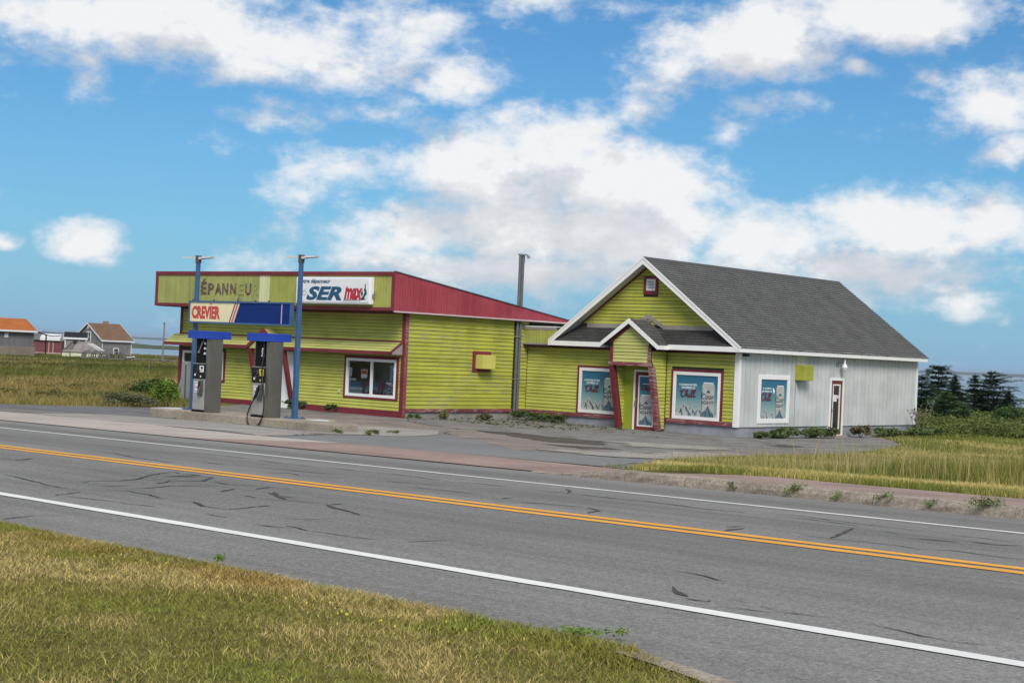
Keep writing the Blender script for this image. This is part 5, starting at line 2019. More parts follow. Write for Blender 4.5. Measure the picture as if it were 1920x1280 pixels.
def link_roof():
    """low flat link between the two buildings, part of the gabled shop"""
    W_ = front(6.43)
    mb = MB()
    mb.box(.005, 1.7, 6.45, 12, 2.96, 3.62)
    mb.build('link_block', M['backing'], shop)
    vclad(shop, W_, .0, 1.62, .135, 3.02, 3.52, M['green_fresh'], name='link_board', d0=-.015, d1=.02)
    mb = MB()
    W_.box(mb, .0, 1.6, 3.52, 3.605, -.02, .035)
    W_.box(mb, .0, 1.5, 2.955, 3.02, -.02, .035)
    mb.build('link_trim', M['grey_wood'], shop)
    mb = MB()
    mb.box(-.0, 1.62, 6.38, 12, 3.61, 3.65)
    mb.build('link_flashing', M['roof_flat'], shop)
    mb = MB()
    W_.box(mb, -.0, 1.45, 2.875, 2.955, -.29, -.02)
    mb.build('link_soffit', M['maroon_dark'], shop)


link_roof()


# ================================================================== FUEL ISLAND
IZ = 0.60
island = bthing('pump_island', 'long raised concrete island carrying the two fuel pumps and blue poles', 'kerb', 4.5, -12, .3)


def build_island():
    mb = MB()
    mb.box(2.15, 7.55, -12.15, -10.5, .2, IZ)
    # rounded left nose
    mb.prism([(2.15, -12.15, .2), (2.15, -10.5, .2), (1.6, -10.6, .2), (1.25, -11.1, .2), (1.25, -11.7, .2), (1.6, -12.08, .2)], (0, 0, IZ - .2))
    mb.build('kerb_body', M['island'], island, bevel=.03)
    mb = MB()
    mb.box(1.7, 2.35, -11.9, -11.2, IZ, IZ + .014)
    mb.build('filler_plate', M['soffit'], island)
    mb = MB()
    mb.box(7.60, 9.42, -12.32, -11.5, .2, IZ + .015)
    mb.build('kerb_block', M['island'], island, bevel=.05)
    mb = MB()
    mb.box(7.55, 7.95, -11.6, -11.15, IZ - .1, IZ + .02)
    mb.build('filler_plate', M['paper'], island)


build_island()


def light_pole(a, label):
    t = bthing('light_pole', label, 'light pole', a, -11.3, IZ, 'blue light poles of the fuel island')
    b = -11.3
    mb = MB()
    mb.box(a - .22, a + .22, b - .2, b + .2, IZ, IZ + .03)
    for sx in (-.16, .16):
        for sy in (-.14, .14):
            mb.tube([(a + sx, b + sy, IZ + .02), (a + sx, b + sy, IZ + .07)], .02, 6)
    mb.build('base_plate', M['pole_blue'], t)
    mb = MB()
    v = [(a + sx * w_, b + sy * w_, zz) for zz, w_ in ((IZ + .03, .066), (4.84, .049)) for sx, sy in ((-1, -1), (1, -1), (1, 1), (-1, 1))]
    mb.hexa(v)
    mb.build('pole', M['pole_blue'], t, bevel=.012)
    mb = MB()
    mb.box(a - .062, a + .062, b - .062, b + .062, 4.76, 4.955)
    mb.box(a - .075, a + .075, b - .075, b + .075, 4.955, 4.972)
    mb.build('pole_head', M['grey_dark'], t, bevel=.01)
    for sg in (-1, 1):
        mb = MB()
        x0, x1 = a + sg * .06, a + sg * .60
        z0, z1 = 4.89 - (0 if sg < 0 else .0), 4.93
        v = [(x0, b - .06, z0 - .03), (x1, b - .05, z1 - .012), (x1, b + .05, z1 - .012), (x0, b + .06, z0 - .03),
             (x0, b - .06, z0 + .04), (x1, b - .05, z1 + .012), (x1, b + .05, z1 + .012), (x0, b + .06, z0 + .04)]
        mb.hexa(v)
        xm0, xm1 = a + sg * .24, a + sg * .60
        mb.hexa([(xm0, b - .14, 4.885), (xm1, b - .11, 4.905), (xm1, b + .11, 4.905), (xm0, b + .14, 4.885),
                 (xm0, b - .13, 4.925), (xm1, b - .10, 4.935), (xm1, b + .10, 4.935), (xm0, b + .13, 4.925)])
        mb.build('lamp_head', M['soffit'], t)


light_pole(2.50, 'blue light pole behind the cream end of the fuel sign')
light_pole(6.78, 'blue light pole at the dark blue end of the fuel sign')

fsign = bthing('fuel_sign', 'long cream and dark blue fuel sign with red lettering between blue poles', 'sign', 4.55, -11.42, 3.06)


def build_fuel_sign():
    u0, u1, z0, z1 = 2.40, 6.68, 3.06, 3.69
    mb = MB()
    mb.box(u0, u1, -11.46, -11.385, z0, z1)
    mb.build('case', M['pole_blue'], fsign, bevel=.008)
    W_ = front(-11.46)
    W_.o = (0, -11.46)
    mb = MB()
    W_.frame(mb, u0, u1, z0, z1, .045, 0, .035)
    mb.build('frame', M['pole_blue'], fsign)
    mb = MB()
    f0, f1, g0, g1_ = u0 + .045, u1 - .10, z0 + .045, z1 - .045
    d = .008
    xt, xb = u0 + 1.96, u0 + 1.73            # slanted joint between cream and blue, top and bottom
    mb.poly([W_(f0, d, g0), W_(xb, d, g0), W_(xt, d, g1_), W_(f0, d, g1_)], 0)
    mb.poly([W_(xb, d, g0), W_(f1, d, g0), W_(f1, d, g1_), W_(xt, d, g1_)], 1)
    for k, (o0, o1, mi) in enumerate(((.0, .045, 4), (.045, .10, 3), (.10, .15, 2), (.15, .215, 3))):
        mb.poly([W_(xb + o0, d + .002, g0), W_(xb + o1, d + .002, g0), W_(xt + o1, d + .002, g1_), W_(xt + o0, d + .002, g1_)], mi)
    put_text(mb, 'CREVIER', W_, u0 + .12, u0 + 1.35, g0 + .07, g0 + .44, d + .002, 2, bold=.06)
    W_.box(mb, u0 + .905, u0 + .965, g0 + .47, g0 + .52, d + .001, d + .002, 2)
    W_.box(mb, u0 + .085, u0 + .115, g0, g1_, d + .001, d + .004, 3)
    W_.box(mb, u1 - .42, u1 - .385, g0, g1_, d + .001, d + .004, 5)
    mb.build('face', [M['sign_cream'], M['sign_blue'], M['sign_red'], M['stripe'], M['navy'], plain('pinkish_batten', (.62, .40, .46), .5, 0)], fsign)
    mb = MB()
    for u in (u0 + .1, u0 + 1.0, u0 + 2.05, u0 + 2.75, u0 + 3.3):
        mb.box(u - .02, u + .02, -11.44, -11.40, z1, z1 + .04)
    mb.tube([(u0 + 1.98, -11.42, z1 + .02), (u0 + 2.06, -11.42, z1 + .12), (u0 + 2.16, -11.42, z1 + .02)], .012, 5)
    mb.build('hanger', M['grey_dark'], fsign)


build_fuel_sign()


def pump(a0, label, hose, panel):
    t = bthing('fuel_pump', label, 'fuel pump', a0 + .33, -11.78, IZ, 'old fuel pumps on the island')
    a1, b0, b1 = a0 + .66, -12.06, -11.60
    F = front(b0)
    z = IZ
    mb = MB()
    mb.box(a0, a0 + .50, b0, b1, z + .06, z + .92)
    mb.build('cabinet', M['steel_front'], t, bevel=.012)
    mb = MB()
    mb.box(a0 - .005, a0 + .50, b0 - .01, b1, z, z + .06)
    mb.build('plinth', M['black'], t)
    mb = MB()
    mb.box(a0 + .50, a1, b0, b1, z + .0, z + 2.02)
    mb.build('side_column', M['steel'], t, bevel=.012)
    mb = MB()
    mb.box(a0 - .0, a0 + .035, b0 + .05, b1, z + 1.34, z + 2.02)
    mb.build('corner_post', M['steel'], t)
    # control head
    mb = MB()
    mb.box(a0 - .005, a0 + .50, b0 - .03, b1, z + .925, z + 1.32)
    mb.build('control_head', M['dark'], t, bevel=.01)
    mb = MB()
    mb.box(a0 - .005, a0 + .50, b0 - .032, b1, z + 1.32, z + 1.345)
    mb.build('head_strip', M['galv'], t)
    mb = MB()
    mb.box(a0 + .035, a0 + .40, b0 + .04, b0 + .10, z + 1.345, z + 2.02)
    mb.build('upper_panel', M['black'], t)
    d = .035
    mb = MB()
    F.box(mb, a0 + .29, a0 + .47, z + 1.10, z + 1.28, d - .004, d, 0)
    F.box(mb, a0 + .35, a0 + .43, z + 1.19, z + 1.25, d, d + .004, 1)
    F.box(mb, a0 + .37, a0 + .40, z + 1.13, z + 1.16, d, d + .004, 1)
    F.box(mb, a0 + .29, a0 + .32, z + 1.11, z + 1.16, d, d + .004, 1)
    mb.build('price_panel', [panel, M['black']], t)
    mb = MB()
    for k in range(4):
        F.box(mb, a0 + .17, a0 + .25, z + 1.14 + k * .035, z + 1.155 + k * .035, d - .003, d, 0)
    F.box(mb, a0 + .04, a0 + .14, z + 1.20, z + 1.206, d - .003, d, 0)
    F.box(mb, a0 + .33, a0 + .37, z + .955, z + 1.01, d - .003, d + .004, 1 if hose else 2)
    mb.poly([F(a0 + .07, d, z + 1.0), F(a0 + .13, d, z + .985), F(a0 + .15, d, z + 1.045), F(a0 + .09, d, z + 1.06)], 2)
    F.box(mb, a0 + .16, a0 + .175, z + 1.07, z + 1.085, d - .003, d, 2)
    tag(mb.build('button_row', [M['grey_dark'], M['yellow'], M['paper']], t), kind='stuff')
    # notice
    mb = MB()
    F.box(mb, a0 + .06, a0 + .26, z + .53, z + .83, .002, .008, 0)
    F.frame(mb, a0 + .08, a0 + .24, z + .56, z + .80, .012, .008, .010, 1)
    F.box(mb, a0 + .105, a0 + .215, z + .58, z + .78, .010, .0115, 0)
    F.box(mb, a0 + .08, a0 + .24, z + .655, z + .70, .0115, .0125, 2)
    mb.build('notice', [M['paper'], M['black'], plain('faded_red_print', (.55, .2, .2), .6, 0)], t)
    # nozzle boot
    mb = MB()
    mb.prism([F(a0 + .29, .0, z + .86), F(a0 + .43, .0, z + .88), F(a0 + .44, .0, z + .62), F(a0 + .41, .0, z + .44), F(a0 + .28, .0, z + .45), F(a0 + .25, .0, z + .52)], (0, -.06, 0))
    mb.build('nozzle_boot', M['grey_dark'], t, bevel=.01)
    mb = MB()
    F.box(mb, a0 + .30, a0 + .36, z + .64, z + .85, .06, .068)
    mb.build('boot_slot', M['black'], t)
    mb = MB()
    mb.tube([F(a0 + .39, .075, z + .70), F(a0 + .33, .085, z + .52)], .012, 6)
    mb.build('boot_lever', M['galv'], t)
    if hose:
        mb = MB()
        mb.tube([F(a0 + .33, .10, z + .80), F(a0 + .31, .12, z + .62), F(a0 + .27, .13, z + .52), F(a0 + .23, .13, z + .46)], [.03, .04, .035, .022], 8)
        mb.tube([F(a0 + .32, .09, z + .66), F(a0 + .36, .16, z + .60), F(a0 + .28, .17, z + .52)], .012, 6)
        mb.build('nozzle', M['dark'], t, smooth=True)
        pts = [F(a0 + .23, .13, z + .46), F(a0 + .08, .12, z + .26), F(a0 - .02, .11, z + .02), F(a0 + .02, .12, z - .15), F(a0 + .18, .14, z - .25), F(a0 + .40, .14, z - .22),
               F(a0 + .57, .13, z - .04), F(a0 + .62, .11, z + .3), F(a0 + .55, .08, z + .7), F(a0 + .44, .06, z + 1.2), F(a0 + .42, .02, z + 1.75), F(a0 + .40, -.02, z + 2.0)]
        mb = MB()
        fine = []
        P = [Vector(p) for p in pts]
        for i in range(len(P) - 1):
            p0, p1, p2, p3 = P[max(i - 1, 0)], P[i], P[i + 1], P[min(i + 2, len(P) - 1)]
            for k in range(5):
                s_ = k / 5
                fine.append(.5 * ((2 * p1) + (p2 - p0) * s_ + (2 * p0 - 5 * p1 + 4 * p2 - p3) * s_ ** 2 + (3 * p1 - p0 - 3 * p2 + p3) * s_ ** 3))
        fine.append(P[-1])
        mb.tube(fine, .018, 8)
        mb.build('hose', M['hose'], t, smooth=True)
        mb = MB()
        for k in range(4):
            mb.tube([F(a0 + .37, -.03, z + 1.62 + k * .06), F(a0 + .37 + .02 * (k % 2), .03, z + 1.64 + k * .06)], .025, 6)
        mb.build('hose_clip', M['soffit'], t)
    else:
        mb = MB()
        mb.tube([F(a0 + .20, .0, z + 1.66), F(a0 + .30, .0, z + 1.86), F(a0 + .36, -.02, z + 1.99)], .014, 6)
        mb.tube([F(a0 + .19, .0, z + 1.63), F(a0 + .21, .0, z + 1.68)], .032, 8)
        mb.build('hose_rod', M['galv'], t)
        mb = MB()
        for k in range(3):
            mb.tube([F(a0 + .43, -.06, z + 1.6 + k * .14), F(a0 + .43, -.0, z + 1.62 + k * .14)], .035, 6)
        mb.build('hose_clip', M['soffit'], t)
    # blue hood, two faces meeting at the corner
    mb = MB()
    mb.box(a0 - .16, a1 + .01, b0 - .12, b1 + .27, z + 2.02, z + 2.235)
    mb.build('hood', M['hood_blue'], t, bevel=.006)


pump(3.44, 'fuel pump with bare black upper panel and no hose, nearer the left pole', False, M['paper'])
pump(5.90, 'fuel pump with yellow label and a looped black hose hanging down', True, M['yellow'])

cab = bthing('metal_cabinet', 'grey angular metal cabinet standing behind the left blue pole', 'cabinet', -11, -.7, .2)


def build_cabinet():
    mb = MB()
    for a in (-11.75, -11.42):
        pass
    loop = [(-12.02, -.85, .22), (-11.72, -.85, .22), (-11.60, -.85, 1.38), (-11.92, -.85, 1.38), (-12.02, -.85, 1.28), (-12.10, -.85, .66)]
    loop = [(-11.14, -.85, .15), (-10.85, -.85, .15), (-10.72, -.85, 1.72), (-11.10, -.85, 1.72), (-11.14, -.85, .98), (-11.30, -.85, .72)]
    mb.prism(loop, (0, .5, 0))
    mb.build('body', plain('cabinet_grey', (.25, .26, .28), .5), cab, bevel=.015)
    mb = MB()
    mb.box(-10.86, -10.80, -.87, -.85, .3, 1.6)
    mb.build('door_strip', M['grey_dark'], cab)


build_cabinet()

# ================================================================== FAR BUILDINGS AND YARD THINGS
M['shingle_wall'] = plain('grey_cedar_shingles', (.175, .170, .175), .9, .22, 1.6)
M['brown_roof'] = plain('brown_shingles', (.155, .088, .052), .95, .18, 1.2)
M['orange_roof'] = plain('rusty_orange_roof', (.36, .105, .014), .8, .15, .6)
M['board_grey'] = plain('grey_board_wall', (.125, .125, .135), .9, .18, .5, vs=(3, 3, .4))
M['barn_base'] = plain('tan_concrete_base', (.20, .165, .13), .9, .3, .6)
M['barn_red'] = plain('barn_red', (.15, .045, .05), .8, .2, .8)
M['cream_wall'] = plain('cream_board_wall', (.60, .58, .46), .8, .12, 1.0)
M['old_wood'] = plain('silvered_wood', (.19, .175, .17), .9, .3, 1.2, vs=(1, 1, .5))
M['brick'] = plain('chimney_brick', (.30, .17, .09), .9, .2, 4)
M['white_far'] = plain('white_far_trim', (.66, .67, .69), .6, 0)


class Local:
    """box building frame: x along the long side, y away, at a world point and yaw"""

    def __init__(s, t, w, l):
        s.t = t


def gable_house(name, label, cat, x, y, z, rz, L, Wd, hw, hr, walls, roof, trim, over=.3, extra=None, base=.8):
    t = wthing(name, label, cat, x, y, z, rz)
    t.off = (0, 0, 0)
    mb = MB()
    mb.box(0, L, 0, Wd, -base, hw)
    mb.prism([(0, 0, hw), (0, Wd, hw), (0, Wd / 2, hw + hr)], (L, 0, 0))
    mb.build('wall', walls, t)
    s = hr / (Wd / 2)
    for nm, sg in (('roof', -1), ('roof', 1)):
        y0, y1 = (-over, Wd / 2) if sg < 0 else (Wd + over, Wd / 2)
        mb = MB()
        mb.prism([(-over, y0, hw - s * over + .02), (-over, y1, hw + hr + .02), (-over, y1, hw + hr + .16), (-over, y0, hw - s * over + .16)], (L + 2 * over, 0, 0))
        mb.build(nm, roof, t)
    mb = MB()
    mb.box(-over, L + over, -over - .04, -over, hw - s * over - .1, hw - s * over + .14)
    for x_ in (-over - .04, L + over):
        mb.prism([(x_, -over, hw - s * over + .18), (x_, Wd / 2, hw + hr + .18), (x_, Wd / 2, hw + hr - .06), (x_, -over, hw - s * over - .06)], (.04, 0, 0))
        mb.prism([(x_, Wd + over, hw - s * over + .18), (x_, Wd / 2, hw + hr + .18), (x_, Wd / 2, hw + hr - .06), (x_, Wd + over, hw - s * over - .06)], (.04, 0, 0))
    for x_ in (0, L - .12):
        mb.box(x_, x_ + .12, -.03, 0, 0, hw)
    mb.build('trim', trim, t)
    return t


def at_px(px, py, y):
    """world point at depth y seen along the ray of a picture point (for placing far things)"""
    cr, sr = math.cos(.0434), math.sin(.0434)
    du, dv = px - 960, py - 640
    u, v = du * cr + dv * sr, -du * sr + dv * cr
    d = Vector((u / 3010.8, 1, -v / 3010.8))
    c, s = math.cos(.0071), math.sin(.0071)
    d = Vector((d.x, d.y * c - d.z * s, d.y * s + d.z * c))
    return Vector((0, 0, CAM_H)) + d * (y / d.y)


def far_window(t, x, y0, z, w, h, axis='x', panes=2):
    """small sash window on a far wall; frame part with pane sub-parts"""
    mb = MB()
    if axis == 'x':
        mb.box(x, x + w, y0 - .05, y0 + .02, z, z + h)
    else:
        mb.box(y0 - .05, y0 + .02, x, x + w, z, z + h)
    o = mb.build('window', M['white_far'], t)
    for k in range(panes):
        mb = MB()
        a, b = z + .12 + k * (h - .16) / panes, z + .12 + (k + 1) * (h - .16) / panes - .1
        if axis == 'x':
            mb.box(x + .16, x + w - .16, y0 - .07, y0 - .045, a, b)
        else:
            mb.box(y0 - .07, y0 - .045, x + .16, x + w - .16, a, b)
        mb.build('pane', M['glass_dark'], (o, t.off))


def far_buildings():
    # grey house with the brown roof
    p = at_px(190, 669, 255)
    h = gable_house('grey_house', 'grey shingled house with brown gable roof, white trim and small chimney', 'house', p.x, p.y, p.z, R(50), 5.7, 7.4, 2.75, 2.45, M['shingle_wall'], M['brown_roof'], M['white_far'])
    far_window(h, 2.2, 0, .25, 1.05, 1.25)
    far_window(h, 3.0, 0, 2.3, 1.15, 1.7, 'y')
    far_window(h, 5.4, 0, 1.5, 1.0, 1.9, 'y')
    mb = MB()
    mb.box(2.9, 3.6, 3.4, 4.0, 4.9, 5.75)
    mb.build('chimney', M['brick'], h)
    mb = MB()
    mb.tube([(-.05, 3.7, 4.65), (-.12, 3.7, 4.65)], .26, 12)
    mb.build('vent', M['white_far'], h)
    # orange roofed barn
    p = at_px(62, 668, 178)
    rz = R(38)
    t = wthing('barn', 'grey board barn with rusty orange roof on a tan base', 'barn', p.x, p.y, p.z, rz)
    L, Wd, hw, hr = 16.0, 6.0, 2.85, 1.15
    mb = MB()
    mb.box(-L, 0, 0, Wd, 1.05, hw)
    mb.prism([(-L, 0, hw), (-L, Wd, hw), (-L, Wd / 2, hw + hr)], (L, 0, 0))
    mb.build('wall', M['board_grey'], t)
    mb = MB()
    mb.box(-L - .2, .12, -.12, Wd + .1, -1.0, 1.05)
    mb.build('base', M['barn_base'], t)
    s = hr / (Wd / 2)
    for y0, y1 in ((-.5, Wd / 2), (Wd + .5, Wd / 2)):
        mb = MB()
        mb.prism([(-L - .4, y0, hw - .5 * s + .02), (-L - .4, y1, hw + hr + .02), (-L - .4, y1, hw + hr + .15), (-L - .4, y0, hw - .5 * s + .15)], (L + .6, 0, 0))
        mb.build('roof', M['orange_roof'], t)
    mb = MB()
    mb.box(-L - .4, .2, -.54, -.5, hw - .5 * s - .02, hw - .5 * s + .17)
    mb.build('eaves_board', M['white_far'], t)
    mb = MB()
    mb.box(-3.35, -2.9, -.03, 0, 2.0, 2.5)
    mb.build('window', M['white_far'], t)
    mb = MB()
    mb.box(-4.35, -3.95, -.03, 0, 2.05, 2.4)
    mb.build('window', M['board_grey'], t)
    mb = MB()
    mb.prism([(.2, -.5, hw - .5 * s), (1.15, -.9, hw - .5), (1.15, -.9, hw - .38), (.2, -.5, hw - .5 * s + .14)], (0, .12, 0))
    mb.box(1.0, 1.12, -.9, -.78, .3, hw - .42)
    mb.build('lean_to_post', M['dark'], t)
    # red shed behind
    p = at_px(112, 663, 215)
    t = wthing('red_shed', 'low red shed with pale roof edge between the barn and the plank shed', 'shed', p.x, p.y, p.z, R(8))
    mb = MB()
    mb.box(-6.2, .2, 0, 4, 0, 1.75)
    mb.build('wall', M['barn_red'], t)
    mb = MB()
    mb.box(-6.2, .3, -.1, 4.1, -1.2, .0)
    mb.build('base', M['barn_base'], t)
    mb = MB()
    mb.prism([(-6.3, -.3, 1.75), (-6.3, 2, 2.5), (-6.3, 4.3, 1.75)], (3.7, 0, 0))
    mb.build('roof', M['board_grey'], t)
    mb = MB()
    mb.prism([(-2.6, -.3, 1.72), (-2.6, -.3, 2.1), (-2.6, 2, 2.62), (-2.6, 4.3, 1.72)], (2.6, 0, 0))
    mb.build('pale_roof', M['white_far'], t)
    mb = MB()
    for x in (-1.5, -.95):
        mb.box(x, x + .09, -.05, 0, .0, 1.5)
    mb.box(-6.2, .2, -.05, 0, .0, .1)
    mb.build('door_frame', plain('pinkish_trim', (.55, .36, .34), .7, 0), t)
    # old plank shed, upper gabled part with a tarp roof
    p = at_px(152, 669, 205)
    h = gable_house('plank_shed', 'old silvered plank shed with dark tarp roof beside the grey house', 'shed', p.x - 2.6, p.y + 1.5, p.z, R(14), 2.7, 3.2, 2.35, .62, M['old_wood'], M['dark'], M['white_far'], .15)
    mb = MB()
    mb.tube([(2.2, -.1, 2.35), (2.2, -.16, 2.35)], .35, 12)
    mb.build('round_window', M['glass_dark'], h)
    # low lean-to with cream base
    p = at_px(116, 668, 192)
    t = wthing('lean_to_shed', 'low shed with slatted grey plank roof and cream wall', 'shed', p.x, p.y, p.z, R(4))
    L = 5.15
    mb = MB()
    mb.box(0, L, 0, 2.6, -.6, .62)
    mb.build('wall', M['cream_wall'], t)
    mb = MB()
    mb.prism([(-.1, -.2, .60), (1.1, 1.2, 1.95), (1.2, 2.9, 1.95), (-.1, 2.9, .6)], (0, .02, 0))
    mb.prism([(-.05, -.06, .62), (L * .25, -.02, 1.9), (L * .25, 2.6, 1.9), (-.05, 2.6, .62)], (.02, 0, 0))
    mb.hexa([(0, -.15, .60), (L + .1, -.15, .58), (L + .1, 2.7, .62), (0, 2.7, .62), (.35, .5, 1.35), (L * .58, .6, 1.75), (L * .58, 2.7, 1.78), (1.0, 2.7, 1.9)])
    mb.build('roof', M['old_wood'], t)
    for k in range(3):
        f = .30 + .1 * k
        mb = MB()
        x0, x1 = L * (.40 + f * .5), L * (.62 + f * .95)
        x1 = min(x1, L + .1)
        mb.hexa([(x0, .52, 1.66), (x0 + .1, .52, 1.66), (x1 + .1, -.17, .64), (x1, -.17, .64), (x0, .52, 1.72), (x0 + .1, .52, 1.72), (x1 + .1, -.17, .70), (x1, -.17, .70)])
        mb.build('roof_slat', M['soffit'], t)
    for x in (.85, 2.35, 2.55):
        mb = MB()
        mb.box(x, x + .16, -.06, 0, -.5, .6)
        mb.build('wall_post', M['old_wood'], t)
    # gable wall of the lean-to
    mb = MB()
    mb.prism([(-.02, .02, .55), (1.25, .02, .55), (1.25, .02, 1.75)], (0, .3, 0))
    mb.build('gable_wall', M['shingle_wall'], t)


far_buildings()


def lobster_trap():
    """half-round wooden trap: hoops, laths, base"""
    t = wthing('lobster_trap', 'half round slatted lobster trap', 'lobster trap', 0, 0, 0)
    t.off = (0, 0, 0)
    mb = MB()
    for y in (0, .42, .84):
        mb.tube([(.34 * math.cos(R(a)), y, .62 * math.sin(R(a)) + .06) for a in range(0, 181, 20)], .035, 5)
        mb.box(-.36, .36, y - .03, y + .03, 0, .07)
    mb.build('hoop', M['old_wood'], t)
    mb = MB()
    for a in range(10, 180, 27):
        x, z = .36 * math.cos(R(a)), .64 * math.sin(R(a)) + .06
        mb.box(x - .025, x + .025, -.05, .9, z - .015, z + .015)
    mb.build('lath', M['old_wood'], t)
    return t.o


def traps():
    proto = lobster_trap()
    spots = [(159, 168), (167, 168.5), (177, 168), (184, 169), (192, 168), (201, 169), (210, 168), (219, 169), (226, 169)]
    words = ['at the left end of the row before the cream wall', 'second from the left end of the trap row', 'third from the left of the trap row', 'in front of the right end of the cream wall',
             'fifth from the left in the trap row', 'left of the grey house window in the trap row', 'below the ground floor window of the grey house', 'right of the grey house window in the trap row', 'at the right end of the row by the pile']
    for i, ((px, y), wd) in enumerate(zip(spots, words)):
        if i == 0:
            o = proto
        else:
            o = proto.copy()
            link(o)
            for ch in proto.children:
                c = ch.copy()
                link(c, o)
        o.rotation_euler.z = R(random.uniform(-20, 25)) - R(10)
        p = at_px(px, 672, y)
        o.location = (p.x, p.y, g1(p.x, p.y) + .32)
        o.scale = (1.15, 1.15, 1.15)
        o['label'] = 'round slatted lobster trap ' + wd
        o['category'] = 'lobster trap'
        o['group'] = 'lobster traps lined up in front of the grey house'
    # pile of frames
    p = at_px(242, 672, 170)
    t = wthing('frame_pile', 'tangled pile of pale wooden frames at the end of the trap row', 'wood pile', p.x, p.y, g1(p.x, p.y))
    t.off = (0, 0, 0)
    r = random.Random(4)
    for k in range(14):
        a = r.uniform(0, 6.28)
        x, y = r.uniform(-.6, .6), r.uniform(-.3, .3)
        mb = MB()
        mb.tube([(x - .5 * math.cos(a), y - .3 * math.sin(a), .05 + .05 * k * .8), (x + .5 * math.cos(a), y + .3 * math.sin(a), .05 + .04 * k + r.uniform(-.1, .35))], .045, 5)
        mb.build('stick', M['white_far'] if k % 3 == 0 else M['old_wood'], t)
    # driftwood fence on the rise
    p0, p1 = at_px(254, 677, 172), at_px(352, 680, 160)
    t = wthing('driftwood_fence', 'low grey driftwood fence along the crest of the field', 'fence', p0.x, p0.y, g1(p0.x, p0.y))
    t.off = (p0.x, p0.y, g1(p0.x, p0.y))
    n = 14
    pts = []
    for k in range(n + 1):
        q = p0.lerp(p1, k / n)
        gz = g1(q.x, q.y)
        pts.append((q.x, q.y, gz + .42 + r.uniform(-.06, .08)))
        mb = MB()
        mb.tube([(q.x, q.y, gz - .3), (q.x + r.uniform(-.06, .06), q.y, gz + r.uniform(.42, .68))], .055, 5)
        mb.build('post', M['old_wood'], t)
    for k in range(n):
        mb = MB()
        mb.tube([pts[k], pts[k + 1]], .05, 5)
        mb.build('rail', M['old_wood'], t)
    # slim post in the field
    p = at_px(278, 698, 114)
    t = wthing('fence_post', 'slim pale post leaning in the middle of the field', 'post', p.x, p.y, g1(p.x, p.y))
    t.off = (0, 0, 0)
    mb = MB()
    mb.tube([(0, 0, -.2), (.06, 0, .62)], .04, 6)
    mb.build('post', M['old_wood'], t)
    # utility pole and wires
    p = at_px(304, 680, 180)
    t = wthing('utility_pole', 'slim pale utility pole standing alone by the shore', 'pole', p.x, p.y, g1(p.x, p.y) - .3)
    t.off = (0, 0, 0)
    mb = MB()
    mb.tube([(0, 0, -.5), (.08, 0, 4.9)], [.12, .08], 8)
    mb.build('shaft', M['old_wood'], t)
    mb = MB()
    mb.tube([(-.12, 0, 4.75), (.1, 0, 4.75)], .04, 6)
    mb.build('insulator', M['dark'], t)
    a, b = at_px(77, 624, 178), at_px(117, 628, 204)
    t = wthing('overhead_cable', 'black cable sagging from the barn to the plank shed', 'cable', a.x, a.y, a.z)
    t.off = tuple(a)
    mb = MB()
    pts = [a.lerp(b, k / 8) - Vector((0, 0, .25 * (1 - (k / 4 - 1) ** 2))) for k in range(9)]
    mb.tube(pts, .05, 5)
    mb.build('cable', M['black'], t)
    a, b = at_px(80, 620, 178), at_px(125, 623, 205)
    mb = MB()
    mb.tube([a.lerp(b, k / 8) - Vector((0, 0, .2 * (1 - (k / 4 - 1) ** 2))) for k in range(9)], .022, 4)
    mb.build('cable', M['black'], t)


traps()


def far_shores():
    def ridge(name, y, x0, x1, base, hmax, n, seed, mat, depth):
        r = np.random.default_rng(seed)
        xs = np.linspace(x0, x1, n)
        hh = np.zeros(n)
        for k in range(1, 9):
            hh += np.sin(xs / (x1 - x0) * 6.28 * k * 1.7 + r.uniform(0, 6.28)) / k
        hh = (hh - hh.min()) / (hh.max() - hh.min())
        env = np.minimum(1, np.minimum((xs - x0), (x1 - xs)) / ((x1 - x0) * .12))
        hh = hmax * (.45 + .55 * hh) * env
        v, f = [], []
        for i in range(n):
            v += [(xs[i], y, base - .5), (xs[i], y + depth * .4, base + hh[i]), (xs[i], y + depth, base - .5)]
        for i in range(n - 1):
            for j in range(2):
                a = i * 3 + j
                f.append((a, a + 3, a + 4, a + 1))
        mb = MB()
        mb.add(v, f)
        o = mb.build(name, mat, None, smooth=True)
        structure(o)
    ridge('far_shore', 6500, -3500, 3800, -7.0, 17, 160, 2, plain('far_land', (.055, .075, .08), .95, .2, .002, spec=0), 600)
    ridge('spit_of_land', 1300, -520, -120, -7.0, 4.6, 60, 5, plain('near_spit', (.075, .09, .045), .95, .3, .02, spec=0), 90)


far_shores()


# ================================================================== VEGETATION
def tri_object(name, V, F, C, mat, parent=None, loc=(0, 0, 0)):
    """V (n,3), F (m,3) or (m,4), C (n,3) point colours"""
    me = bpy.data.meshes.new(name)
    V = np.asarray(V, np.float32)
    F = np.asarray(F, np.int32)
    k = F.shape[1]
    me.vertices.add(len(V))
    me.vertices.foreach_set('co', V.ravel())
    me.loops.add(F.size)
    me.loops.foreach_set('vertex_index', F.ravel())
    me.polygons.add(len(F))
    me.polygons.foreach_set('loop_start', np.arange(0, F.size, k, dtype=np.int32))
    at = me.attributes.new('Col', 'FLOAT_COLOR', 'POINT')
    at.data.foreach_set('color', np.concatenate([np.asarray(C, np.float32), np.ones((len(V), 1), np.float32)], 1).ravel())
    me.materials.append(mat)
    me.update(calc_edges=True)
    o = bpy.data.objects.new(name, me)
    o.location = loc
    return link(o, parent)


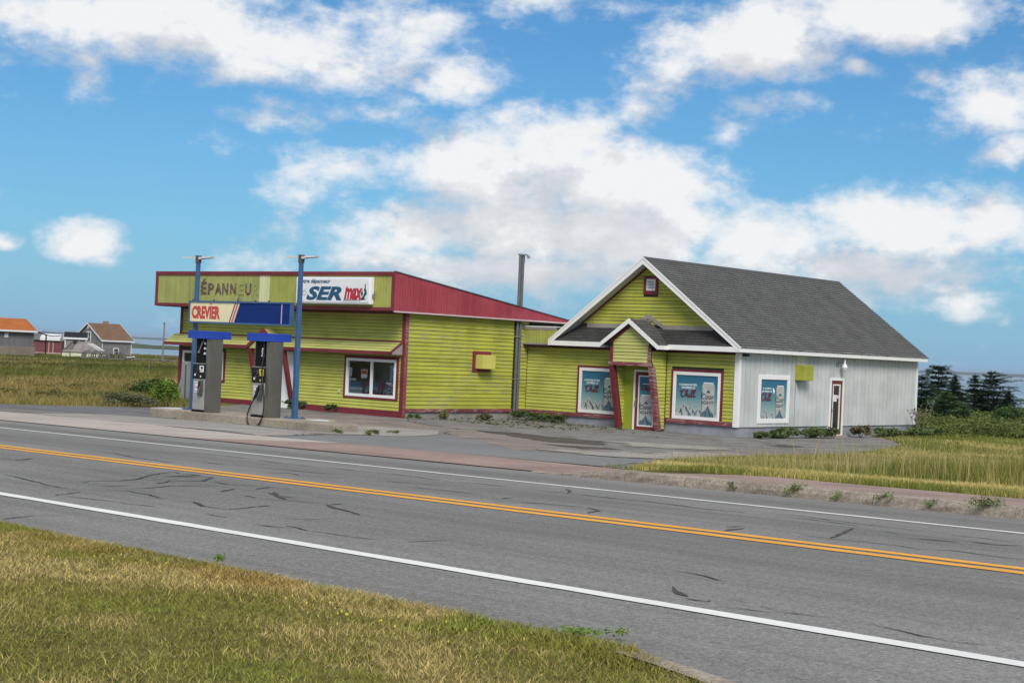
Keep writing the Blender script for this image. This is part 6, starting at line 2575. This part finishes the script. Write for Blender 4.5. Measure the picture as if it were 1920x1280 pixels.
def blades(P, h, w, lean, C, tipC=None):
    """bent grass blades: root P (n,3), height, width, lean; returns V,F,C"""
    n = len(P)
    a = rng.uniform(0, 2 * np.pi, n)
    ux, uy = np.cos(a), np.sin(a)
    b = rng.uniform(0, 2 * np.pi, n)
    lx, ly = np.cos(b) * lean * h, np.sin(b) * lean * h
    V = np.zeros((n, 5, 3), np.float32)
    z = np.zeros(n)
    V[:, 0] = P + np.stack([-ux * w / 2, -uy * w / 2, z], 1)
    V[:, 1] = P + np.stack([ux * w / 2, uy * w / 2, z], 1)
    m = P + np.stack([lx * .3, ly * .3, h * .6], 1)
    V[:, 2] = m + np.stack([ux * w * .4, uy * w * .4, z], 1)
    V[:, 3] = m + np.stack([-ux * w * .4, -uy * w * .4, z], 1)
    V[:, 4] = P + np.stack([lx, ly, h], 1)
    i = np.arange(n)[:, None] * 5
    F = np.concatenate([i + np.array([[0, 1, 2]]), i + np.array([[0, 2, 3]]), i + np.array([[3, 2, 4]])])
    Cc = np.repeat(C[:, None, :], 5, 1)
    if tipC is not None:
        Cc[:, 4] = tipC
    return V.reshape(-1, 3), F, Cc.reshape(-1, 3)


def fbm(x, y, s, seed, oct=4):
    """cheap value noise in 0..1"""
    out = np.zeros_like(x)
    amp, tot = 1.0, 0
    for o in range(oct):
        xi, yi = x / s * 2 ** o + seed * 17.3, y / s * 2 ** o + seed * 5.1
        x0, y0 = np.floor(xi), np.floor(yi)
        fx, fy = xi - x0, yi - y0
        fx, fy = fx * fx * (3 - 2 * fx), fy * fy * (3 - 2 * fy)

        def hsh(a, b):
            t_ = np.sin(a * 127.1 + b * 311.7 + seed) * 43758.5453
            return t_ - np.floor(t_)
        out += amp * ((hsh(x0, y0) * (1 - fx) + hsh(x0 + 1, y0) * fx) * (1 - fy) + (hsh(x0, y0 + 1) * (1 - fx) + hsh(x0 + 1, y0 + 1) * fx) * fy)
        tot += amp
        amp *= .5
    return out / tot


def mixc(a, b, t):
    t = np.clip(t, 0, 1)[:, None]
    return np.array(a)[None] * (1 - t) + np.array(b)[None] * t


def lawn():
    n = 430000
    p = rng.uniform(-11, -.6, n)
    q = 3.72 - 3.6 * rng.uniform(0, 1, n) ** 1.25
    edge = .05 * (fbm(p, p * 0, .35, 3) - .5)
    q = q + np.where(q > 3.5, edge, 0)
    x, y = pq2xy(p, q)
    keep = (x > -3.6) & (x < 1.2) & (y > 3.2) & (y < 11) & (q < np.interp(p, [-3.4, -2.77, 0, 4], [3.78, 3.43, 2.38, 1.58]))
    p, q, x, y = p[keep], q[keep], x[keep], y[keep]
    z = G(x, y)
    d = fbm(x, y, .9, 1)
    d2 = fbm(x, y, .35, 2)
    d3 = fbm(x, y, .12, 5)
    dry = np.clip((d - .5) * 2.4 + (d2 - .5) * 1.8 + (d3 - .5) * 1.2 + rng.normal(0, .42, len(x)) + .52, 0, 1)
    C = mixc((.22, .215, .045), (.54, .42, .18), dry)
    gr = np.clip((fbm(x, y, .5, 7) - .56) * 7, 0, 1) * .8
    C = C * (1 - gr[:, None]) + np.array((.23, .26, .042)) * gr[:, None]
    ed = np.clip((q - 3.3) * 3, 0, 1) * np.clip((fbm(x, y, .6, 9) - .35) * 3, 0, 1) * .7 * np.clip((p + 7.2) / 1.5, .1, 1)
    C = C * (1 - ed[:, None]) + np.array((.40, .235, .07)) * ed[:, None]
    C *= rng.uniform(.45, 1.6, (len(x), 1))
    h = rng.uniform(.008, .024, len(x)) * (.75 + .6 * d2)
    h = np.where(q > 3.55, h * 1.25, h)
    V, F, Cc = blades(np.stack([x, y, z - .004], 1), h, rng.uniform(.0020, .0036, len(x)), rng.uniform(.2, 1.7, len(x)), C, None)
    o = tri_object('lawn_grass', V, F, Cc, M['grass'])
    tag(o, 'clipped olive and straw coloured lawn along the near road edge', 'grass', kind='stuff')
    # small yellow flowers in the lawn
    k = 48
    pts = []
    for cx, cy in ((-1.15, 5.85), (-.75, 5.5), (-1.7, 5.9), (-.55, 5.2), (-1.45, 6.35), (-.25, 4.9)):
        pts.append(rng.normal(0, .12, (k // 6, 2)) + (cx, cy))
    P = np.concatenate(pts)
    V, F = [], []
    for x_, y_ in P:
        z_ = float(G(x_, y_)) + rng.uniform(.015, .035)
        r_ = rng.uniform(.0014, .0028)
        i = len(V)
        V += [(x_ - r_, y_ - r_, z_), (x_ + r_, y_ - r_, z_), (x_ + r_, y_ + r_, z_ + .006), (x_ - r_, y_ + r_, z_ + .006)]
        F.append((i, i + 1, i + 2, i + 3))
    o = tri_object('lawn_flowers', V, F, np.tile((.55, .5, .05), (len(V), 1)), M['leaf'])
    tag(o, 'tiny yellow flowers sprinkled in the lawn', 'flowers', kind='stuff')


lawn()


def free(x, y):
    """rough ground: no road, lot or building there"""
    p, q = to_pq(x, y)
    da = (x - OX) * CA + (y - OY) * SA
    db = -(x - OX) * SA + (y - OY) * CA
    bld = ((da > -12.6) & (da < .1) & (db > -.1) & (db < 12.2)) | ((da > -.1) & (da < 9.5) & (db > 6.6) & (db < 20.7))
    return ~in_poly(p, q, LOT) & (q > walk_edge(p) + .02) & ~bld & (y < coast(x) + 6)


def field():
    # the open field on the left
    n = 190000
    y = 42 * (330 / 42) ** rng.uniform(0, 1, n)
    x = y * rng.uniform(-.40, -.185, n)
    k = free(x, y)
    x, y = x[k], y[k]
    z = T(x, y)
    big = fbm(x, y * .35, 9, 21)
    mid = fbm(x, y * .5, 2.2, 22)
    dryness = np.clip((big - .45) * 3.2 + (mid - .5) * 1.6 + .03 + rng.normal(0, .25, len(x)), 0, 1)
    C = mixc((.13, .155, .032), (.33, .26, .095), dryness)
    dk = np.clip((fbm(x, y * .25, 5, 25) - .56) * 7, 0, 1)
    C *= (1 - .45 * dk)[:, None]
    C *= rng.uniform(.6, 1.35, (len(x), 1))
    h = rng.uniform(.10, .34, len(x)) * (.55 + .9 * mid) * np.clip(y / 70, .8, 1.3)
    w = np.clip(y / 1606 * .9, .02, .16)
    V, F, Cc = blades(np.stack([x, y, z - .03], 1), h, w * rng.uniform(.4, 1, len(x)), rng.uniform(.1, .8, len(x)), C, None)
    o = tri_object('field_grass', V, F, Cc, M['grass'])
    tag(o, 'rough olive and straw field grass left of the store', 'grass', kind='stuff')

    # tall verge grass on the right
    n = 300000
    y = 16 * (95 / 16) ** rng.uniform(0, 1, n)
    x = y * rng.uniform(.06, .40, n)
    k = free(x, y)
    x, y = x[k], y[k]
    p, q = to_pq(x, y)
    z = T(x, y)
    dw = q - walk_edge(p)                           # distance behind the pavement
    big = fbm(x, y, 2.2, 31)
    mid = fbm(x, y, .7, 32)
    # distance to the lot edge, to keep the edge low
    tall = np.clip((dw - 3.5 + (big - .5) * 1.6) / 1.0, 0, 1)
    right = np.clip((p + 15.5) / 5, 0, 1)
    rear = np.clip((q - 22) / 6, 0, 1)
    h = (.05 + .05 * mid) * (1 - tall) + tall * ((.085 + .36 * right + .16 * rear * right) * (.55 + .9 * mid))
    h *= rng.uniform(.6, 1.35, len(x))
    straw = np.clip(1.35 - np.abs(dw - 2.4 - (big - .5) * 1.2) / 1.3, 0, 1) * .9
    dry = np.clip(straw + (big - .5) * 2.2 + .16 + rng.normal(0, .28, len(x)), 0, 1)
    C = mixc((.175, .205, .036), (.70, .56, .22), dry)
    gold = tall * right * np.clip((mid - .4) * 2.5 + .2, 0, 1) * .5
    C = C * (1 - gold[:, None]) + np.array((.36, .30, .07)) * gold[:, None]
    back = np.clip((y - 58) / 14, 0, 1)
    C = C * (1 - .75 * back[:, None]) + np.array((.15, .21, .033)) * .75 * back[:, None]
    C *= rng.uniform(.55, 1.4, (len(x), 1))
    w = np.clip(y / 1606 * .75, .006, .06)
    V, F, Cc = blades(np.stack([x, y, z - .01], 1), h, w * rng.uniform(.5, 1.1, len(x)), rng.uniform(.1, .6, len(x)), C, None)
    o = tri_object('verge_grass', V, F, Cc, M['grass'])
    tag(o, 'tall golden and green verge grass behind the right pavement', 'grass', kind='stuff')
    # seed stalks
    n = 9000
    y = 19 * (60 / 19) ** rng.uniform(0, 1, n)
    x = y * rng.uniform(.08, .40, n)
    k = free(x, y)
    x, y = x[k], y[k]
    p, q = to_pq(x, y)
    k = (q > 18.7)
    x, y, p, q = x[k], y[k], p[k], q[k]
    z = T(x, y)
    h = rng.uniform(.3, .72, len(x)) * np.clip((p + 19) / 6, .35, 1)
    C = mixc((.50, .41, .2), (.34, .29, .11), rng.uniform(0, 1, len(x))) * rng.uniform(.7, 1.2, (len(x), 1))
    V, F, Cc = blades(np.stack([x, y, z], 1), h, np.clip(y / 1606 * .45, .006, .03), rng.uniform(.05, .4, len(x)), C, None)
    o = tri_object('grass_stalks', V, F, Cc, M['grass'])
    tag(o, 'thin straw seed stalks standing over the verge grass', 'grass', kind='stuff')


field()


def leaf_cloud(n, c, rad, size, col, var=.35, hollow=.45, flat=.55, lump=None):
    """leaf quads in an uneven ellipsoid of clumps"""
    c = np.asarray(c, float)
    k = max(5, n // 90)
    cc = rng.normal(0, 1, (k, 3))
    cc /= np.linalg.norm(cc, axis=1)[:, None] + 1e-9
    cc *= rng.uniform(hollow, .92, (k, 1))
    cc[:, 2] = np.abs(cc[:, 2]) * rng.choice([1, 1, 1, -.5], k)
    ci = rng.integers(0, k, n)
    P = cc[ci] + rng.normal(0, .17, (n, 3))
    tone = rng.uniform(1 - var, 1 + var, k)[ci] * rng.uniform(.75, 1.25, n)
    P = P * np.asarray(rad)[None] + c
    a = rng.normal(0, 1, (n, 3))
    a[:, 2] *= flat
    a /= np.linalg.norm(a, axis=1)[:, None]
    b = np.cross(a, rng.normal(0, 1, (n, 3)))
    b /= np.linalg.norm(b, axis=1)[:, None] + 1e-9
    s = size * rng.uniform(.55, 1.3, (n, 1))
    V = np.stack([P - a * s, P - b * s * .45, P + a * s, P + b * s * .45], 1).reshape(-1, 3)
    F = np.arange(n * 4).reshape(-1, 4)
    C = np.repeat(np.asarray(col)[None] * tone[:, None], 4, 0)
    return V, F, C


def bush(name, label, cat, x, y, rad, n, size, col, group=None, stems=5, zoff=0.0):
    z = g1(x, y)
    if n <= 450:                                # a small weed: one mesh
        V, F, C = leaf_cloud(n, (0, 0, rad[2] * .5), (rad[0], rad[1], rad[2] * .62), size, np.asarray(col) * 1.7, hollow=.1)
        V[:, 2] = np.maximum(V[:, 2], .0)
        return tag(tri_object(name, V, F, C, M['leaf'], None, (x, y, z + zoff)), label, cat, group)
    col = np.asarray(col) * (1.7 if name == 'weed_clump' else 1.35)
    t = wthing(name, label, cat, x, y, z + zoff, 0, group)
    t.off = (0, 0, 0)
    V, F, C = leaf_cloud(n, (0, 0, rad[2] * .5), (rad[0], rad[1], rad[2] * .62), size, col)
    V[:, 2] = np.maximum(V[:, 2], .0)
    tri_object('foliage', V, F, C, M['leaf'], t.o)
    mb = MB()
    r = random.Random(n)
    for k in range(stems):
        a = r.uniform(0, 6.28)
        mb.tube([(0, 0, -.05), (.3 * rad[0] * math.cos(a), .3 * rad[1] * math.sin(a), rad[2] * .4), (.7 * rad[0] * math.cos(a), .7 * rad[1] * math.sin(a), rad[2] * .85)], [.012, .009, .005], 5)
    mb.build('stem', M['bark'], t)
    return t


def spruce(label, px, base_py, y, H, Rr, seed, lean=0.0, wind=0.0, whorls=13, col=(.045, .085, .030), gap=.0, topw=.08, group='stunted spruces behind the gabled shop'):
    """stunted spruce: trunk, tiers of flat drooping branches made of needle sprays"""
    r = np.random.default_rng(seed)
    b = at_px(px, base_py, y)
    z = g1(b.x, b.y)
    t = wthing('spruce_tree', label, 'spruce', b.x, b.y, z, 0, group)
    t.off = (0, 0, 0)
    mb = MB()
    mb.tube([(0, 0, -.2), (lean * .4, 0, H * .5), (lean, 0, H)], [.06 * H / 2.8 + .02, .04, .01], 7)
    mb.build('trunk', M['bark'], t)
    Vs, Cs = [], []
    for i in range(whorls):
        f = (i + r.uniform(-.25, .25)) / (whorls - 1)
        f = min(max(f, .04), .98)
        zc = H * (.10 + .87 * f)
        if r.uniform() < gap:
            continue
        length = 1.35 * Rr * ((1 - f) ** .62 + topw) * r.uniform(.72, 1.2)
        nb = int(10 + 9 * (1 - f))
        for k in range(nb):
            a = 2 * np.pi * (k + r.uniform(-.4, .4)) / nb
            L = length * r.uniform(.6, 1.15) * (1 + wind * np.cos(a))
            L = max(L, .08)
            dx, dy = np.cos(a), np.sin(a)
            zz = zc + r.uniform(-.06, .06) * H / 2.8
            droop = r.uniform(.0, .4)
            tone = r.uniform(.65, 1.35)
            m = max(12, int(70 * L / Rr))
            for j in range(m):
                s = (j + r.uniform(0, 1)) / m
                wid = .34 * L * (1 - .75 * s) * r.uniform(-1, 1)
                cx = lean * (zz / H) + dx * L * s - dy * wid
                cy = dy * L * s + dx * wid
                cz = zz + L * (.22 * s - droop * s * s) + r.uniform(-.05, .05)
                sz = r.uniform(.09, .2) * (H / 2.8) ** .5
                an = a + r.uniform(-.8, .8)
                tx, ty, tz = np.cos(an) * sz, np.sin(an) * sz, r.uniform(-.25, .4) * sz
                nx, ny = -np.sin(an) * sz * .35, np.cos(an) * sz * .35
                Vs += [(cx - tx * .4 + nx, cy - ty * .4 + ny, cz), (cx - tx * .4 - nx, cy - ty * .4 - ny, cz + r.uniform(-.02, .02)), (cx + tx, cy + ty, cz + tz)]
                tn = tone * r.uniform(.7, 1.3)
                Cs += [np.asarray(col) * 2.0 * tn] * 3
    # leader
    for j in range(26):
        s = r.uniform(.9, 1.04)
        an = r.uniform(0, 6.28)
        w = .09 * (1.05 - s) * 8 * Rr * .12 + .02
        Vs += [(lean * s, 0, H * s), (lean * s + .02, .02, H * s - .03), (lean * s + np.cos(an) * w * 2, np.sin(an) * w * 2, H * s + r.uniform(.01, .06))]
        Cs += [np.asarray(col)] * 3
    F = np.arange(len(Vs)).reshape(-1, 3)
    tri_object('crown', Vs, F, Cs, M['needle'], t.o)


def trees():
    spruce('dark spruce showing just past the white gable shop corner', 1726, 772, 92, 2.5, 1.5, 1, whorls=11, col=(.026, .050, .020))
    spruce('tallest dark spruce nearest the white shop corner, tattered flat top', 1757, 772, 98, 3.15, 1.25, 2, wind=.15, whorls=12, col=(.028, .050, .022), gap=.08, topw=.32)
    spruce('low broad pale green spruce in front of the dark ones', 1772, 778, 86, 1.65, 1.15, 3, whorls=10, col=(.050, .088, .028))
    spruce('slim spruce with pointed tip beside the tallest spruce', 1788, 776, 95, 2.55, .80, 4, whorls=13, col=(.034, .064, .024))
    spruce('bushy spruce left of the wind-bent one', 1826, 771, 101, 2.65, 1.15, 5, wind=.1, whorls=12, col=(.030, .054, .022), gap=.05)
    spruce('wind-bent spruce with flat tiers reaching right over the water', 1851, 770, 102, 2.95, 1.15, 6, lean=.15, wind=.45, whorls=11, col=(.030, .052, .022), gap=.12, topw=.3)
    spruce('small lone spruce with a spire tip near the right edge', 1889, 773, 98, 1.75, .62, 7, whorls=11, col=(.030, .056, .024))
    spruce('low young spruce at the foot of the lone spire spruce', 1806, 778, 84, 1.0, .8, 8, whorls=8, col=(.045, .080, .026))
    # leafless shrub
    b = at_px(1909, 775, 97)
    t = wthing('bare_shrub', 'leafless twiggy shrub at the right edge beside the lone spruce', 'shrub', b.x, b.y, g1(b.x, b.y))
    t.off = (0, 0, 0)
    r = random.Random(12)
    mb = MB()
    for k in range(16):
        a = r.uniform(-.9, .9)
        p = Vector((0, 0, 0))
        pts = [p.copy()]
        for s in range(4):
            p = p + Vector((math.sin(a) * .22, r.uniform(-.1, .1), .30 * math.cos(a * .7)))
            a += r.uniform(-.4, .4)
            pts.append(p.copy())
        mb.tube(pts, [.025, .018, .012, .008, .005], 4)
    mb.build('branch', M['bark'], t)
    b = at_px(1893, 781, 90)
    bush('shrub', 'rounded dark green shrub below the lone spire spruce', 'shrub', b.x, b.y, (.85, .7, .85), 2600, .07, (.045, .085, .024))
    b = at_px(1935, 780, 90)
    bush('shrub', 'dark green shrub cut by the right edge of the picture', 'shrub', b.x, b.y, (.8, .7, .7), 1800, .07, (.04, .075, .024))
    # left of the store
    bush('shrub', 'bright light green shrub at the left end of the store', 'shrub', *hit_ground(311, 765), (.50, .45, .92), 2600, .05, (.115, .175, .03))
    bush('shrub', 'dark green spreading shrub in the field left of the store', 'shrub', *hit_ground(296, 741), (1.6, 1.0, .55), 3000, .075, (.06, .10, .026))
    bush('shrub', 'grey-green low shrub at the edge of the side asphalt', 'shrub', *hit_ground(238, 762), (1.0, .55, .42), 1900, .05, (.115, .125, .07))
    bush('weed_clump', 'dark weed clump at the foot of the store front near the right pole', 'weeds', *bfoot(-5.0, -.35), (.5, .25, .32), 500, .06, (.040, .060, .020))
    bush('weed_clump', 'single dark weed against the store front left of the shop window', 'weeds', *bfoot(-3.35, -.35), (.30, .22, .36), 420, .06, (.040, .062, .020))
    bush('weed_clump', 'low weed at the store corner post', 'weeds', *bfoot(.35, .35), (.18, .18, .18), 150, .05, (.05, .085, .022))
    bush('weed_clump', 'small lone weed on the paving below the store side wall', 'weeds', *bfoot(.75, -.4), (.14, .14, .22), 120, .05, (.05, .085, .022))
    bush('weed_clump', 'broad weed clump in the corner below the pair of pipes', 'weeds', *bfoot(.75, 6.0), (.75, .65, .30), 900, .06, (.055, .085, .026))
    bush('weed_clump', 'brownish weed clump along the store side wall', 'weeds', *bfoot(.40, 3.9), (.28, .95, .20), 620, .055, (.075, .072, .030))
    bush('weed_clump', 'weeds before the grey foundation right of the pipes', 'weeds', *bfoot(1.7, 6.3), (.7, .35, .26), 560, .06, (.055, .085, .026))
    bush('weed_clump', 'dry grassy weeds at the start of the store side wall', 'weeds', *bfoot(.35, 1.8), (.22, .6, .28), 500, .055, (.12, .115, .045))
    # along the white side
    for i, (b0, b1, hh, n, lb) in enumerate(((6.95, 8.0, .22, 460, 'small weeds at the white corner board'), (7.9, 10.4, .32, 1250, 'dense green weeds under the poster window of the white side'),
                                             (10.4, 12.9, .34, 1300, 'dense green weeds under the chartreuse box of the white side'), (14.4, 15.2, .4, 700, 'brown weed just right of the red side door'),
                                             (15.7, 18.0, .34, 950, 'leafy weed clump along the rear half of the white side'), (18.6, 21.5, .42, 1500, 'grassy weeds at the rear corner of the white side'))):
        x, y = bfoot(9.9, (b0 + b1) / 2)
        t = bush('weed_clump', lb, 'weeds', x, y, (.30, (b1 - b0) / 2, hh), n, .085, (.055, .078, .026) if i != 3 else (.09, .075, .04))
        t.o.rotation_euler.z = YAW
    x, y = bfoot(10.0, 19.6)
    t = wthing('tall_weed', 'tall dry seeded weed in front of the white wall near its rear corner', 'weed', x, y, g1(x, y))
    t.off = (0, 0, 0)
    r = random.Random(2)
    mb = MB()
    for k in range(9):
        dx = r.uniform(-.5, .6)
        hh = r.uniform(.9, 1.5)
        mb.tube([(dx * .4, 0, 0), (dx * .7, r.uniform(-.1, .1), hh * .6), (dx, r.uniform(-.1, .1), hh)], [.012, .01, .006], 4)
        for j in range(5):
            zz = hh * r.uniform(.55, 1)
            mb.tube([(dx * zz / hh, 0, zz), (dx * zz / hh + r.uniform(-.14, .14), r.uniform(-.1, .1), zz + .08)], [.016, .02], 4)
    mb.build('stalk', plain('dry_stalk', (.17, .14, .10), .9, .2), t)
    # weeds in the kerb, weeds by the island
    for i, (px, py, n, lb) in enumerate(((1475, 925, 130, 'tiny weed growing at the kerb foot, leftmost of the kerb weeds'), (1592, 934, 320, 'tallest weed growing out of the kerb joint'), (1648, 944, 150, 'low weed on the kerb face right of the tallest kerb weed'),
                                         (1720, 951, 220, 'creeping weed patch on the kerb face'), (1790, 958, 130, 'small weed on the kerb between two larger ones'), (1880, 968, 420, 'broad weed clump on the kerb at the right edge'))):
        x, y = pq2xy({1475: -10.6, 1592: -9.85, 1648: -9.3, 1720: -8.75, 1790: -8.25, 1880: -7.65}[px], 13.52)
        bush('weed_clump', lb, 'weeds', x, y, (.07 + n / 2600, .07, .06 + n / 2600), n, .013, (.10, .14, .045))
    for i, (px, py, n, lb) in enumerate(((700, 816, 240, 'weed tuft at the edge of the pale concrete strip'), (690, 817, 160, 'small weed in the concrete joint near the island block'), (632, 813, 120, 'dry weed below the island block'), (740, 815, 120, 'weeds along the right part of the concrete strip'))):
        x, y = hit_ground(px, py)
        bush('weed_clump', lb, 'weeds', x, y, (.20, .12, .12), n, .03, (.095, .11, .04))
    for px, py, lb in ((1100, 1201, 'leafy green weed at the end of the near lawn'), (415, 1060, 'small green weed on the lawn edge at the left')):
        x, y = hit_ground(px, py)
        bush('weed_clump', lb, 'weeds', x, y, (.13 if px > 1000 else .05, .06, .05), 260 if px > 1000 else 90, .008, (.10, .15, .03))
    # weeds growing over the paving, too many to count
    V, F, C = [], [], []
    n0 = 0
    for cx, cy, w_, n in ((1.0, 6.5, .8, 60), (1.6, 3.4, 1.2, 50), (3.4, 5.2, 1.6, 60), (5.0, 2.2, 1.6, 40), (3.0, 1.0, 1.6, 50)):
        for k in range(n):
            a, b = cx + rng.normal(0, w_), cy + rng.normal(0, .5)
            if b > 6.4 and 0 < a < 9.3:
                continue
            x, y = ab2xy(a, b)
            v, f, c = leaf_cloud(10, (x, y, g1(x, y) + .02), (.08, .08, .05), .03, (.09, .10, .04))
            V.append(v)
            F.append(f + n0)
            C.append(c)
            n0 += len(v)
    o = tri_object('paving_weeds', np.concatenate(V), np.concatenate(F), np.concatenate(C), M['leaf'])
    tag(o, 'sparse weeds sprouting from the cracked lot', 'weeds', kind='stuff')
    # low brush behind the shop on the right
    Vs, Fs, Cs = [], [], []
    n0 = 0
    for k in range(420):
        y = rng.uniform(66, 112)
        x = y * rng.uniform(.245, .40)
        if not free(np.array([x]), np.array([y]))[0]:
            continue
        hh = rng.uniform(.18, .5)
        sc = rng.uniform(.5, 1.3)
        g = fbm(np.array([x]), np.array([y]), 6, 41)[0]
        col = np.array((.09, .13, .03)) * (1 - g) + np.array((.15, .175, .05)) * g
        v, f, c = leaf_cloud(170, (x, y, g1(x, y) + hh * .35), (sc, sc * .8, hh), .075, col, .3)
        Vs.append(v)
        Fs.append(f + n0)
        Cs.append(c)
        n0 += len(v)
    o = tri_object('low_brush', np.concatenate(Vs), np.concatenate(Fs), np.concatenate(Cs), M['leaf'])
    tag(o, 'bright green low brush between the shop and the spruces', 'brush', kind='stuff')
    # lumps of brush in the left field
    Vs, Fs, Cs = [], [], []
    n0 = 0
    for k in range(260):
        y = 55 * (240 / 55) ** rng.uniform(0, 1)
        x = y * rng.uniform(-.40, -.19)
        if not free(np.array([x]), np.array([y]))[0]:
            continue
        sc = rng.uniform(.4, 1.2) * y / 70
        col = np.array([(.055, .075, .018), (.115, .10, .035), (.085, .08, .03)][rng.integers(0, 3)])
        v, f, c = leaf_cloud(70, (x, y, g1(x, y) + .08), (sc, sc, .22), .035 * y / 45, col, .3)
        Vs.append(v)
        Fs.append(f + n0)
        Cs.append(c)
        n0 += len(v)
    o = tri_object('field_brush', np.concatenate(Vs), np.concatenate(Fs), np.concatenate(Cs), M['leaf'])
    tag(o, 'low weedy lumps scattered through the left field', 'brush', kind='stuff')


def hit_ground(px, py):
    d = at_px(px, py, 1.0) - Vector((0, 0, CAM_H))
    lo = 3.0
    for k in range(3000):
        y = 3 + k * .1
        if CAM_H + d.z * y <= float(T(d.x * y, y)):
            return d.x * y, y
    return d.x * 100, 100


def bfoot(a, b):
    return ab2xy(a, b)


trees()


# ------------------------------------------------------------------ air
def haze():
    mb = MB()
    mb.box(-9000, 9000, -300, 9500, -11, 16)
    m = bpy.data.materials.new('hazy_air')
    m.use_nodes = True
    nt = m.node_tree
    nt.nodes.remove(nt.nodes['Principled BSDF'])
    v = nt.nodes.new('ShaderNodeVolumePrincipled')
    v.inputs['Color'].default_value = (.82, .90, 1.0, 1)
    v.inputs['Density'].default_value = 0.00010
    v.inputs['Anisotropy'].default_value = 0.3
    nt.links.new(v.outputs[0], nt.nodes['Material Output'].inputs['Volume'])
    o = mb.build('haze', m)
    tag(o, kind='stuff')


haze()
